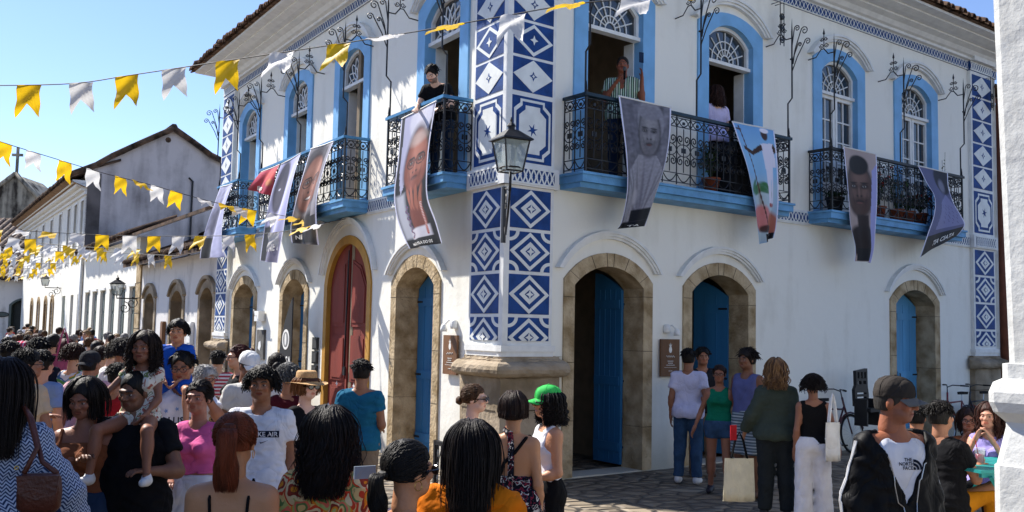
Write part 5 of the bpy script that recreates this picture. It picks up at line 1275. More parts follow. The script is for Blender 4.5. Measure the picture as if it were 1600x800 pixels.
def person(sp):
    """sp: px, d (head top on the sight line at depth d) or pos; face deg (0 looks at the viewer, 90 to the right, 180 away)"""
    t0 = time.time()
    if 'pos' in sp: x, y, H = sp['pos']; H0 = sp.get('h', 1.75); zb = H
    else:
        P = at_depth(sp['px'][0], sp['px'][1], sp['d']); x, y = P[0], P[1]; zb = sp.get('floor', 0.)
        H0 = sp['h'] if 'h' in sp else (P[2] - zb) / sp.get('frac', 1.0)
        if 'h' in sp: zb = P[2] - sp['h'] * sp.get('frac', 1.0)
    sc = H0 / 1.75; d = sp.get('d', math.hypot(x, y)); near = d < 7.5
    vox = min(.03, max(.0085, d * .0016)) / sc; hv = min(.012, max(.0042, d * .0009)); 
    name = sp.get('name', 'person')
    root = empty(name, (x, y, zb), sp['label'], sp.get('cat', 'person'), sp.get('group'), rz=R_(sp.get('face', 0)))
    J = skeleton(sp); fem = sp.get('fem', False); w = sp.get('build', 1.0)
    child = H0 < 1.35; hs = (1.30 if child else 1.0) * sp.get('head', 1.0)
    skin = SKIN.get(sp.get('skin', 'tan'), sp.get('skin')); cs = np.array(srgb(skin))
    # ---------------- body: torso, neck, arms, legs, hands in one skin
    v = Vol(); torso_prims(v, J, sp, 0.)
    v.cap(J['neck'] - (0, 0, .03), J['head'] * .55 + J['neck'] * .45 + (0, 0.012, 0), (.050 if fem else .060), (.047 if fem else .056), k=.03)
    for k, sd in (('L', 1), ('R', -1)):
        sh, el, wr = J['sh' + k], J['el' + k], J['wr' + k]; q = .88 if fem else 1.0; q *= (.5 + .5 * w)
        v.cap(J['neck'] * .75 + sh * .25 + (0, .01, -.005), sh, .040 * q, .048 * q, k=.05)
        v.cap(sh, el, .050 * q, .038 * q, k=.03); v.cap(el, wr, .038 * q, .025 * q, k=.025)
        dd = wr - el; dd /= np.linalg.norm(dd); v.ell(el + (wr - el) * .28, (.040 * q,) * 3, k=.03)
        hp, kn, an = J['hip' + k], J['kn' + k], J['an' + k]; q = (1.04 if fem else 1.0) * (.4 + .6 * w)
        v.cap(hp + (sd * .01, 0, -.02), kn, .090 * q, .054 * q, k=.04); v.cap(kn, an, .054 * q, .034 * q, k=.03); v.ell(kn * .68 + an * .32 + (0, .014, 0), (.054 * q, .056 * q, .11), k=.04)
        hd_ = sp.get('hand' + k, (0, 0)); nv = np.array((0, -1., .15)) if abs(dd[1]) < .6 else np.array((0, 0, 1.)) * -1
        if near and not sp.get('coarse'): pass
        ft = an + np.array((sd * .01, -.14, -.045)) if not sp.get('toes') else an + np.array(sp['toes']) * (sd, 1, 1)
        v.cap(an + (0, .02, -.04), ft, .040, .030, k=.03)
    V, Q, _ = v.mesh(vox)
    parts = [(V, Q)]; cols = [np.tile(cs, (len(V), 1)) * (1 + .05 * nsum(5, 12)(V[:, 0], V[:, 1], V[:, 2])[:, None])]
    hvx = max(.0045, vox * .45)
    for k, sd in (('L', 1), ('R', -1)):
        if d > 18: continue
        v = Vol(); wr, el = J['wr' + k], J['el' + k]; dd = wr - el
        nv = np.array((sd * 1., 0.25, 0)) if abs(dd[2]) > abs(dd[1]) else np.array((0, 0, 1.)); nv = -nv if False else nv
        v.cap(wr - dd / np.linalg.norm(dd) * .03, wr + dd / np.linalg.norm(dd) * .02, .026, .024, k=.01)
        hand(v, wr, dd, nv, .95 if not fem else .88, sp.get('grip' + k, 'relax'), sd if abs(dd[2]) > abs(dd[1]) else -sd)
        a, b, _ = v.mesh(hvx); parts.append((a, b)); cols.append(np.tile(cs * .97, (len(a), 1)))
    # head
    Rh = rot3(R_(sp.get('hyaw', 0)), R_(sp.get('hpitch', 0)), R_(sp.get('hroll', 0)))
    key = (fem, skin, round(hv, 4), sp.get('beard', 0), sp.get('moustache', 0), sp.get('shaved', 0), sp.get('haircol'), sp.get('nose', 1))
    if key not in _head_cache: _head_cache[key] = head_geo(sp, skin, hv)
    hV, hQ, hC = _head_cache[key]; hc = J['head']
    toH = lambda A: (A * hs) @ Rh.T + hc
    parts.append((toH(hV), hQ)); cols.append(hC)
    BV, BQ = merge(parts); body = mesh_obj('body', BV * sc, BQ, SKINM, root, np.concatenate(cols))
    # ---------------- hair and headgear
    if sp.get('hair'):
        st = sp['hair']; hm = sp['hairm'] if 'hairm' in sp else hairm(sp.get('haircol', '#1a1310'), sp.get('haircol2'))
        HV, HQ = merge(hair_geo(st, sp.get('seed', 1), max(hv, .005), sp.get('hairL', .3), sp.get('hairV', 1.0), 11.0 if d < 5.2 else (2.6 if d < 8.5 else (1.2 if d < 14 else .5))))
        if sp.get('hat'):      # flattened under the hat
            zt = .052; HV = HV.copy(); m_ = HV[:, 2] > zt; HV[m_, 2] = zt + (HV[m_, 2] - zt) * .55
        if st in ('long', 'wavy', 'curly_long', 'ponytail', 'low_pony') :
            Rg = rot3(R_(sp.get('hyaw', 0)), R_(sp.get('hpitch', 0)) * .25); g = np.clip((-.02 - HV[:, 2]) / .12, 0, 1)[:, None]
            A = toH(HV); B = (HV * hs) @ Rg.T + hc; A = A * (1 - g) + B * g
        else: A = toH(HV)
        ho = mesh_obj('hair', A * sc, HQ, hm, root, smooth=True)
        if sp.get('hairlabel'): ho['label'] = sp['hairlabel']
    def head_part(nm, mb_or_vq, m=None, parent=None, smooth=False):
        if isinstance(mb_or_vq, MB):
            mb = mb_or_vq; A = toH(np.array(mb.v)) * sc; me = bpy.data.meshes.new(nm); me.from_pydata([tuple(q) for q in A], [], mb.f)
            for mm in mb.mats: me.materials.append(mm)
            me.polygons.foreach_set('material_index', mb.m); me.polygons.foreach_set('use_smooth', mb.sm); me.update()
            o = bpy.data.objects.new(nm, me); COL.objects.link(o); o.parent = parent or root; return o
        A = toH(mb_or_vq[0]) * sc; return mesh_obj(nm, A, mb_or_vq[1], m, parent or root, smooth=True)
    IDF = Frame((0, 0, 0), (1, 0, 0), (0, -1, 0))
    if sp.get('glasses'):
        kind = sp['glasses']; mb = MB(); GM = mat('black_plastic', (.012, .012, .012), .25, spec=.6); LM = mat('dark_lens', (.012, .010, .010), .12, spec=.8)
        for sd in (-1, 1):
            c = np.array([sd * .033, -.102, -.001]); pts = [(c[0] + .026 * math.cos(a), c[2] + .019 * math.sin(a)) for a in np.linspace(0, 6.2832, 13)[:-1]]
            if kind == 'sun': mb.prism(IDF, pts, .100, .105, LM, back=True)
            mb.tube([np.array([p[0], -.104, p[1]]) for p in pts + pts[:1]], .0022 if kind != 'sun' else .004, GM, 4)
            mb.tube([np.array([sd * .060, -.102, .004]), np.array([sd * .078, -.06, .004]), np.array([sd * .083, .02, .0])], .0025 if kind != 'sun' else .004, GM, 4)
        mb.tube([np.array([-.010, -.106, .004]), np.array([.010, -.106, .004])], .003, GM, 4)
        head_part('sunglasses' if kind == 'sun' else 'eyeglasses', mb)
    if sp.get('earring'):
        for sd in (-1, 1):
            mb = MB(); mb.tube([np.array([sd * .083, .012 + .018 * math.sin(a), -.055 + .020 * math.cos(a)]) for a in np.linspace(0, 6.28, 13)], .0018, mat('gold', srgb('#c9a04a'), .3, metal=.9), 4); head_part('earring', mb)
    hat = sp.get('hat')
    if hat:
        hm = sp['hatm']; mb = MB(); n = 24
        if hat in ('cap', 'cap_back'):
            V = []; prof = [(1.0, .028), (1.02, .05), (.96, .085), (.80, .112), (.5, .130), (.2, .137), (.02, .138)]
            for r, z in prof:
                for j in range(n): a = 2 * math.pi * j / n; V.append((r * .092 * math.cos(a), .016 + r * .110 * math.sin(a), z - (.012 * max(0, math.sin(a)) if z < .06 else 0)))
            mb.add(V, [(i * n + j, i * n + (j + 1) % n, (i + 1) * n + (j + 1) % n, (i + 1) * n + j) for i in range(len(prof) - 1) for j in range(n)], hm, True)
            mb.lathe((0, .016, .135), [(.008, 0), (.008, .008), (.001, .011)], hm, 8)
            for j in range(6): a = math.pi / 6 + j * math.pi / 3; mb.tube([np.array([r * .093 * math.cos(a), .016 + r * .111 * math.sin(a), z + .0005]) for r, z in prof], .0012, hm, 4)
            c = head_part('cap', mb); mb = MB(); V = []
            for z0 in (0, -.004):
                for i, q in enumerate(np.linspace(0, 1, 6)):
                    for a in np.linspace(-1.05, 1.05, 11):
                        rx, ry = .092, .110; bx, by = rx * math.sin(a), .016 - ry * math.cos(a)
                        V.append((bx * (1 - .12 * q), by - q * .075 * math.cos(a * .8), .030 - q * .020 - .35 * bx * bx * 10 * (.6 + q * .5) + z0))
            F = [(i * 11 + j, i * 11 + j + 1, (i + 1) * 11 + j + 1, (i + 1) * 11 + j) for i in range(5) for j in range(10)]; F += [tuple(66 + k for k in reversed(f)) for f in F]
            F += [(55 + j, 55 + j + 1, 121 + j + 1, 121 + j) for j in range(10)]
            if hat == 'cap_back': V = [(q[0], .032 - q[1], q[2]) for q in V]
            mb.add(V, F, sp.get('visorm', hm), True); head_part('visor', mb, parent=c)
        else:  # straw hat with band
            V = []; prof = [(1.95, .030), (1.90, .026), (1.5, .032), (1.05, .040), (1.0, .048), (.97, .085), (.93, .125), (.80, .140), (.5, .130), (.05, .124)]
            for r, z in prof:
                for j in range(n): a = 2 * math.pi * j / n; V.append((r * .092 * math.cos(a), .016 + r * .108 * math.sin(a), z + .012 * math.cos(2 * a) * max(0, r - 1.1)))
            mb.add(V, [(i * n + j, i * n + (j + 1) % n, (i + 1) * n + (j + 1) % n, (i + 1) * n + j) for i in range(len(prof) - 1) for j in range(n)], hm, True); c = head_part('sun_hat', mb)
            mb = MB(); V = []
            for r, z in ((1.015, .046), (.995, .078)):
                for j in range(n): a = 2 * math.pi * j / n; V.append((r * .0925 * math.cos(a), .016 + r * .1085 * math.sin(a), z))
            mb.add(V, [(j, (j + 1) % n, n + (j + 1) % n, n + j) for j in range(n)], mat('hat_band', srgb('#3a1d18'), .7), True); head_part('hat_band', mb, parent=c)
    # ---------------- clothes
    tp = sp.get('top'); cv = max(.009, vox)
    shirt = None
    if tp:
        v = Vol(); off = tp.get('off', .016); hz = tp.get('hem', .88); hemc = [((0, 0, hz), (0, 0, -1.))]
        torso_prims(v, J, sp, off, hem=None)
        if tp.get('drape', .0) or hz < .86:
            v.cap(J['pelvis'] + (-.07 * w, 0, -.0), J['pelvis'] + (.07 * w, 0, 0), .118 * w + off, ys=.82, k=.05)
            for sd in (-1, 1): v.ell(J['pelvis'] + (sd * .056, .048, -.03), (.090 * w + off, .086 * w + off, .10), k=.06)
            if hz < .9: v.cap(J['pelvis'] + (-.065 * w, 0, -.10), J['pelvis'] + (.065 * w, 0, -.10), .12 * w + off, ys=.8, k=.05)
        sl = tp.get('sleeve', .55)       # 0 none, .55 short, 1.9 long
        for k, sd in (('L', 1), ('R', -1)):
            sh, el, wr = J['sh' + k], J['el' + k], J['wr' + k]; q = (.88 if fem else 1.0) * (.5 + .5 * w); ex = tp.get('loose', .012)
            if sl > 0:
                v.cap(J['neck'] * .6 + sh * .4 + (0, 0, -.015), sh, .042 * q + off * .5, .049 * q + off * .5, k=.05)
                e1 = sh + (el - sh) * min(1, sl * 1.0); dd = (el - sh) / np.linalg.norm(el - sh)
                if sl <= 1: v.cap(sh, e1 + dd * .05, .050 * q + off * .5, .043 * q + off * .7 + ex, k=.03, clip=[(e1, dd)])
                else:
                    v.cap(sh, el, .050 * q + off * .5, .043 * q + off * .6 + ex, k=.03); e2 = el + (wr - el) * min(1, sl - 1); d2 = (wr - el) / np.linalg.norm(wr - el)
                    v.cap(el, e2 + d2 * .04, .043 * q + off * .6 + ex, .032 * q + off * .5 + ex, k=.03, clip=[(e2, d2)])
            elif tp.get('kind') != 'bare':
                v.cap(J['neck'] * .6 + sh * .4 + (0, 0, -.015), sh * .85 + J['neck'] * .15, .045 * q + off * .5, .050 * q + off * .5, k=.04)
        nk = J['neck']; nr = tp.get('neck', .066); nf = tp.get('vneck', 0)
        v.cut.append(lambda X, Y, Z: np.sqrt((X - nk[0]) ** 2 + ((Y - nk[1] + .02) / 1.05) ** 2) - nr - np.clip((Z - nk[2]) * .25, -.02, .2))if True else None
        if True:
            f0 = v.cut.pop(); v.cut.append(lambda X, Y, Z: np.maximum(f0(X, Y, Z), nk[2] - .02 - nf * .0 - Z + np.clip(-(Y - nk[1]) * .4, -.03, .03) * -1))
        if nf: v.cut.append(lambda X, Y, Z: np.maximum(np.maximum(np.abs(X) - (Z - (nk[2] - .06 - nf)) * .45, Y + .0), nk[2] - .06 - nf - Z))
        v.cut.append(lambda X, Y, Z: Z - hz + .006 * np.sin(X * 40 + sp.get('seed', 1)))
        if tp.get('top_at'): zt = tp['top_at']; v.cut.append(lambda X, Y, Z: zt - Z + .02 * np.cos(X * 9))
        if tp.get('arm_cut'):
            ac = tp['arm_cut']; v.cut.append(lambda X, Y, Z: np.maximum(ac + .10 * np.clip((1.30 - Z) / .1, 0, 1) - np.abs(X), 1.22 - Z))
        f1, f2 = nsum(sp.get('seed', 1) + 3, 22), nsum(sp.get('seed', 1) + 9, 48); am = tp.get('fold', 1.0)
        dp = lambda X, Y, Z: (f1(X, Y * .6, Z * 1.3) * .012 + np.abs(f2(X * .8, Y, Z * 1.5)) * .020 - .006) * am
        V, Q, _ = v.mesh(cv, dp)
        if tp.get('pct'):      # painted per vertex
            pass
        shirt = mesh_obj(tp.get('name', 'shirt'), V * sc, Q, tp['m'], root)
        if tp.get('label'): shirt['label'] = tp['label']
        if tp.get('text'):
            bvh = BVHTree.FromPolygons([tuple(q) for q in (V * sc).tolist()], Q.tolist()); back = tp.get('text_back', False); mbt = MB()
            for (kind, txt, size, tx, tz, tm) in tp['text']:
                if kind == 'box': TV = [(a, b_, 0) for a in np.linspace(-size[0] / 2, size[0] / 2, 13) for b_ in np.linspace(-size[1] / 2, size[1] / 2, 4)]; TF = [(i * 4 + j, (i + 1) * 4 + j, (i + 1) * 4 + j + 1, i * 4 + j + 1) for i in range(12) for j in range(3)]; lift = .002
                elif kind == 'poly': TV = [(a, b_, 0) for a, b_ in txt]; TF = [tuple(t) for t in tessellate_polygon([[Vector(q) for q in TV]])]; lift = .005
                else: TV, TF = text_mesh(txt, size); lift = .005
                out = []
                for q in TV:
                    sx = -1 if back else 1
                    X0 = (q[0] + tx) * sx; Z0 = q[1] + tz; o_ = Vector((X0 * sc, (1.0 if back else -1.0), Z0 * sc)); hit = bvh.ray_cast(o_, Vector((0, -1 if back else 1, 0)))
                    yy = hit[0][1] if hit[0] is not None else (-.12 if not back else .12); out.append((X0 * sc, yy - lift * sx, Z0 * sc))
                mbt.add(out, TF, tm)
            me = bpy.data.meshes.new('shirt_lettering'); me.from_pydata(mbt.v, [], mbt.f)
            for mm in mbt.mats: me.materials.append(mm)
            me.polygons.foreach_set('material_index', mbt.m); me.update(); o = bpy.data.objects.new('shirt_lettering', me); COL.objects.link(o); o.parent = shirt
        for strap in tp.get('straps', []):      # (width, [points]) in body metres
            bvh = BVHTree.FromPolygons([tuple(q) for q in (BV * sc).tolist()], BQ.tolist())
            mbt = MB(); pts = []
            for p in strap[1]:
                n_ = bvh.find_nearest(Vector(np.array(p) * sc)); q = np.array(n_[0]) + np.array(n_[1]) * .006; pts.append(q)
            mbt.tube(pts, strap[0], strap[2], 5); me = bpy.data.meshes.new('strap'); me.from_pydata(mbt.v, [], mbt.f); me.materials.append(strap[2]); o = bpy.data.objects.new('strap', me); COL.objects.link(o); o.parent = shirt
    bt = sp.get('bottom')
    if bt:
        v = Vol(); kd = bt.get('kind', 'trousers'); off = bt.get('off', .012); wz = bt.get('waist', 1.03); hz = bt.get('hem', .09)
        pel = J['pelvis']; hr = (.120 if fem else .112) * w
        v.cap(pel + (-.072 * w, 0, 0), pel + (.072 * w, 0, 0), hr + off, ys=.76, k=.05)
        if not sp.get('legs'): v.cap(pel + (-.05 * w, 0, .08), pel + (.05 * w, 0, .08), (.095 if fem else .108) * w + off, ys=.74, k=.06)
        for sd in (-1, 1): v.ell(pel + (sd * .058, .048, -.03), (.085 * w + off, .078 * w + off, .085), k=.05)
        fl = bt.get('flare', 0.)
        if kd in ('trousers', 'shorts'):
            for k, sd in (('L', 1), ('R', -1)):
                hp, kn, an = J['hip' + k], J['kn' + k], J['an' + k]; q = (1.04 if fem else 1.0) * (.4 + .6 * w)
                cut = hz if not sp.get('legs') else None
                if kd == 'shorts':
                    e = kn + (hp - kn) * bt.get('short', .1); dd = (kn - hp) / np.linalg.norm(kn - hp); v.cap(hp + (sd * .01, 0, -.02), e + dd * .06, .094 * q + off, .078 * q + off + bt.get('loose', .0), k=.04, clip=[(e, dd)])
                else:
                    v.cap(hp + (sd * .01, 0, -.02), kn, .094 * q + off, .062 * q + off + fl * .4, k=.035); dd = (an - kn) / np.linalg.norm(an - kn); e = kn + (an - kn) * bt.get('long', 1.0)
                    v.cap(kn, e + dd * .05, .062 * q + off + fl * .4, .045 * q + off + fl, k=.03, clip=[(e, dd)]); v.ell(kn * .7 + an * .3 + (0, .014, 0), (.056 * q + off, .06 * q + off, .11), k=.04)
        else:  # skirt / dress skirt
            for i in range(6):
                t = i / 5; z = pel[2] + .04 - t * (pel[2] + .04 - hz); v.cap((-.06 * w, 0, z), (.06 * w, 0, z), hr + off + fl * t, ys=.78 + .1 * t, k=.08)
        if kd == 'skirt': v.cut.append(lambda X, Y, Z: Z - hz)
        v.cut.append(lambda X, Y, Z: wz - Z)
        f1, f2 = nsum(sp.get('seed', 1) + 13, 20), nsum(sp.get('seed', 1) + 19, 45); am = bt.get('fold', 1.)
        V, Q, _ = v.mesh(max(cv, .010), lambda X, Y, Z: (f1(X, Y, Z * .6) * .008 + np.abs(f2(X, Y, Z * 1.3)) * .014 - .003 + (.010 * np.sin(np.arctan2(Y, X) * 11) if kd == 'skirt' else 0)) * am)
        b_ = mesh_obj(bt.get('name', kd if kd != 'skirt' else 'skirt'), V * sc, Q, bt['m'], root)
        if bt.get('label'): b_['label'] = bt['label']
    if sp.get('shoes'):
        for k, sd in (('L', 1), ('R', -1)):
            v = Vol(); an = J['an' + k]; ft = an + np.array((sd * .012, -.155, -.05)) if not sp.get('toes') else an + np.array(sp['toes']) * (sd, 1, 1)
            v.cap(an + (0, .03, -.035), ft, .048, .038, k=.03); v.cap(an + (0, .01, .01), an + (0, .0, -.03), .042, .045, k=.03)
            fl_ = min(an[2] - .085, ft[2] - .03)
            if not sp.get('legs'): v.cut.append(lambda X, Y, Z: Z - fl_)
            V, Q, _ = v.mesh(max(vox, .008)); mesh_obj('shoe', V * sc, Q, sp['shoes'], root)
    root['_sc'] = sc
    sp['_J'] = {k: q * sc for k, q in J.items()}; sp['_root'] = root; sp['_t'] = time.time() - t0
    return root
# ================================================================== printed cloth banners hanging over the rails
BANM = vcol_mat('banner_print', .6, .3, bump=.3, bscale=9)
_nb = BANM.node_tree.nodes['Principled BSDF']
def catmull(P, t):
    P = np.array(P, float); n = len(P); x = t * (n - 1); i = np.clip(np.floor(x).astype(int), 0, n - 2); f = (x - i)[:, None]
    g = lambda k: P[np.clip(k, 0, n - 1)]
    p0, p1, p2, p3 = g(i - 1), g(i), g(i + 1), g(i + 2)
    return .5 * (2 * p1 + (p2 - p0) * f + (2 * p0 - 5 * p1 + 4 * p2 - p3) * f ** 2 + (3 * p1 - p0 - 3 * p2 + p3) * f ** 3)
class Paint:
    def __init__(s, nu, nv, base, asp=3.0):
        s.U, s.V = np.meshgrid(np.linspace(0, 1, nu), np.linspace(0, 1, nv)); s.Vm = s.V * asp; s.asp = asp
        s.C = np.zeros((nv, nu, 3)); s.C[:] = srgb(base)
    def mix(s, m, col, a=1.0): m = np.clip(m, 0, 1)[..., None] * a; s.C = s.C * (1 - m) + np.array(srgb(col)) * m
    def ell(s, cx, cy, rx, ry, col, a=1.0, soft=.12, rot=0):
        x, y = s.U - cx, s.Vm - cy; c, q = math.cos(rot), math.sin(rot); x, y = x * c + y * q, -x * q + y * c
        s.mix((1 - np.sqrt((x / rx) ** 2 + (y / ry) ** 2)) / soft + .5, col, a)
    def rect(s, x0, x1, y0, y1, col, a=1.0, soft=.01): s.mix(np.minimum(np.minimum((s.U - x0), (x1 - s.U)), np.minimum((s.Vm - y0), (y1 - s.Vm))) / soft + .5, col, a)
    def poly(s, P, col, a=1.0):
        ins = np.zeros(s.U.shape, bool); n = len(P)
        for i in range(n):
            (x0, y0), (x1, y1) = P[i], P[(i + 1) % n]
            c = ((y0 > s.Vm) != (y1 > s.Vm)) & (s.U < (x1 - x0) * (s.Vm - y0) / ((y1 - y0) if abs(y1 - y0) > 1e-9 else 1e-9) + x0); ins ^= c
        s.mix(ins * 1.0, col, a)
    def noise(s, amt, f=20, seed=1, fy=1.0): g = nsum(seed, f, 12)(s.U, s.Vm * fy, s.U * 0); s.C = np.clip(s.C * (1 + amt * g[..., None] * 2), 0, 1)
    def border(s, w=.028, col='#dcdcf0'):
        s.mix((w - s.U) / .006 + .5, col); s.mix((s.U - (1 - w)) / .006 + .5, col)
def face(p, cx, cy, rx, ry, skin, dark, glasses=False, smile=False, hi=None, rot=0):
    """a generic printed face"""
    p.ell(cx, cy, rx * 1.12, ry * 1.10, dark, .9, .2); p.ell(cx, cy + ry * .04, rx, ry, skin, 1, .15)
    if hi: p.ell(cx + rx * .1, cy - ry * .45, rx * .6, ry * .28, hi, .55, .8); p.ell(cx + rx * .45, cy + ry * .15, rx * .28, ry * .2, hi, .5, .8); p.ell(cx - rx * .45, cy + ry * .18, rx * .25, ry * .2, hi, .35, .8)
    for sd in (-1, 1):
        p.ell(cx + sd * rx * .42, cy - ry * .10, rx * .27, ry * .10, dark, .75, .6); p.ell(cx + sd * rx * .42, cy - ry * .235, rx * .30, ry * .035, dark, .9, .4)
        p.ell(cx + sd * rx * .42, cy - ry * .10, rx * .12, ry * .035, '#e8e0d8', .5, .5); p.ell(cx + sd * rx * .42, cy - ry * .10, rx * .07, ry * .04, '#0a0808', 1, .5)
        p.ell(cx + sd * rx * .16, cy + ry * .27, rx * .09, ry * .035, dark, .9, .5); p.ell(cx + sd * rx * .52, cy + ry * .35, rx * .07, ry * .25, dark, .35, .9, rot=.25 * sd)
        if glasses:
            x, y = p.U - (cx + sd * rx * .42), p.Vm - (cy - ry * .09); r = np.sqrt((x / (rx * .36)) ** 2 + (y / (ry * .17)) ** 2); p.mix((.10 - np.abs(r - 1)) / .05 + .3, '#15110f')
    if glasses: p.rect(cx - rx * .1, cx + rx * .1, cy - ry * .115, cy - ry * .085, '#15110f')
    p.ell(cx, cy + ry * .12, rx * .10, ry * .20, hi or skin, .5, .8); p.ell(cx, cy + ry * .50, rx * (.42 if smile else .32), ry * .075, dark, .75, .4)
    if smile: p.ell(cx, cy + ry * .49, rx * .30, ry * .035, '#e6ddd6', 1, .4)
    else: p.ell(cx, cy + ry * .545, rx * .25, ry * .04, '#7a4a42', .6, .5)
def banner(fr, rows, p, paint, label, text=None, folds=(.03, 9, .5), twist=0., name='banner', cat='banner'):
    nv, nu = paint.C.shape[:2]; t = np.linspace(0, 1, nv)
    Lp, Rp = [], []
    for xl, yl, xr, yr in rows:
        for lst, x, y in ((Lp, xl, yl), (Rp, xr, yr)): s, z = fr.at(x, y, p); lst.append((s, z))
    Lc, Rc = catmull(Lp, t), catmull(Rp, t)
    U = np.linspace(0, 1, nu)[None, :]; T = t[:, None]; A, w, ph = folds
    dep = A * (.15 + T) * np.sin(U * w + ph + T * 2.5) + A * .28 * T * np.sin(U * w * 2.3 + 1 + T * 5) + twist * T * (U - .5) + .05 * np.sin(T * 2.6)
    S = Lc[:, 0:1] * (1 - U) + Rc[:, 0:1] * U; Z = Lc[:, 1:2] * (1 - U) + Rc[:, 1:2] * U
    def surf(u, v):
        i = v * (nv - 1); j = u * (nu - 1); i0 = int(min(max(i, 0), nv - 2)); j0 = int(min(max(j, 0), nu - 2)); a, b_ = i - i0, j - j0
        g = lambda M: (M[i0, j0] * (1 - a) * (1 - b_) + M[i0 + 1, j0] * a * (1 - b_) + M[i0, j0 + 1] * (1 - a) * b_ + M[i0 + 1, j0 + 1] * a * b_)
        return fr(g(S), g(Z), p + g(dep))
    P = fr.o[None, None] + fr.d * S[..., None] + fr.n * (p + dep)[..., None] + UZ * Z[..., None]
    V = P.reshape(-1, 3); i = np.arange(nv - 1)[:, None] * nu; j = np.arange(nu - 1)[None]; Q = np.stack([i + j, i + j + 1, i + nu + j + 1, i + nu + j], -1).reshape(-1, 4)
    base = V.mean(0); root = empty(name, V[:nu].mean(0), label, cat)
    me = np_mesh('banner_cloth', V, [Q], True, paint.C.reshape(-1, 3)); me.materials.append(BANM)
    put(bpy.data.objects.new('banner_cloth', me), root)
    if text:
        mb = MB()
        for txt, size, u0, v0, asp, rot in text:     # size in v units
            TV, TF = text_mesh(txt, 1.0); TV = TV * size; half = np.abs(TV[:, 0]).max() * asp; asp = asp * min(1.0, (min(u0, 1 - u0) - .05) / half)
            out = [surf(u0 + (q[0] * math.cos(rot) - q[1] * math.sin(rot)) * asp, v0 - (q[0] * math.sin(rot) + q[1] * math.cos(rot))) + fr.n * .014 for q in TV]
            mb.add(out, TF, TXTM)
        mb.build('banner_lettering', root)
    mb = MB(); mb.tube([surf(u, 0) for u in np.linspace(0, 1, 8)], .012, BASEW, 5); mb.build('banner_hem', root)
NU, NV = 56, 150
Y = FR
# right front, black and white portrait
p = Paint(NU, NV, '#77757f', 2.9); p.noise(.35, 30, 5, .6); p.rect(0, .36, 0, 1.0, '#6b6875', .5); p.noise(.25, 55, 6)
p.poly([(.1, 1.35), (.35, 1.05), (.75, 1.05), (.98, 1.4), (.9, 2.4), (.1, 2.4)], '#a9a7b0', .9)
for k in range(7): p.ell(.2 + k * .1, 1.7 + .1 * (k % 2), .025, .6, '#6c6a75', .6, .9, rot=.15 * (k - 3))
p.ell(.60, .42, .26, .42, '#9a98a2', 1, .1); face(p, .58, .62, .20, .42, '#7d7a80', '#2c2a2f', smile=False, hi='#b5b2b6'); p.ell(.58, .24, .23, .14, '#8f8d98', 1, .15); p.noise(.15, 80, 8)
p.ell(.36, 1.85, .08, .16, '#c0bec5', .7, .6); p.rect(.35, .85, 2.12, 2.45, '#151417', 1); p.rect(0, 1, 2.45, 2.9, '#141317', 1); p.C *= .72; p.border()
banner(FR, [(966, 150, 1048, 168), (969, 195, 1044, 212), (973, 250, 1036, 255), (973, 300, 1025, 296), (966, 345, 1015, 335), (961, 358, 1012, 353)], BD + .09, p, 'grey printed portrait banner of a man in a cap, hung on the long right balcony', [('TA', .055, .45, .935, 3.2, -.1)], (.055, 8, .4))
# colour banner, figure with a staff under a blue sky
p = Paint(NU, NV, '#6fa4d8', 3.1); p.ell(.6, 1.0, .9, .6, '#8fc0e0', .6, .9); p.rect(0, 1, 1.5, 3.1, '#b9c6c4', .8, .4)
for k in range(9): p.ell(.18 + .06 * k, 1.55 + .05 * (k % 3), .16, .045, '#2f6b3c', .9, .5, rot=-.9 + k * .22)
p.rect(.30, .36, 1.5, 2.2, '#8a7f6c', .6, .03); p.ell(.3, 2.3, .35, .35, '#c8706c', .9, .3); p.ell(.75, 2.5, .3, .4, '#a4532e', .9, .3); p.ell(.45, 2.6, .25, .12, '#2a1512', .9, .4)
p.poly([(.55, .55), (.92, .5), (.96, 1.15), (.86, 1.15), (.86, 1.9), (.76, 1.9), (.74, 1.25), (.70, 1.9), (.60, 1.9), (.56, 1.15)], '#dcd8e6'); p.ell(.70, .28, .085, .17, '#3b221a', 1, .2); p.ell(.72, .15, .11, .09, '#e8e4ee', 1, .2)
p.poly([(.56, .56), (.34, .76), (.12, .64), (.12, .74), (.34, .88), (.58, .72)], '#3b221a'); p.poly([(.92, .5), (1.0, .72), (.92, .8), (.88, .6)], '#3b221a')
for k in range(40): p.ell(.12 + .009 * k, .15 + .062 * k, .014, .05, '#4a2a26', 1, .5)
p.ell(.10, .22, .07, .03, '#4a2a26', 1, .5); p.ell(.65, 1.95, .05, .05, '#a03020', 1, .4); p.ell(.81, 1.95, .05, .05, '#a03020', 1, .4); p.rect(.35, .95, 2.75, 3.1, '#141317', 1); p.border()
banner(FR, [(1143, 190, 1210, 203), (1152, 225, 1212, 232), (1163, 265, 1213, 268), (1173, 315, 1212, 315), (1180, 352, 1208, 352), (1186, 383, 1204, 372)], BD + .09, p, 'colourful banner of a white clad figure with a staff against blue sky and palms', [('N', .06, .66, .92, 2.6, 0)], (.045, 10, 1.0))
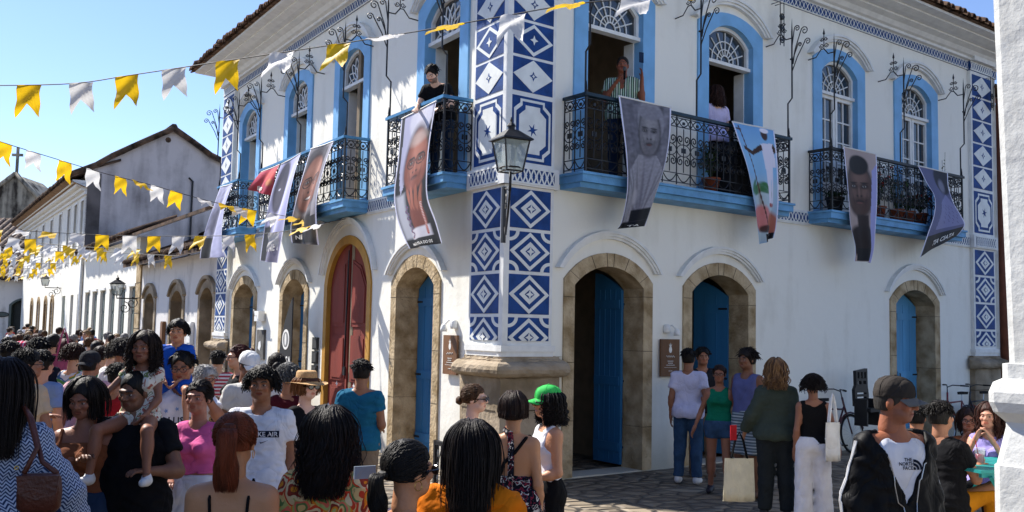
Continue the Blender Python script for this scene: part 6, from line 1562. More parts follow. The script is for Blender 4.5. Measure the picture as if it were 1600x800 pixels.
# dark face on brown ground
p = Paint(NU, NV, '#a89690', 3.0); p.noise(.08, 8, 3); p.ell(.5, 1.25, .42, .35, '#8a756c', .8, .5); face(p, .40, .95, .36, .60, '#4a342c', '#1c1312', hi='#86685c'); p.ell(.42, .40, .28, .22, '#1a1312', 1, .2); p.rect(.3, .62, 1.55, 2.2, '#2c1f1b', 1, .05); p.ell(.4, 2.3, .5, .5, '#241a1a', 1, .2)
p.poly([(.8, .5), (1.0, .3), (1.0, 3), (.62, 2.9), (.68, 1.6)], '#9a9acb'); p.rect(.1, .8, 2.45, 2.95, '#121114', 1); p.border()
banner(FR, [(1317, 229, 1369, 241), (1319, 270, 1369, 275), (1322, 310, 1368, 315), (1326, 350, 1366, 355), (1336, 385, 1365, 388), (1337, 408, 1362, 411)], BD + .09, p, 'brown banner with a dark face and lilac folded edge on the far right balcony', None, (.045, 7, 2.0))
# twisted blue grey banner
p = Paint(NU, NV, '#5b5c80', 2.6); p.noise(.10, 10, 9); p.ell(.75, .35, .32, .45, '#17151f', .95, .2); p.ell(.68, .55, .12, .2, '#8f90a8', .6, .6); p.poly([(.35, 1.15), (.75, .8), (1, 1.2), (1, 2.0), (.2, 2.0)], '#7c7da6')
for k in range(40): p.ell(.4 + .5 * ((k * 37) % 100) / 100, 1.2 + .7 * ((k * 53) % 100) / 100, .012, .018, '#3a3b55', .8, .4)
p.rect(0, 1, 2.12, 2.6, '#121118', 1); p.border()
banner(FR, [(1434, 259, 1481, 270), (1444, 285, 1481, 293), (1454, 308, 1488, 318), (1452, 335, 1499, 337), (1441, 368, 1506, 352), (1430, 403, 1496, 368)], BD + .10, p, 'blue grey banner blown sideways with white lettering at its foot, rightmost on the balconies', [('TIA CIATA', .075, .52, .90, 1.45, .04)], (.022, 6, .2), twist=-.1)
# left front: elderly face, white head cloth
p = Paint(NU, NV, '#1a1a20', 3.3); p.poly([(.12, 0), (.95, 0), (.95, .5), (.6, .2), (.32, .7), (.27, 1.3), (.18, 1.5), (.10, .9)], '#b9b9d6'); p.rect(.9, 1, .3, 3.3, '#17151a', 1, .05); p.ell(.62, .22, .33, .28, '#d5d5e6', 1, .2)
face(p, .62, .95, .36, .60, '#8a4a38', '#35170f', glasses=True, hi='#c07c64'); p.ell(.62, .50, .27, .10, '#c9b8b0', .6, .7)
p.rect(.05, .30, 1.5, 2.9, '#c8cad6', .9, .1); p.ell(.62, 2.35, .22, .5, '#7a3b2c', 1, .2)
for k in range(4): p.ell(.45 + .12 * k, 1.75 + .03 * k, .05, .36, '#a5604a', 1, .3, rot=.12 * (k - 2)); p.ell(.50 + .12 * k, 1.78, .012, .3, '#4a2018', .8, .5)
p.rect(.25, .85, 2.65, 3.0, '#d8d4de', 1, .05)
for k in range(60): a = k / 60; p.ell(.32 + .04 * math.sin(a * 30), 1.9 + 1.0 * a, .022, .022, '#8f2a2a' if k % 2 else '#3a6a9a', 1, .4); p.ell(.80 - .04 * a, 2.0 + .9 * a, .025, .02, '#b03020' if k % 3 else '#e0d8d0', 1, .4)
p.rect(0, 1, 2.95, 3.3, '#151419', 1); p.C *= .78; p.border(.02)
banner(FL, [(628, 186, 682, 158), (625, 250, 674, 220), (621, 300, 671, 271), (624, 335, 672, 310), (632, 365, 683, 346), (641, 389, 691, 380)], BD + .09, p, 'banner of an elderly woman in round glasses and white head cloth, nearest the tiled corner', [('MÃE STELA DO OS', .046, .50, .952, 1.62, .0)], (.022, 8, 1.2))
# big glasses face, second banner
p = Paint(NU, NV, '#8a8488', 2.7); p.noise(.06, 9, 4); p.ell(.5, .35, .45, .28, '#4a4448', .9, .3); face(p, .46, 1.0, .42, .66, '#9a6450', '#3a201a', glasses=True, smile=True, hi='#c48d76'); p.rect(0, 1, 1.85, 2.7, '#1a1619', 1, .2); p.poly([(.88, 0), (1, 0), (1, 2.0), (.8, 2.0)], '#b9b5bd', .7); p.C *= .72; p.border()
banner(FL, [(486, 233, 522, 221), (477, 275, 514, 251), (467, 320, 503, 299), (459, 356, 499, 335), (458, 380, 498, 383)], BD + .09, p, 'banner of a smiling face with glasses on the long left balcony', [('NES', .075, .3, .90, 2.4, .0)], (.05, 7, .6))
# blue grey banner with dark profile
p = Paint(NU, NV, '#a6a5c6', 2.9); p.noise(.07, 8, 2); p.ell(.35, .8, .28, .75, '#332f3c', .95, .25); p.ell(.32, 1.0, .16, .4, '#55505c', .7, .5); p.ell(.32, .85, .05, .03, '#c8c8d8', 1, .4); p.poly([(.75, .3), (1, .2), (1, 2.2), (.45, 2.4), (.6, 1.4)], '#b9b9e0'); p.rect(.1, 1, 2.35, 2.9, '#6e6a80', .9, .1); p.rect(0, .3, 1.9, 2.9, '#17151b', 1, .1); p.border()
banner(FL, [(440, 257, 471, 239), (429, 296, 464, 275), (420, 335, 456, 320), (411, 368, 450, 356), (402, 407, 438, 411)], BD + .10, p, 'pale blue banner with a dark profile, left of the smiling glasses banner', [('NE', .07, .75, .88, 2.2, .1)], (.05, 6, 1.4), twist=.08)
p = Paint(40, 50, '#a5203a', 1.0); p.noise(.25, 14, 7); p.ell(.7, .35, .3, .2, '#c8503a', .7, .7); p.ell(.8, .6, .15, .1, '#d09a50', .5, .7)
banner(FL, [(408, 269, 438, 257), (401, 284, 433, 279), (391, 297, 426, 306)], BD + .09, p, 'small crimson cloth with pale script hung at the left end of the long left balcony', [('Ilup', .25, .45, .8, 1.0, .1)], (.04, 8, 0), name='red_cloth', cat='cloth')
# far left banner
p = Paint(NU, NV, '#a9a8c2', 3.0); p.noise(.35, 24, 12); p.ell(.4, 1.4, .3, .6, '#5a5866', .8, .6); p.rect(0, .55, 2.0, 3.0, '#17161b', 1, .1); p.rect(.6, 1, 0, 3, '#b8b8d8', .7, .1); p.border()
banner(FL, [(345, 292, 364, 287), (338, 320, 355, 320), (328, 352, 352, 350), (319, 380, 350, 380), (313, 404, 352, 402)], BD + .09, p, 'lilac and black banner hanging at the far left end of the tiled house', None, (.05, 7, .8))

# ================================================================== bunting strings
FLY = [mat('flag_yellow', srgb('#ffcf24'), .55, noise=.08, scale=4, bump=.12, bscale=12), mat('flag_white', srgb('#eceae6'), .55, noise=.06, scale=4, bump=.12, bscale=12)]
for fm in FLY:   # thin plastic sheet lets some light through
    N, L = fm.node_tree.nodes, fm.node_tree.links; b = N['Principled BSDF']; tr = N.new('ShaderNodeBsdfTranslucent'); ms = N.new('ShaderNodeMixShader'); ms.inputs[0].default_value = .42
    src = b.inputs['Base Color'].links[0].from_socket; L.new(src, tr.inputs['Color']); L.new(b.outputs[0], ms.inputs[1]); L.new(tr.outputs[0], ms.inputs[2]); L.new(ms.outputs[0], N['Material Output'].inputs['Surface'])
CORD = mat('cord', (.06, .06, .06), .7)
brnd = random.Random(12)
def bunting(pts, flags, label, fw=.26, group=None, cr=.006):
    """pts: (px, py, depth) along the cord; flags: (t or px, colour, swing deg)"""
    W = [at_depth(*q) for q in pts]; W = np.array(W); xs = np.array([q[0] for q in pts], float)
    root = empty('bunting_string', W[len(W) // 2], label, 'bunting', group)
    mb = MB(); tt = np.linspace(0, 1, len(W) * 5); C_ = catmull(W, tt); mb.tube(list(C_), cr, CORD, 4); mb.build('cord', root)
    xx = catmull(np.stack([xs, xs, xs], 1), tt)[:, 0]
    for px, colr, sw in flags:
        i = int(np.argmin(np.abs(xx - px))); i = min(max(i, 1), len(C_) - 2); c = C_[i] + (C_[i + 1] - C_[i]) * ((px - xx[i]) / (xx[i + 1] - xx[i]) if abs(xx[i + 1] - xx[i]) > 1e-6 else 0)
        d = C_[i + 1] - C_[i - 1]; d /= np.linalg.norm(d); n = np.cross(d, UZ); n /= np.linalg.norm(n); up = np.cross(n, d)
        a = R_(sw); dn = -up * math.cos(a) + n * math.sin(a); w = fw * brnd.uniform(.92, 1.06); h = fw * 1.28 * brnd.uniform(.92, 1.08); bend = brnd.uniform(-.25, .3); cv = brnd.uniform(-.05, .05); rollx = brnd.uniform(-.12, .12)
        nn = np.cross(d, dn); V = []; NX, NY = 8, 7
        for j in range(NY + 1):
            v = j / NY
            for k in range(NX + 1):
                u = k / NX - .5; cut = 1 - .42 * (1 - abs(u) * 2); vv = v * cut
                q = c + d * (u * w * (1 + .04 * v) + rollx * vv * w * .6) + dn * (vv * h) + nn * (bend * vv * vv * h + cv * math.sin(u * 7) * w * (vv + .15) + .015 * math.sin(vv * 9 + u * 5))
                V.append(q)
        F = [(j * (NX + 1) + k, j * (NX + 1) + k + 1, (j + 1) * (NX + 1) + k + 1, (j + 1) * (NX + 1) + k) for j in range(NY) for k in range(NX)]
        fb = MB(); fb.add(V, F, FLY[0 if colr == 'y' else 1], True); fb.build('flag', root)
    return root
bunting([(-60, 134, 9.9), (105, 131, 9.8), (200, 118, 9.7), (300, 103, 9.5), (400, 88, 9.3), (520, 70, 9.0), (640, 51, 8.7), (760, 30, 8.4), (900, 6, 8.1), (1010, -2, 7.9), (1100, -2, 7.8)],
        [(46, 'y', 4), (127, 'w', 8), (198, 'y', -6), (272, 'w', 10), (356, 'y', 14), (441, 'w', 22), (530, 'y', 18), (615, 'w', 58), (707, 'y', 66), (803, 'w', 40), (893, 'y', 70), (995, 'w', 48), (1066, 'y', 80)],
        'highest bunting string of large yellow and white flags crossing the sky to the tiled corner')
bunting([(-50, 200, 13.5), (0, 221, 14), (80, 246, 14.8), (160, 270, 15.7), (240, 290, 16.6), (330, 315, 17.5), (400, 329, 17.8), (460, 340, 17.5), (515, 348, 17)],
        [(-20, 'w', 0), (8, 'y', -8), (52, 'w', 10), (102, 'y', 4), (145, 'w', 0), (188, 'y', 18), (214, 'y', 62), (245, 'w', 5), (275, 'y', 0), (316, 'w', 74), (352, 'y', 76), (376, 'w', 40), (390, 'y', 6), (430, 'w', 45), (462, 'y', 72), (484, 'y', 60), (505, 'w', 70)],
        'second bunting string sloping down from the upper left to the left balconies')
bunting([(-40, 356, 17.5), (60, 362, 17.8), (160, 367, 18), (260, 369, 18), (360, 368, 17.6), (440, 362, 17), (500, 350, 16.6), (540, 342, 16.4)],
        [(-8, 'y', 50), (36, 'w', 64), (78, 'y', 55), (122, 'w', 30), (160, 'y', 2), (203, 'w', 0), (241, 'y', 4), (279, 'w', 0), (314, 'y', 25), (357, 'w', 0), (391, 'y', 0), (428, 'w', 6), (477, 'y', 68), (498, 'w', 60)],
        'level bunting string running from the left edge to beneath the left balcony banners')
cols_ = 'yw'
far = [  # (x0, y0, x1, y1, sag, depth0, depth1, spacing)
    (-10, 372, 75, 380, 6, 22, 22, 26), (20, 384, 220, 398, 3, 24, 22, 26), (60, 392, 280, 409, 2, 26, 23, 25), (-10, 392, 160, 402, 4, 30, 30, 19), (0, 404, 130, 408, 4, 34, 33, 19),
    (-10, 412, 110, 420, 3, 38, 37, 13), (0, 424, 100, 428, 3, 42, 41, 12), (-10, 432, 90, 436, 2, 47, 46, 11), (10, 440, 60, 441, 1, 52, 51, 10), (-5, 398, 60, 416, 3, 36, 35, 14)]
words_ = ['nearest of the low strings at the left edge', 'low string ending above the grey doors', 'low string ending over the first stone arch', 'low string over the second lantern', 'dense string before the brown doors', 'dense string before the far roof', 'small flags under the far tiled roof', 'tiny flags over the far crowd', 'tiniest flags near the far white wall', 'slanting string at the left edge of the street']
for k, (x0, y0, x1, y1, sag, d0, d1, stp) in enumerate(far):
    pts = [(x0 + (x1 - x0) * t, y0 + (y1 - y0) * t + sag * math.sin(math.pi * t) - 9, d0 + (d1 - d0) * t) for t in np.linspace(0, 1, 6)]
    fl = []; x = x0 + 5; i = k
    while x < x1 - 4: fl.append((x, cols_[i % 2], brnd.choice([0, 5, -8, 12, 25, 50]))); x += stp * brnd.uniform(.85, 1.15); i += 1
    bunting(pts, fl, 'yellow and white bunting, ' + words_[k], group='low bunting strings over the left street', cr=.008)
# ================================================================== the people
def pattern_mat(name, cols, scale=18, kind='floral', rough=.85, bumpv=.25):
    if name in MATS: return MATS[name]
    m, N, L, b = nodes_of(name); tc = N.new('ShaderNodeTexCoord'); cr = N.new('ShaderNodeValToRGB'); cr.color_ramp.interpolation = 'CONSTANT'
    e = cr.color_ramp.elements; n = len(cols); e[0].color = (*srgb(cols[0]), 1); e[1].position = 1 / n if n > 1 else 1; e[1].color = (*srgb(cols[1]), 1)
    for i in range(2, n): q = e.new(i / n); q.color = (*srgb(cols[i]), 1)
    if kind == 'floral':
        nz = N.new('ShaderNodeTexNoise'); nz.inputs['Scale'].default_value = scale * .5; nz.inputs['Detail'].default_value = 2; L.new(tc.outputs['Object'], nz.inputs['Vector'])
        mx = N.new('ShaderNodeMix'); mx.data_type = 'RGBA'; mx.inputs[0].default_value = .16; L.new(tc.outputs['Object'], mx.inputs[6]); L.new(nz.outputs['Color'], mx.inputs[7])
        vo = N.new('ShaderNodeTexVoronoi'); vo.inputs['Scale'].default_value = scale; L.new(mx.outputs[2], vo.inputs['Vector'])
        ad = N.new('ShaderNodeMath'); ad.operation = 'MULTIPLY_ADD'; ad.inputs[1].default_value = 1.1; sp = N.new('ShaderNodeSeparateColor'); L.new(vo.outputs['Color'], sp.inputs[0])
        L.new(vo.outputs['Distance'], ad.inputs[0]); L.new(sp.outputs[0], ad.inputs[2]); fr_ = N.new('ShaderNodeMath'); fr_.operation = 'FRACT'; L.new(ad.outputs[0], fr_.inputs[0]); L.new(fr_.outputs[0], cr.inputs['Fac'])
    elif kind in ('vstripe', 'hstripe'):
        sx = N.new('ShaderNodeSeparateXYZ'); L.new(tc.outputs['Object'], sx.inputs[0]); mu = N.new('ShaderNodeMath'); mu.operation = 'MULTIPLY'; mu.inputs[1].default_value = scale
        L.new(sx.outputs['X' if kind == 'vstripe' else 'Z'], mu.inputs[0]); fr_ = N.new('ShaderNodeMath'); fr_.operation = 'FRACT'; L.new(mu.outputs[0], fr_.inputs[0]); L.new(fr_.outputs[0], cr.inputs['Fac'])
    elif kind == 'zigzag':
        sx = N.new('ShaderNodeSeparateXYZ'); L.new(tc.outputs['Object'], sx.inputs[0])
        a = N.new('ShaderNodeMath'); a.operation = 'PINGPONG'; a.inputs[1].default_value = .02; sm = N.new('ShaderNodeMath'); sm.operation = 'ADD'; L.new(sx.outputs['X'], sm.inputs[0]); L.new(sx.outputs['Y'], sm.inputs[1]); L.new(sm.outputs[0], a.inputs[0])
        s2 = N.new('ShaderNodeMath'); s2.operation = 'ADD'; L.new(a.outputs[0], s2.inputs[0]); L.new(sx.outputs['Z'], s2.inputs[1]); mu = N.new('ShaderNodeMath'); mu.operation = 'MULTIPLY'; mu.inputs[1].default_value = scale; L.new(s2.outputs[0], mu.inputs[0])
        fr_ = N.new('ShaderNodeMath'); fr_.operation = 'FRACT'; L.new(mu.outputs[0], fr_.inputs[0]); L.new(fr_.outputs[0], cr.inputs['Fac'])
    L.new(cr.outputs['Color'], b.inputs['Base Color']); b.inputs['Roughness'].default_value = rough; b.inputs['Specular IOR Level'].default_value = .12
    n2 = N.new('ShaderNodeTexNoise'); n2.inputs['Scale'].default_value = 14; bp = N.new('ShaderNodeBump'); bp.inputs['Strength'].default_value = bumpv; bp.inputs['Distance'].default_value = .02; L.new(tc.outputs['Object'], n2.inputs['Vector']); L.new(n2.outputs['Fac'], bp.inputs['Height']); L.new(bp.outputs['Normal'], b.inputs['Normal'])
    MATS[name] = m; return crease_mat(m)
cW = cloth('white', '#dcdce2'); cK = cloth('black', '#131316'); cN = cloth('navy', '#1b2334'); cJ = cloth('denim', '#35506f', wr=.4, noise=.18); cJD = cloth('dark_denim', '#243650', wr=.4, noise=.15)
cG = cloth('grey_white', '#c3c1bc'); cKH = cloth('khaki', '#8f7d69'); cTEAL = cloth('teal', '#1f6685'); cPINK = cloth('pink', '#d9629a'); cBR = cloth('rust_brown', '#7d4a30'); cOR = cloth('orange', '#d9740f', wr=.4)
cDG = cloth('dark_green_grey', '#39423c'); cGR = cloth('green', '#0f6b52'); cBL = cloth('royal_blue', '#1f55b5'); cPB = cloth('purple_blue', '#5a5f8c'); cMU = cloth('mustard', '#b87512'); cTAN = cloth('beige', '#c8b193'); cLB = cloth('light_blue', '#7d9ac9')
cPP = cloth('pale_pink', '#d9a9ae'); cMAR = cloth('maroon', '#4d1620'); cRED = cloth('red', '#a3222a'); cGB = cloth('grey_blue', '#46586c'); cGW = cloth('grey_wrap', '#75788f'); cLW = cloth('lime_white', '#e8e8e6'); cBK2 = cloth('washed_black', '#26272c')
SHW = mat('white_shoe', srgb('#dcdcdc'), .5); SHK = mat('dark_shoe', srgb('#24222a'), .5); SHB = mat('brown_shoe', srgb('#5b3d2a'), .5)
LEATH = mat('brown_leather', srgb('#5a2b1c'), .4, noise=.15, scale=8, bump=.3, bscale=60, spec=.4)
FLORAL = pattern_mat('floral_print', ['#c8472c', '#d9b978', '#5f7f4a', '#d96f5a', '#a9b26a', '#d98a2a', '#8f3b2c', '#d9c79a'], 13)
DRESSP = pattern_mat('dress_print', ['#15151c', '#15151c', '#1c2133', '#8a2a3a', '#15151c', '#c9c3bc', '#1a1d2c'], 24)
ZIG = pattern_mat('zigzag_print', ['#2f3f63', '#b9c3d6'], 55, 'zigzag')
MINT = pattern_mat('mint_stripe_print', ['#33473f', '#a9c4a8', '#33473f', '#d5e0cf'], 16, 'vstripe')
STRS = pattern_mat('striped_shorts', ['#51606b', '#8e9aa0', '#51606b', '#aab2b4'], 14, 'hstripe')
MULTI = pattern_mat('tee_print', ['#dcdce2', '#dcdce2', '#dcdce2', '#3f6fa0', '#dcdce2', '#d9a23a', '#5f9a5a'], 9)
CREAMF = pattern_mat('cream_floral', ['#d9cfc0', '#d9cfc0', '#d9cfc0', '#a05a4a', '#d9cfc0', '#6f7a4a'], 22)
DARKF = pattern_mat('dark_floral', ['#20222c', '#2c2f3f', '#b0683a', '#20222c', '#3a4a5a', '#c9a06a'], 26)
REDP = pattern_mat('beanie_stripe', ['#c9375a', '#c9375a', '#e3c9d2'], 28, 'vstripe')
def P(label, px, py, d, face, **k):
    k.update(label=label, px=(px, py), d=d, face=face); r = person(k); return k
def tee(m, **k): return dict(dict(m=m, sleeve=.58, hem=.86, loose=.016, off=.018, drape=1), **k)
def tank(m, **k): return dict(dict(m=m, sleeve=0, hem=.98, off=.010, neck=.085, arm_cut=.135, fold=.5), **k)
def bare(m, top, **k): return dict(dict(m=m, sleeve=0, hem=.98, off=.010, kind='bare', top_at=top, fold=.5, neck=.03), **k)

# ---- nearest row, seen from behind
P('woman with long dark hair and blue zigzag blouse at the far left edge', 8, 560, 4.7, 200, fem=True, skin='brown', hair='long', hairL=.30, hairV=1.0, haircol='#1c110e', seed=3, build=1.12,
  top=dict(m=ZIG, sleeve=1.75, hem=.86, loose=.02, off=.02, name='blouse', drape=1), bottom=dict(m=cJD), armL=((.14, .0, -.26), (.24, -.10, -.47)), armR=((.14, .0, -.26), (.22, -.06, -.47)), shoes=SHK)
P('woman with a red ponytail and thin black straps, back to the viewer', 370, 645, 4.1, 182, fem=True, skin='#b3825f', hair='ponytail', hairL=.27, hairV=1.25, haircol='#74341b', haircol2='#43200f', seed=5, build=1.06,
  top=bare(cK, 1.21, straps=[(.007, [(sd * .085, -.12, 1.22), (sd * .088, -.1, 1.34), (sd * .09, .0, 1.46), (sd * .085, .1, 1.38), (sd * .080, .12, 1.28), (sd * .078, .12, 1.19)], cK) for sd in (-1, 1)]), bottom=dict(m=cJ), arms='fwd', earring=True)
P('woman with long wavy black hair and a floral blouse, back to the viewer', 517, 636, 4.4, 172, fem=True, skin='tan', hair='wavy', hairL=.27, hairV=1.5, haircol='#1d1512', seed=8, build=1.18,
  top=dict(m=FLORAL, sleeve=.75, hem=.84, loose=.04, off=.028, name='blouse', neck=.085, drape=1), bottom=dict(m=cJD), arms='fwd')
P('woman with a dark low ponytail, sunglasses and hoop earring turned right in the front row', 640, 688, 3.75, 128, fem=True, skin='#b07a58', hair='low_pony', hairL=.16, hairV=1.2, haircol='#15100e', seed=9, glasses='sun', earring=True,
  top=tank(cloth('plum_grey', '#4a4250'), hem=.98), bottom=dict(m=cJD), arms='fwd')
P('woman with straight black hair over a bright orange blouse, back to the viewer', 738, 657, 4.1, 176, fem=True, skin='tan', hair='long', hairL=.30, hairV=.95, haircol='#1d1512', seed=11, build=1.12, hpitch=4,
  top=dict(m=cOR, sleeve=1.3, hem=.85, loose=.045, off=.03, name='blouse', neck=.10, fold=1.6, drape=1), bottom=dict(m=cK), arms='fwd')
# ---- middle: trio by the plinth
P('laughing woman in profile with a low brown bun and sunglasses in front of the plinth', 742, 600, 7.6, 78, fem=True, skin='fair', hair='low_bun', haircol='#5d4029', seed=13, glasses='sun', top=tank(cloth('dark_teal', '#22383a')), bottom=dict(m=cK), arms='bent')
P('woman with short brown bob and a backless dark patterned halter dress', 803, 612, 6.4, 172, fem=True, skin='#b98560', hair='bob', haircol='#2e1c14', seed=14, hairV=1.2,
  top=dict(m=DRESSP, sleeve=0, hem=.9, off=.012, kind='bare', top_at=1.14, name='dress_top', neck=.03, straps=[(.022, [(.0, .13, 1.13), (.0, .13, 1.25), (.0, .11, 1.36), (.01, .07, 1.46), (.04, .03, 1.475)], DRESSP), (.012, [(.11, .10, 1.12), (.05, .13, 1.24), (-.03, .13, 1.33), (-.10, .06, 1.42), (-.12, -.02, 1.43)], cK)]),
  bottom=dict(m=DRESSP, kind='skirt', hem=.35, flare=.10, waist=1.06, name='dress_skirt'), arms='hang', shoes=SHK)
P('woman in a bright green cap, white top and black shorts facing left', 856, 603, 7.0, -72, fem=True, skin='#c08a68', hair='curly_long', hairL=.17, hairV=1.3, haircol='#150f0e', seed=15, hat='cap', hatm=cloth('green_cap', '#3fbf5a', rough=.7), glasses='sun',
  top=tank(cW, hem=1.02), bottom=dict(m=cK, kind='shorts', short=.62, loose=.02, waist=1.05), armL='fwd', armR='bent', shoes=SHW, build=1.08)
# ---- middle left
P('teenage boy with curly dark hair in a white tee with black lettering box', 410, 572, 6.7, 4, skin='#8f5f43', hair='curly', hairL=.075, hairV=1.15, haircol='#17110e', seed=21,
  top=tee(cW, text=[('box', '', (.20, .046), .048, 1.285, cN), ('text', 'NIKE AIR', .046, .048, 1.283, cW), ('poly', [(-.030, .008), (-.022, -.006), (.034, .020), (-.018, .002)], 0, .048, 1.225, cN)]), bottom=dict(m=cTAN, kind='shorts', short=.15, loose=.02), arms='hang', shoes=SHW)
P('woman in a pink sleeveless crop top and white wide trousers', 312, 594, 6.6, -8, fem=True, skin='#a8705a', hair='low_bun', haircol='#1d1310', seed=22, top=tank(cPINK, hem=1.08, neck=.062, arm_cut=.15), bottom=dict(m=cW, flare=.045, waist=1.07, off=.014), armL='hang', armR='bent', shoes=SHW)
k = P('man in a white tee with dark lettering carrying a small boy on his shoulders', 286, 549, 7.7, 6, skin='#a06a4c', hair='short', haircol='#17120f', seed=23, glasses='clear', build=1.12, hpitch=6, top=tee(cW, text=[('text', 'HOLLISTER', .072, 0, 1.22, cN), ('text', 'CALIFORNIA', .018, 0, 1.165, cN)] + [('poly', [(q + .02 * math.cos(a) * (1 if i % 2 else .4), .03 + abs(q) * -.2 + .02 * math.sin(a) * (1 if i % 2 else .4)) for i, a in enumerate(np.linspace(0, 6.28, 11)[:-1])], 0, 0, 1.28, cLB) for q in (-.08, 0, .08)]), bottom=dict(m=cJ), armL=((.14, -.10, -.16), (.04, -.14, .02)), armR=((.14, -.10, -.16), (.04, -.14, .02)), shoes=SHW)
P('small boy in a blue tee riding on the shoulders of a man in white', 279, 499, 7.72, 4, h=1.05, frac=1.02, skin='#b98464', hair='curly', hairL=.05, haircol='#17110e', seed=24, top=tee(cBL, hem=.88), bottom=dict(m=cBL, kind='shorts', short=.3), legs=((.17, -.42, -.06), (.02, -.05, -.42)), toes=(.0, -.13, -.04), armL=((.03, -.08, -.27), (-.09, -.22, -.42)), armR=((.03, -.08, -.27), (-.09, -.22, -.42)), shoes=SHK, brow='#17110e')
P('man in a black polo shirt carrying a little girl on his shoulders', 212, 580, 5.9, -4, skin='dark', hair='crop', haircol='#15110f', seed=25, build=1.22, belly=.5, hpitch=10, hyaw=-12, top=tee(cK, name='polo_shirt'), bottom=dict(m=cBK2), armL=((.12, -.06, -.24), (.02, -.22, -.22)), armR=((.10, -.08, -.24), (-.02, -.25, -.16)), shoes=SHK)
P('little girl in a cream floral dress on the shoulders of a man in black', 226, 518, 5.93, 0, h=1.08, frac=1.02, fem=True, skin='#8a5a44', hair='curly_long', hairL=.20, hairV=1.3, haircol='#2a1a12', seed=26, top=dict(m=CREAMF, sleeve=.3, hem=.86, off=.016, name='dress', neck=.08), bottom=dict(m=CREAMF, kind='shorts', short=.7, waist=1.0, name='dress_skirt'), legs=((.15, -.44, -.08), (.03, -.05, -.42)), toes=(.02, -.14, -.03), armR=((.16, -.10, -.20), (.30, -.16, -.34)), armL=((.04, -.08, -.26), (-.04, -.20, -.40)), shoes=SHW, brow='#17110e')
P('woman with shoulder length black hair, rust brown top and blue jeans at the left', 134, 592, 5.8, -3, fem=True, skin='#8f5c46', hair='long', hairL=.12, hairV=1.4, haircol='#1d1512', seed=27, hpitch=14, top=bare(cBR, 1.34, hem=1.0, straps=[(.012, [(sd * .11, -.09, 1.32), (sd * .12, -.03, 1.43), (sd * .115, .06, 1.38)], cBR) for sd in (-1, 1)]), bottom=dict(m=cJD, waist=1.05, flare=.03), armL='hang', armR='low', shoes=SHK)
P('man in a white cap and pale grey tee leaning forward in the crowd', 390, 550, 9.0, 42, skin='dark', hair='crop', haircol='#14100e', seed=28, hat='cap', hatm=cLW, top=tee(cG), bottom=dict(m=cN), hpitch=14, shoes=SHK)
P('woman with dark red hair in a bun near the left pilaster plinth', 373, 539, 10.2, -60, fem=True, skin='tan', hair='bun', haircol='#4a1c18', seed=29, glasses='clear', top=tee(cK), bottom=dict(m=cK), arms='bent')
P('woman with dark tied hair and a white top behind the curly haired boy', 433, 552, 10.2, 200, fem=True, skin='tan', hair='low_bun', hairV=1.6, haircol='#1c1412', seed=30, top=tee(cW), bottom=dict(m=cJ), glasses='clear')
P('person with full grey curly hair and maroon top seen from behind', 452, 568, 8.8, 165, skin='brown', hair='curly', hairL=.085, hairV=1.3, haircol='#5f5e5c', haircol2='#3a3938', seed=31, top=tee(cMAR), bottom=dict(m=cK), fem=True)
P('woman in a straw hat with dark band, sunglasses and black dress', 480, 581, 8.0, 48, fem=True, skin='fair', hair='long', hairL=.08, haircol='#8a5a34', seed=32, hat='straw', hatm=mat('straw', srgb('#c9a06e'), .8, noise=.15, scale=60, bump=.4, bscale=200), glasses='sun', earring=True, top=dict(m=cK, sleeve=.35, hem=.9, off=.012, name='dress_top', neck=.07), bottom=dict(m=cK, kind='skirt', hem=.45, flare=.06), armR='bent', armL='hang', shoes=SHK)
P('man in a teal tee and khaki trousers walking away before the red door', 566, 562, 9.3, 176, skin='#9c6b4e', hair='short', haircol='#1d1512', seed=33, top=tee(cTEAL, sleeve=.5), bottom=dict(m=cKH), arms='fwd', stride=.12, shoes=SHK)
P('grey haired elder in a dark floral shirt near the left plinth', 322, 573, 9.2, 60, skin='#a8765c', hair='wavy_short', haircol='#a5a3a0', haircol2='#6d6b69', seed=34, glasses='clear', top=tee(DARKF), bottom=dict(m=cK), fem=True)
# ---- right group in the shade
P('man in a white tee and jeans, back turned, left of the doorway group', 1076, 545, 13.0, 158, skin='#8a5d45', hair='short', haircol='#15100e', seed=41, top=tee(cloth('lilac_white', '#c9c9e2')), bottom=dict(m=cJ, flare=.012), armR='bent', armL='hang', shoes=SHW, beard=.5)
P('smiling man in a dark shirt facing the viewer by the second doorway', 1098, 543, 13.7, 0, skin='#9c6a50', hair='short', haircol='#15100e', seed=42, top=tee(cBK2), bottom=dict(m=cKH), arms='cross', shoes=SHB)
P('woman in a green sleeveless top and denim shorts in the doorway group', 1124, 570, 12.2, -18, fem=True, skin='#8f5f49', hair='low_pony', hairL=.2, haircol='#2a1813', seed=43, glasses='clear', top=tank(cGR, hem=.98, neck=.065), bottom=dict(m=cJ, kind='shorts', short=.6, waist=1.0), armL='low', armR=((.10, .02, -.27), (.18, -.08, -.50)), stride=.06, shoes=SHK)
P('tall man in a blue grey tank top and striped shorts looking left', 1167, 545, 12.0, -52, skin='dark', hair='wavy_short', haircol='#1d1512', seed=44, top=dict(tank(cPB, hem=.88, off=.018, neck=.07, arm_cut=.17)), bottom=dict(m=STRS, kind='shorts', short=.02, loose=.02), arms='low', shoes=SHB)
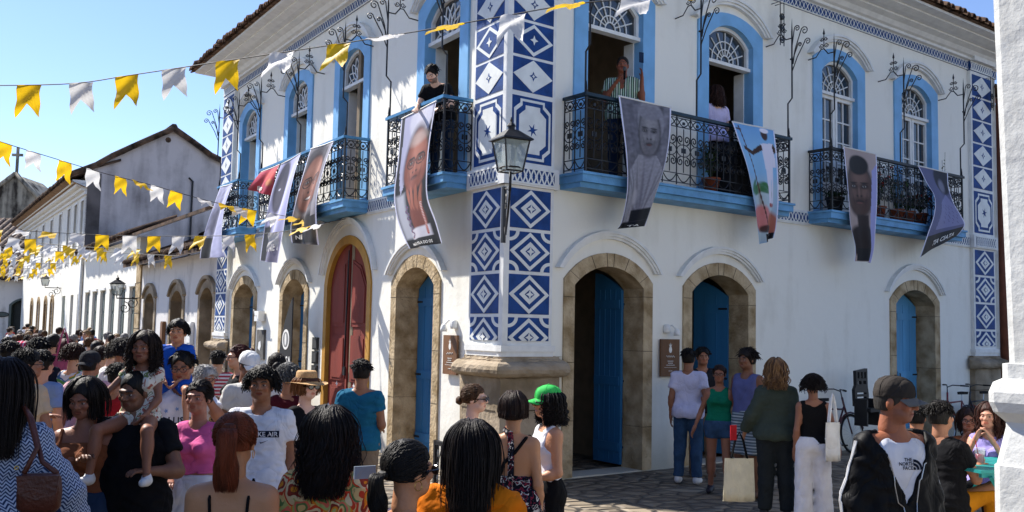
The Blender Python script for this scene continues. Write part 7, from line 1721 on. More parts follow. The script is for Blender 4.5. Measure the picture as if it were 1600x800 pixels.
P('woman with long highlighted brown hair, dark green jacket and trousers, seen from behind', 1212, 560, 10.7, 168, fem=True, skin='brown', hair='wavy', hairL=.20, hairV=1.5, haircol='#4a3426', haircol2='#8a6a48', seed=45, build=1.12, top=dict(m=cDG, sleeve=1.95, hem=.86, loose=.02, off=.026, name='jacket', drape=1), bottom=dict(m=cloth('charcoal', '#23282b'), flare=.01, off=.016), armR='hang', armL=((.10, .02, -.27), (.16, -.10, -.44)), shoes=SHK)
P('woman with curly black hair, black sleeveless top and white trousers walking away', 1270, 585, 10.4, 172, fem=True, skin='#8a5d48', hair='curly', hairL=.10, hairV=1.25, haircol='#1d1512', seed=46, h=1.60, top=tank(cK, hem=.95, neck=.07, arm_cut=.16), bottom=dict(m=cW, flare=.05, off=.014), armL='hang', armR='low', shoes=SHK)
# ---- man in black cap, near right
cTRK = cloth('track_black', '#101012', rough=.55)
mk = P('man in a washed black cap, white tee and black zip jacket looking right', 1399, 590, 5.4, 14, skin='#9a5f44', hair='crop', haircol='#3a3734', seed=51, hat='cap', hatm=cloth('cap_charcoal', '#38332f', wr=.5), visorm=cloth('visor_grey', '#6c6a66'), beard=.25, nose=1.2, hyaw=38, hpitch=4,
  top=dict(m=cTRK, sleeve=1.98, hem=.86, loose=.022, off=.030, name='jacket', neck=.10, vneck=.30, drape=1), bottom=dict(m=cK), arms='hang', shoes=SHK)
# white tee under the open jacket of the man in the cap, zips and sleeve stripes
def extra_shirt(k, m, text):
    root, sc = k['_root'], k['_root']['_sc']; J = skeleton(k); v = Vol(); torso_prims(v, J, k, .010)
    nk = J['neck']; v.cut.append(lambda X, Y, Z: np.maximum(np.sqrt(X ** 2 + (Y - nk[1] + .02) ** 2) - .07 - np.clip((Z - nk[2]) * .25, -.02, .2), nk[2] - .03 - Z)); v.cut.append(lambda X, Y, Z: Z - .88)
    f1 = nsum(5, 24); V, Q, _ = v.mesh(.0085, lambda X, Y, Z: f1(X, Y, Z) * .004); o = mesh_obj('shirt', V * sc, Q, m, root)
    bvh = BVHTree.FromPolygons([tuple(q) for q in (V * sc).tolist()], Q.tolist()); mb = MB()
    for txt, size, tx, tz, tm in text:
        if isinstance(txt, list): TV = [(a, b_, 0) for a, b_ in txt]; TF = [tuple(t) for t in tessellate_polygon([[Vector(q) for q in TV]])]
        else: TV, TF = text_mesh(txt, size)
        out = []
        for q in TV:
            h_ = bvh.ray_cast(Vector(((q[0] + tx) * sc, -1, (q[1] + tz) * sc)), Vector((0, 1, 0))); out.append(((q[0] + tx) * sc, (h_[0][1] if h_[0] else -.12) - .004, (q[1] + tz) * sc))
        mb.add(out, TF, tm)
    me = bpy.data.meshes.new('shirt_lettering'); me.from_pydata(mb.v, [], mb.f)
    for mm in mb.mats: me.materials.append(mm)
    me.update(); q = bpy.data.objects.new('shirt_lettering', me); COL.objects.link(q); q.parent = o
q_ = [(.0 + .034 * math.cos(a), .034 * math.sin(a)) for a in np.linspace(0, math.pi / 2, 8)]
def qarc(r0, r1): return [(r1 * math.cos(a), r1 * math.sin(a)) for a in np.linspace(0, math.pi / 2, 8)] + [(r0 * math.cos(a), r0 * math.sin(a)) for a in np.linspace(math.pi / 2, 0, 8)]
extra_shirt(mk, cW, [('THE', .026, .008, 1.315, cN), ('NORTH', .026, -.004, 1.293, cN), ('FACE', .026, .004, 1.271, cN), (qarc(.0, .016), 0, .038, 1.262, cN), (qarc(.022, .036), 0, .038, 1.262, cN), (qarc(.042, .056), 0, .038, 1.262, cN)])
def on_surface(k, obname, paths, r, m, name, lift=.004, front=True):
    """thin piping laid over a garment: paths of body coordinates dropped to its nearest surface"""
    root, sc = k['_root'], k['_root']['_sc']; g = [o for o in root.children if o.name.split('.')[0] == obname][0]; me = g.data
    bvh = BVHTree.FromPolygons([v.co.copy() for v in me.vertices], [tuple(p.vertices) for p in me.polygons])
    for P_ in paths:
        pts = []; mb = MB()
        for q in P_:
            h_ = bvh.find_nearest(Vector(np.array(q, float) * sc)); pts.append(np.array(h_[0]) + np.array(h_[1]) * lift)
        mb.tube(pts, r, m, 5)
        o_ = bpy.data.meshes.new(name); o_.from_pydata(mb.v, [], mb.f); o_.materials.append(m); o = bpy.data.objects.new(name, o_); COL.objects.link(o); o.parent = g
J_ = {k: v / mk['_root']['_sc'] for k, v in mk['_J'].items()}
on_surface(mk, 'jacket', [[(sd * (.012 + (z - .98) * .30), -.25, z) for z in np.linspace(.99, 1.36, 9)] for sd in (-1, 1)] + [[(0, -.25, z) for z in np.linspace(.99, .86, 4)]], .0035, mat('zip_metal', (.5, .5, .5), .35, metal=.8), 'zip')
for dy in (-.016, 0, .016):
    on_surface(mk, 'jacket', [[J_['sh' + s] * (1 - t) + J_['el' + s] * t + np.array([sd * .2, dy, .0]) for t in np.linspace(-.1, 1, 10)] + [J_['el' + s] * (1 - t) + J_['wr' + s] * t + np.array([sd * .2, dy, .0]) for t in np.linspace(.1, .95, 9)] for s, sd in (('L', 1), ('R', -1))], .0036, mat('stripe_white', srgb('#d9d9d9'), .6), 'sleeve_stripe')

# ---- balcony people, standing on the balcony floor
def PB(label, fr, px, py, p, face, **k):
    s, z = fr.at(px, py, p); q = fr(s, 4.14, p); k.update(label=label, pos=tuple(q), h=min(1.85, z - 4.14), d=13, face=face); person(k); return k
PB('bearded man in a black tee leaning over the rail of the small left balcony', FL, 693, 100, .14, -20, skin='fair', hair='short', haircol='#1a1411', seed=61, beard=.8, hpitch=38, lean=32, headfwd=.05, top=tee(cK), bottom=dict(m=cJD), arms='rail')
PB('moustached man in a mint striped shirt speaking into a microphone on the long right balcony', FR, 973, 88, .10, -10, skin='#8a4f38', hair='crop', haircol='#2a211c', seed=62, moustache=1, build=1.08, top=tee(MINT, vneck=.08), bottom=dict(m=cJD), armR='mic', armL='phone_up')
PB('woman with long brown hair and a pale lilac shirt on the long right balcony', FR, 1118, 130, -.1, 205, fem=True, skin='fair', hair='wavy', hairL=.22, haircol='#3a2117', seed=63, top=tee(cloth('pale_lilac', '#cfc6e6')), bottom=dict(m=cK), arms='rail')
# ---- seated at the teal table
P('man in a black tee and mustard trousers seated at the teal table, back turned', 1470, 627, 8.0, 120, h=1.74, frac=1.0 - .0, floor=0, skin='#9a6a50', hair='short', haircol='#15100f', seed=71, build=1.1, top=tee(cK), bottom=dict(m=cMU), legs=((.09, -.43, .11), (.02, .02, -.44)), toes=(0, -.13, -.03), armL='table', armR='table', shoes=SHK)
P('person with dark hair half hidden behind the man in the black cap', 1432, 632, 9.2, 150, h=1.66, skin='brown', hair='short', haircol='#0f0c0b', seed=72, top=tee(cK), bottom=dict(m=cK), legs=((.09, -.43, .0), (.02, .02, -.44)), arms='table')
P('woman with long auburn hair seated at the table holding a drink, facing left', 1545, 629, 8.7, -42, h=1.64, fem=True, skin='#c08a72', hair='wavy', hairL=.22, haircol='#3d1d14', seed=73, top=tee(cloth('lilac', '#9a8fce'), sleeve=0), bottom=dict(m=cK), legs=((.09, -.43, .0), (.02, .02, -.44)), armL='chin', armR='chin')
P('woman in glasses seated behind the auburn haired woman at the table', 1513, 638, 9.4, -25, h=1.6, fem=True, skin='#9a6752', hair='long', hairL=.12, haircol='#2a1712', seed=74, glasses='clear', top=tee(cBR), bottom=dict(m=cK), legs=((.09, -.43, .0), (.02, .02, -.44)), arms='chin')

# ---- left crowd, nearer figures
P('man in a tan tee with glasses at the left edge of the crowd', 46, 546, 8.2, 150, skin='#9a6a50', hair='short', haircol='#14100e', seed=81, glasses='clear', top=tee(cTAN), bottom=dict(m=cKH), arms='cross', build=1.12, hyaw=-35)
P('person in a light blue tee behind the man in tan', 68, 548, 9.0, 170, skin='tan', hair='short', haircol='#120e0c', seed=82, top=tee(cLB), bottom=dict(m=cK))
P('person in a dark red shirt with short black hair in the left crowd', 18, 534, 9.6, 175, skin='tan', hair='short', haircol='#120e0c', seed=83, top=tee(cMAR), bottom=dict(m=cK), build=1.1)
P('person in a pink and white striped beanie in the left crowd', 34, 534, 11, 190, skin='tan', hair='crop', haircol='#120e0c', seed=84, hat='cap_back', hatm=REDP, top=tee(cMAR), bottom=dict(m=cK))
P('person with bushy black hair and a navy shirt in the left crowd', 62, 530, 10.8, 185, skin='dark', hair='wavy_short', haircol='#120e0c', seed=85, top=tee(cN), bottom=dict(m=cK), build=1.1)
P('man in a grey blue tee walking up the left street', 85, 521, 13.5, 176, skin='tan', hair='crop', haircol='#15110f', seed=86, top=tee(cGB), bottom=dict(m=cN), build=1.15, stride=.1)
P('woman with dark red hair and a pink bag in the left crowd', 105, 530, 12.6, 60, fem=True, skin='fair', hair='bob', haircol='#4a1c1c', seed=87, top=tee(cK), bottom=dict(m=cK))
P('woman with bushy brown curls, white printed tee and pale jeans walking away', 117, 537, 10.8, 165, fem=True, skin='tan', hair='curly', hairL=.09, hairV=1.3, haircol='#38231b', seed=88, top=tee(MULTI), bottom=dict(m=cloth('pale_denim', '#6f86a0')), stride=.15, armL='bent')
P('man in a dark cap and pale pink tee in the left crowd', 142, 549, 9.2, 172, skin='brown', hair='crop', haircol='#15110f', seed=89, hat='cap_back', hatm=cBK2, top=tee(cPP), bottom=dict(m=cK), build=1.1)
P('child with curly brown hair and green shirt beyond the pink tee', 158, 541, 11.0, 185, h=1.5, skin='tan', hair='curly', hairL=.05, haircol='#2a1a14', seed=90, top=tee(cloth('green2', '#3f7a5a')), bottom=dict(m=cK))
P('woman with light blonde wavy hair beyond the seated rows of the left crowd', 174, 536, 12.5, 190, fem=True, skin='fair', hair='wavy', hairL=.05, haircol='#a98a68', seed=91, top=tee(cW), bottom=dict(m=cJ))
P('person with big dark grey curls and a white tee behind the girl on shoulders', 192, 529, 10.4, 160, skin='brown', hair='curly', hairL=.10, hairV=1.4, haircol='#2c2624', seed=92, top=tee(cLW), bottom=dict(m=cK), build=1.1)
P('person in a red top just behind the man in black', 186, 568, 8.4, 170, skin='brown', hair='short', haircol='#120e0c', seed=93, top=tee(cRED), bottom=dict(m=cK), h=1.55)
P('person in a dark shirt with short hair by the low stone arches', 151, 533, 16.0, 175, skin='brown', hair='crop', haircol='#15110f', seed=94, top=tee(cK), bottom=dict(m=cK))
P('person in sunglasses at the very left edge wearing a red top', 2, 541, 10.4, 30, fem=True, skin='tan', hair='long', hairL=.1, haircol='#201310', seed=95, glasses='sun', top=tee(cRED), bottom=dict(m=cK))
P('person with dark hair and pinkish shirt under the brown doors', 60, 522, 16.0, 90, skin='fair', hair='short', haircol='#4a2a1c', seed=96, top=tee(cPP), bottom=dict(m=cK))
P('person in a striped red and white shirt by the second stone arch', 341, 548, 12.5, 190, skin='tan', hair='short', haircol='#15110f', seed=97, top=tee(pattern_mat('red_stripe', ['#b03a4a', '#d9d3d3'], 22, 'hstripe')), bottom=dict(m=cJ))

# ---- the far crowd: four base figures copied with their parts, own clothes and hair colours
CNAME = {}
def copy_person(src, x, y, s, rz, label, group, cols):
    r = src.copy(); COL.objects.link(r); r.location = (x, y, 0); r.rotation_euler = (0, 0, rz); r.scale = (s,) * 3; r['label'] = label
    if group: r['group'] = group
    elif 'group' in r: del r['group']
    for ch in list(src.children):
        c = ch.copy(); COL.objects.link(c); c.parent = r; nm = c.name.split('.')[0]
        if nm in cols and c.material_slots:
            c.material_slots[0].link = 'OBJECT'; c.material_slots[0].material = cols[nm]
        for g in ch.children: q = g.copy(); COL.objects.link(q); q.parent = c
    return r
far_base = []
GRP = 'people filling the far end of the left street'
for i, (hr, fm, sk) in enumerate((('short', False, 'tan'), ('wavy', True, 'fair'), ('curly', True, 'brown'), ('crop', False, 'dark'), ('long', True, 'tan'))):
    px, py = [(12, 527), (27, 524), (45, 524), (70, 526), (98, 523)][i]
    k = P('person with %s hair in a %s tee standing where the far crowd begins' % (('short black', 'wavy brown', 'curly black', 'cropped black', 'long dark')[i], ('white', 'red', 'navy', 'black', 'grey blue')[i]), px, py, 20 + i * 1.5, 170 + i * 9, skin=sk, fem=fm, hair=hr, hairL=.10, haircol=['#16110f', '#5a3c28', '#231814', '#14100e', '#1a120f'][i], seed=200 + i, top=tee([cW, cRED, cN, cK, cGB][i]), bottom=dict(m=cK), h=[1.74, 1.64, 1.62, 1.76, 1.66][i], group=GRP); far_base.append(k['_root'])
cr_ = random.Random(77); tops = [cW, cLW, cLB, cPP, cTAN, cRED, cN, cK, cGB, cMAR, cPP, cTAN, cLB, cG, cK, cN, cMU, cGR]; hairs = [hairm(c) for c in ('#16110f', '#3a2418', '#5d4029', '#14100e', '#8f8a86', '#241a16', '#a58560')]
HN = {'#16110f': 'black', '#3a2418': 'brown', '#5d4029': 'chestnut', '#8f8a86': 'grey', '#a58560': 'blond'}
used = []
tries = 0
while len(used) < 64 and tries < 4000:
    tries += 1
    yy = cr_.uniform(13, 52); lo, hi = -.525 * yy, (-.305 * yy if yy > 20 else -.40 * yy)
    x = cr_.uniform(lo, hi)
    # stay in the street: well out from the left front wall plane
    pd = (np.array([x, yy, 0]) - C0) @ nL
    if pd < 1.0 or pd > 9: continue
    if any((x - a) ** 2 + (yy - b_) ** 2 < .66 ** 2 for a, b_ in used): continue
    used.append((x, yy)); src = far_base[len(used) % 5]; s = src['_sc'] and cr_.uniform(.88, 1.05)
    tm, hm_ = cr_.choice(tops), cr_.choice(list(HN)); style = ('short', 'wavy', 'curly', 'cropped', 'long')[len(used) % 5]
    copy_person(src, x, yy, s, cr_.uniform(2.2, 4.2) if cr_.random() < .75 else cr_.uniform(-1, 1), 'person with %s %s hair in a %s tee, far left street crowd' % (style, HN[hm_], tm.name.replace('cloth_', '').replace('_', ' ').replace('grey blue', 'slate')), GRP, {'shirt': tm, 'hair': hairm(hm_), 'trousers': cr_.choice([cK, cJ, cN, cKH])})

# ================================================================== things people carry, furniture, bicycles
def thing_at(px, py, d): return at_depth(px, py, d)
ID = lambda o, a=0: Frame(o, (math.cos(a), math.sin(a), 0), (math.sin(a), -math.cos(a), 0))
# brown shoulder bag
o = at_depth(62, 768, 4.45); f = ID(o, .25); bag = empty('shoulder_bag', o, 'brown leather shoulder bag hanging beside the woman in the zigzag blouse', 'bag')
mb = MB(); V = []
for i, (w, dp, z) in enumerate(((.075, .03, -.09), (.092, .045, -.07), (.095, .05, 0), (.088, .04, .06), (.075, .03, .08))):
    for a in np.linspace(0, 2 * math.pi, 15)[:-1]: V.append(f(w * math.copysign(abs(math.cos(a)) ** .5, math.cos(a)), z, dp * math.copysign(abs(math.sin(a)) ** .5, math.sin(a))))
mb.add(V, [(i * 14 + j, i * 14 + (j + 1) % 14, (i + 1) * 14 + (j + 1) % 14, (i + 1) * 14 + j) for i in range(4) for j in range(14)] + [tuple(range(13, -1, -1)), tuple(56 + j for j in range(14))], LEATH, True); mb.prism(f, [(-.09, .078), (.09, .078), (.08, .0), (0, -.03), (-.08, .0)], .045, .055, LEATH); mb.build('bag_body', bag)
mb = MB(); mb.tube([f(-.07, .08, 0), at_depth(58, 700, 4.5), at_depth(45, 650, 4.56), at_depth(33, 628, 4.68)], .012, LEATH, 6); mb.tube([f(.07, .08, 0), at_depth(66, 722, 4.5), at_depth(50, 655, 4.56), at_depth(33, 628, 4.7)], .012, LEATH, 6); mb.build('bag_strap', bag)
mb = MB(); mb.tube([f(-.10 + .008 * math.cos(a), .11 + .008 * math.sin(a), .01) for a in np.linspace(0, 6.28, 9)], .003, mat('gold', (1, 1, 1)), 4); mb.build('buckle', bag)
# cloth tote bags
def tote(px, py, d, w, h, m, label, a=0., hh=.2):
    o = at_depth(px, py, d); f = ID(o, a); t = empty('tote_bag', o, label, 'bag')
    V = []; n = 11; F = []
    for s_ in (1, -1):
        for j in range(6):
            for i in range(n):
                u, v = i / (n - 1) - .5, j / 5; b_ = .04 * (1 - (2 * u) ** 2) * (.25 + v) + .006 * math.sin(i * 1.7 + j); V.append(f(u * w * (1 - .10 * (1 - v)), -v * h, s_ * b_))
    for s_ in range(2):
        o0 = s_ * 6 * n; F += [(o0 + j * n + i, o0 + j * n + i + 1, o0 + (j + 1) * n + i + 1, o0 + (j + 1) * n + i) for j in range(5) for i in range(n - 1)]
    for j in range(5):
        for i in (0, n - 1): F.append((j * n + i, (j + 1) * n + i, 6 * n + (j + 1) * n + i, 6 * n + j * n + i))
    F += [(5 * n + i, 5 * n + i + 1, 11 * n + i + 1, 11 * n + i) for i in range(n - 1)]
    mb = MB(); mb.add(V, F, m, True); mb.build('bag_body', t); mb = MB()
    for s_ in (1, -1): mb.tube([f(-w * .25, 0, s_ * .012), f(-w * .12, hh * .7, s_ * .01), f(0, hh, 0), f(w * .12, hh * .7, s_ * .01), f(w * .25, 0, s_ * .012)], .010, cK if m is TOTE else m, 5)
    mb.build('bag_handle', t)
TOTE = cloth('canvas', '#d3ccb4', wr=.4)
tote(1155, 716, 10.6, .36, .46, TOTE, 'pale canvas tote bag with dark handles held by the woman in dark green', .1, .28)
tote(1301, 660, 10.2, .22, .40, cLW, 'white tote bag with a blue patch at the side of the woman in black', .5, .3)
tote(512, 660, 7.85, .18, .30, cLW, 'white bag hanging from the shoulder of the woman in the straw hat', .4, .15)
tote(99, 553, 11.2, .26, .32, cloth('bag_pink', '#b0587a'), 'pink bag carried by the dark red haired woman of the left crowd', .3, .3)
# phones and microphone
def slab(name, P, n, w, h, m, label, cat, tilt=.3):
    f = Frame(P, np.array([math.cos(n), math.sin(n), 0]), np.array([math.sin(n), -math.cos(n), 0])); t = empty(name, P, label, cat)
    mb = MB(); mb.box(f, -w / 2, w / 2, -h / 2, h / 2, -.004, .004, m); mb.build('phone_case', t); mb = MB(); mb.box(f, -w / 2 + .004, w / 2 - .004, -h / 2 + .006, h / 2 - .006, -.0052, -.004, mat('phone_glass', (.02, .025, .03), .1, spec=.8)); mb.build('screen', t)
def hand_pos(k, s, ext=.09):
    J = k['_J']; d = J['wr' + s] - J['el' + s]; d /= np.linalg.norm(d); q = J['wr' + s] + d * ext; a = R_(k.get('face', 0)); r = k['_root'].location
    return np.array([r[0] + q[0] * math.cos(a) - q[1] * math.sin(a), r[1] + q[0] * math.sin(a) + q[1] * math.cos(a), r[2] + q[2]])
slab('phone', at_depth(1146, 676, 10.45), .4, .08, .16, cRED, 'red phone held low by the woman in dark green', 'phone')
slab('phone', FR(2.15, 5.95, .32), .5, .075, .15, cJD, 'blue phone raised by the moustached man on the balcony', 'phone')
slab('phone', at_depth(570, 738, 3.9), .5, .09, .05, cloth('phone_sky_reflection', '#8f9aa6'), 'silver phone held up between the floral blouse and the dark ponytail', 'phone')  # pale slate blue of the case is the sky's reflection put into its colour
mp = FR(1.78, 5.68, .36); mic = empty('microphone', mp, 'black microphone in the hand of the moustached man', 'microphone'); mb = MB(); mb.tube([mp - UZ * .12 + np.array([0, .03, 0]), mp], [.014, .018], cK, 8); mb.build('handle', mic); mb = MB(); mb.lathe(mp - UZ * .01, [(.012, 0), (.026, .02), (.028, .04), (.018, .065), (.002, .07)], mat('mesh_grey', (.08, .08, .08), .4), 12); mb.build('head', mic)
# table with drinks
tp_ = at_depth(1545, 724, 8.1); TEALP = mat('teal_table_paint', srgb('#1f8a86'), .45, noise=.12)
f = ID(tp_, .35); tb = empty('folding_table', (tp_[0], tp_[1], 0), 'teal folding table with crossed legs at the right edge, drinks on it', 'table')
zt = tp_[2]
f = ID((tp_[0], tp_[1], 0), .35)
mb = MB()
for i in range(6): mb.box(f, -.42, .42, zt - .025, zt, -.33 + i * .11, -.33 + i * .11 + .10, TEALP)
mb.box(f, -.40, .40, zt - .06, zt - .026, .28, .31, TEALP); mb.box(f, -.40, .40, zt - .06, zt - .026, -.31, -.28, TEALP); mb.build('table_top', tb)
for s_ in (-.33, .33):
    for k in (1, -1): mb = MB(); mb.tube([f(-.33 * k, .02, s_), f(.33 * k, zt - .05, s_)], .02, TEALP, 4); mb.build('leg', tb)
def cup(px, py, d, label, col):
    o = at_depth(px, py, d); o[2] = zt + .002; c = empty('plastic_cup', o, label, 'cup'); m, N, L, b = nodes_of('cup_plastic'); b.inputs['Base Color'].default_value = (.8, .8, .8, 1); b.inputs['Alpha'].default_value = .35; b.inputs['Roughness'].default_value = .1
    mb = MB(); mb.lathe(o, [(.030, 0), (.042, .13), (.044, .132)], m, 14); mb.build('cup_wall', c); mb = MB(); mb.lathe(o + UZ * .003, [(.027, 0), (.034, .075)], mat('drink_' + col[1:], srgb(col), .15), 14); mb.build('drink', c)
    mb = MB(); mb.tube([o + UZ * .01, o + UZ * .19 + np.array([-.035, 0, 0])], .004, cRED, 5); mb.build('straw', c)
cup(1531, 708, 8.05, 'clear plastic cup of pink drink with a red straw on the teal table', '#a8204a')
cup(1492, 712, 8.15, 'smaller clear cup beside the elbow of the man in mustard trousers', '#c8b0a0')
# stool and chairs under the seated people
def stool(x, y, z, label, m):
    f = ID((x, y, 0), .3); t = empty('stool', (x, y, 0), label, 'stool'); mb = MB()
    for i in range(4): mb.box(f, -.18, .18, z - .03, z, -.17 + i * .088, -.17 + i * .088 + .078, m)
    mb.build('seat', t)
    for a in (-1, 1):
        for b_ in (-1, 1): mb = MB(); mb.tube([f(a * .18, .01, b_ * .15), f(-a * .15, z - .03, b_ * .15)], .016, m, 4); mb.build('leg', t)
for k_, lab in zip([o for o in bpy.data.objects if o.get('label', '').find('seated') >= 0 and o.name.startswith('person')], ('teal folding stool under the man in mustard trousers', 'folding stool hidden behind the table under the auburn haired woman', 'folding stool of the woman in glasses behind the table')):
    if 'mustard' in lab: stool(k_.location[0], k_.location[1], k_.location[2] + (.93 - .12) * k_['_sc'], lab, TEALP)
# bicycles
def bicycle(s, label, m, flip=1, seat_child=False, tilt=.12, fr=FR):
    root = empty('bicycle', fr(s, 0, .45), label, 'bicycle'); p = .42
    B = lambda a, z, q=0: fr(s + flip * a, z, p - tilt * z * 1.0 + q)
    RUB = mat('tyre_rubber', (.015, .015, .015), .8); MET = mat('steel', (.45, .45, .45), .35, metal=.9)
    for cx in (-.52, .52):
        mb = MB(); mb.tube([B(cx + .32 * math.cos(a), .34 + .32 * math.sin(a)) for a in np.linspace(0, 2 * math.pi, 29)], .020, RUB, 6); w = mb.build('wheel', root)
        mb = MB(); mb.tube([B(cx + .295 * math.cos(a), .34 + .295 * math.sin(a)) for a in np.linspace(0, 2 * math.pi, 29)], .009, MET, 5)
        for a in np.linspace(0, 2 * math.pi, 19)[:-1]: mb.tube([B(cx, .34), B(cx + .295 * math.cos(a), .34 + .295 * math.sin(a))], .0022, MET, 3)
        mb.build('spokes', w)
        mb = MB(); mb.tube([B(cx + .36 * math.cos(a), .34 + .36 * math.sin(a)) for a in np.linspace(.2, 2.6, 10)], .016, m, 5); mb.build('mudguard', root)
    mb = MB(); bbk, hd, st = (0., .30), (.38, .82), (-.17, .78)
    for a, b_, r in ((bbk, hd, .018), (bbk, st, .017), (st, (.36, .76), .016), (st, (-.52, .34), .010), (bbk, (-.52, .34), .011), (hd, (.52, .34), .014), ((.34, .96), (.40, .70), .018)): mb.tube([B(*a), B(*b_)], r, m, 6)
    mb.build('frame', root)
    mb = MB(); mb.tube([B(.34, .96), B(.32, 1.06), B(.22, 1.10, .06), B(.05, 1.09, .28)], .011, IRON, 5); mb.tube([B(.32, 1.06), B(.22, 1.10, -.06), B(.05, 1.09, -.22)], .011, IRON, 5); mb.tube([B(.14, 1.095, .17), B(.04, 1.09, .29)], .017, RUB, 6); mb.tube([B(.12, 1.095, -.14), B(.04, 1.09, -.23)], .017, RUB, 6); mb.build('handlebar', root)
    mb = MB(); mb.tube([B(-.17, .78), B(-.20, .93)], .012, MET, 5); V = [(-.34, .07), (-.34, -.07), (-.2, -.05), (-.06, -.015), (-.06, .015), (-.2, .05)]
    mb.add([B(a, .96, q) for a, q in V] + [B(a, .91, q * .7) for a, q in V], [tuple(range(6)), tuple(range(11, 5, -1))] + [(i, (i + 1) % 6, 6 + (i + 1) % 6, 6 + i) for i in range(6)], RUB); mb.build('saddle', root)
    mb = MB(); mb.tube([B(.07 * math.cos(a), .30 + .07 * math.sin(a), .03) for a in np.linspace(0, 6.28, 13)], .008, MET, 4); mb.tube([B(0, .3, .03), B(.12, .18, .06)], .009, MET, 4); mb.tube([B(.09, .18, .06), B(.15, .18, .14)], .014, RUB, 4); mb.build('crank', root)
    return root, B
bicycle(10.95, 'red bicycle leaning against the shaded wall near the far plinth', mat('red_bike', srgb('#7a1f24'), .35, spec=.6), -1)
bicycle(11.7, 'second dark bicycle behind the red one, at the far plinth', mat('dark_bike', (.03, .03, .035), .35), -1, tilt=.05)
rb, B = bicycle(6.75, 'dark red bicycle with a black child seat leaning on the shaded wall', mat('dark_red_bike', srgb('#4d1d22'), .35, spec=.6), 1)
mb = MB(); KP = mat('seat_plastic', (.02, .02, .022), .45)
f = Frame(FR(7.35, 0, .50), dR, nR)
mb.prism(f, [(-.20, .82), (-.22, 1.1), (-.17, 1.18), (-.18, 1.42), (.16, 1.46), (.17, 1.15), (.20, 1.02), (.20, .80)], -.03, .03, KP, back=True,
         holes=[[(-.14 + .1 * i, 1.32 - .03), (-.14 + .1 * i, 1.40 - .0), (-.08 + .1 * i, 1.40), (-.08 + .1 * i, 1.29)] for i in range(3)] + [[(-.12, 1.19), (-.12, 1.25), (-.02, 1.25), (-.02, 1.19)], [(.03, 1.19), (.03, 1.25), (.12, 1.25), (.12, 1.19)]] + [[(-.15, .95 + .07 * j), (-.15, .98 + .07 * j), (.13, .98 + .07 * j), (.13, .95 + .07 * j)] for j in range(2)])
mb.box(f, -.18, .18, .74, .80, 0, .30, KP); mb.box(f, -.20, -.16, .5, .95, 0, .24, KP); mb.box(f, .16, .20, .5, .95, 0, .24, KP); mb.build('child_seat', rb)
# speaker, pots and plants on the balconies
sp_ = empty('loudspeaker', FR(4.75, 4.14, .2), 'black loudspeaker box standing on the long right balcony', 'loudspeaker')
mb = MB(); mb.box(FR, 4.15, 4.95, 4.14, 5.0, .02, .38, mat('speaker_black', (.014, .014, .016), .6)); mb.build('cabinet', sp_); mb = MB(); mb.lathe(FR(4.3, 0, 0), [(0.001, 0)] * 2, IRON, 3) if False else None
mb.prism(FR, [(4.55 + .27 * math.cos(a), 4.52 + .27 * math.sin(a)) for a in np.linspace(0, 2 * math.pi, 21)[:-1]], .38, .39, mat('speaker_grille', (.03, .03, .03), .8)); mb.build('grille', sp_); mb = MB()
for z in (4.32, 4.86): mb.box(FR, 4.5, 4.72, z, z + .03, .39, .395, mat('grey_mark', (.3, .3, .3), .7))
mb.build('handle', sp_)
PG = [mat('leaf_green', srgb('#3c5a2a'), .7, noise=.3, scale=20), mat('leaf_dark', srgb('#22381c'), .7, noise=.3, scale=20)]; PT = mat('terracotta', srgb('#8a4528'), .85, noise=.2); REDF = mat('red_petal', srgb('#c03018'), .6)
pr_ = random.Random(5)
def pot_plant(fr, s, label, h=.5, flowers=0, dark=False, w=.16, tall=False, p=.25):
    t = empty('potted_plant', fr(s, 4.14, p), label, 'plant'); mb = MB(); mb.lathe(fr(s, 4.14, p), [(w * .6, 0), (w * .85, w * 1.3), (w * .95, w * 1.3), (w * .95, w * 1.5), (w * .8, w * 1.5)], PT if not dark else mat('black_pot', (.02, .02, .02), .6), 12); mb.build('pot', t)
    mb = MB(); fm_ = MB(); c = fr(s, 4.14 + w * 1.4, p)
    for k in range(26 if not tall else 5):
        a = pr_.uniform(0, 6.28); r = pr_.uniform(.2, 1) * w * (1.5 if not tall else .8); top = c + np.array([math.cos(a) * r, math.sin(a) * r, h * pr_.uniform(.5, 1)]); mid = c * .5 + top * .5 + UZ * .05; mb.tube([c, mid, top], .004, PG[1], 3)
        for q in range(9 if not tall else 7):
            tt = pr_.uniform(.35, 1.05) if not tall else pr_.uniform(.5, 1.02); b_ = c + (top - c) * tt + np.array([pr_.gauss(0, .02), pr_.gauss(0, .02), pr_.gauss(0, .02)]); d1 = np.array([pr_.gauss(0, 1), pr_.gauss(0, 1), pr_.gauss(0, .6)]); d1 /= np.linalg.norm(d1); d2 = np.cross(d1, [pr_.gauss(0, 1), pr_.gauss(0, 1), 1]); d2 /= np.linalg.norm(d2); L_ = pr_.uniform(.035, .07)
            mb.add([b_, b_ + d1 * L_ * .5 + d2 * L_ * .3, b_ + d1 * L_, b_ + d1 * L_ * .5 - d2 * L_ * .3], [(0, 1, 2, 3)], PG[pr_.random() < .4])
        if flowers and k < flowers:
            for q in range(6): d1 = np.array([pr_.gauss(0, 1), pr_.gauss(0, 1), pr_.gauss(0, 1)]); d1 /= np.linalg.norm(d1); d2 = np.cross(d1, [0, .3, 1]); fm_.add([top, top + d1 * .04 + d2 * .02, top + d1 * .055, top + d1 * .04 - d2 * .02], [(0, 1, 2, 3)], REDF)
    mb.build('foliage', t)
    if flowers: fm_.build('flowers', t)
pot_plant(FR, 3.75, 'bushy dark green plant in a pot beside the loudspeaker', .55)
pot_plant(FR, 7.0, 'square black pot at the left end of the far right balcony', .12, dark=True, w=.18)
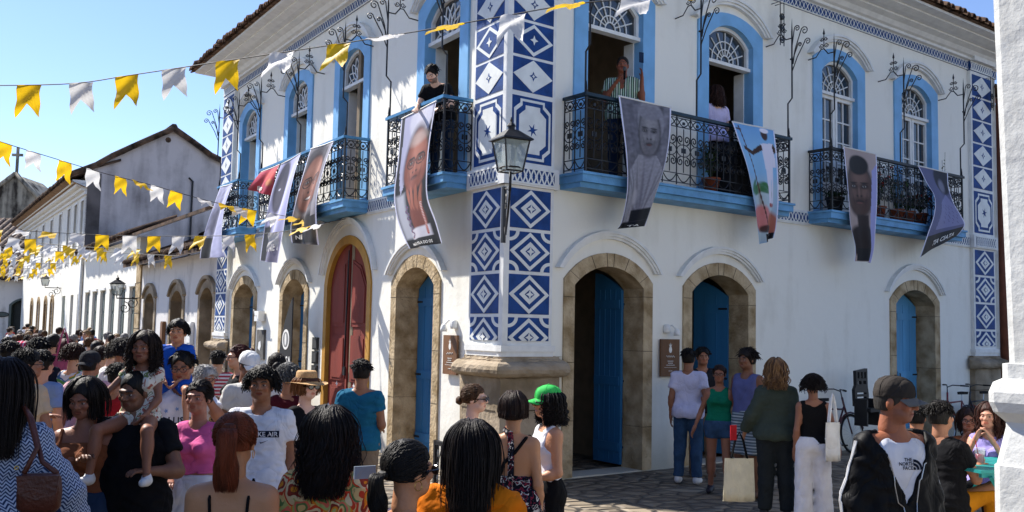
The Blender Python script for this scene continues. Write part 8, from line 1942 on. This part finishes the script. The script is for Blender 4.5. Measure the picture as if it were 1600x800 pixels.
pot_plant(FR, 8.35, 'red flowering plant just right of the brown banner', .75, 14)
pot_plant(FR, 8.95, 'leafy green plant between the two flowering pots', .8, 0)
pot_plant(FR, 9.35, 'low pot with trailing leaves left of the blue grey banner', .35, 4)
pot_plant(FR, 9.8, 'orange red flowering pot partly behind the blue grey banner', .45, 12)
pot_plant(FR, 10.7, 'spindly tall plant rising over the rail at the right balcony end', 1.55, 0, tall=True)
# clothes stand inside the first right doorway, chair inside the second window
sh_ = empty('shop_shelf', FR(1.9, 0, -2.6), 'dim wooden shelf of pots and goods inside the first right doorway', 'shelf')
mb = MB()
for z in (.4, 1.0, 1.6, 2.2): mb.box(FR, 1.35, 2.9, z, z + .04, -2.9, -2.5, WOODB)
for s_ in (1.33, 2.92): mb.box(FR, s_ - .02, s_ + .02, 0, 2.4, -2.9, -2.5, WOODB)
mb.build('shelf_board', sh_)
for k_ in range(16):
    s_, z_ = 1.45 + .18 * (k_ % 8), (1.042, 1.642)[k_ // 8]; pt = MB(); q = pr_.uniform(.05, .09); pt.lathe(FR(s_, z_, -2.7), [(q * .6, 0), (q, q), (q * .8, q * 1.8), (q * .4, q * 2.2), (q * .5, q * 2.5)], (PT, mat('shop_orange', srgb('#c8702c'), .6), mat('shop_cream', srgb('#cbb68c'), .6))[k_ % 3], 10); pt.build('pot', sh_)
st = empty('coat_stand', FR(1.45, 0, -.75), 'dark garment hanging on a thin stand just inside the open shop door', 'clothes stand')
mb = MB(); mb.tube([FR(1.5, .0, -.9), FR(1.5, 1.85, -.9)], .015, IRON, 6); mb.lathe(FR(1.5, 0, -.9), [(.18, 0), (.17, .02), (.02, .04)], IRON, 12); mb.build('pole', st)
mb = MB(); V = []
for w, z in ((.08, 1.85), (.26, 1.78), (.30, 1.4), (.34, .98), (.22, .88)):
    for a in np.linspace(0, 2 * math.pi, 17)[:-1]: V.append(FR(1.5 + w * math.cos(a), z, -.9 + .10 * math.sin(a) + .01 * math.sin(a * 6)))
mb.add(V, [(i * 16 + j, i * 16 + (j + 1) % 16, (i + 1) * 16 + (j + 1) % 16, (i + 1) * 16 + j) for i in range(4) for j in range(16)], cN, True); mb.build('garment', st)
pa = empty('wall_picture', FL(4.75, 5.2, -.6), 'red and white framed poster seen inside the second left window', 'picture')
mb = MB(); mb.box(FL, 4.85, 5.25, 5.0, 5.35, -.75, -.72, BASEW); mb.build('frame', pa); mb = MB(); mb.box(FL, 4.88, 5.22, 5.03, 5.32, -.72, -.715, cRED); mb.build('print', pa)
print('hp report', [(o.get('label')[:30], round(o['_sc'] * 1.75, 2)) for o in bpy.data.objects if o.name.startswith('person') and '_sc' in o and o.parent is None][:75])
print('BUILD TIME', round(time.time() - T0, 1))
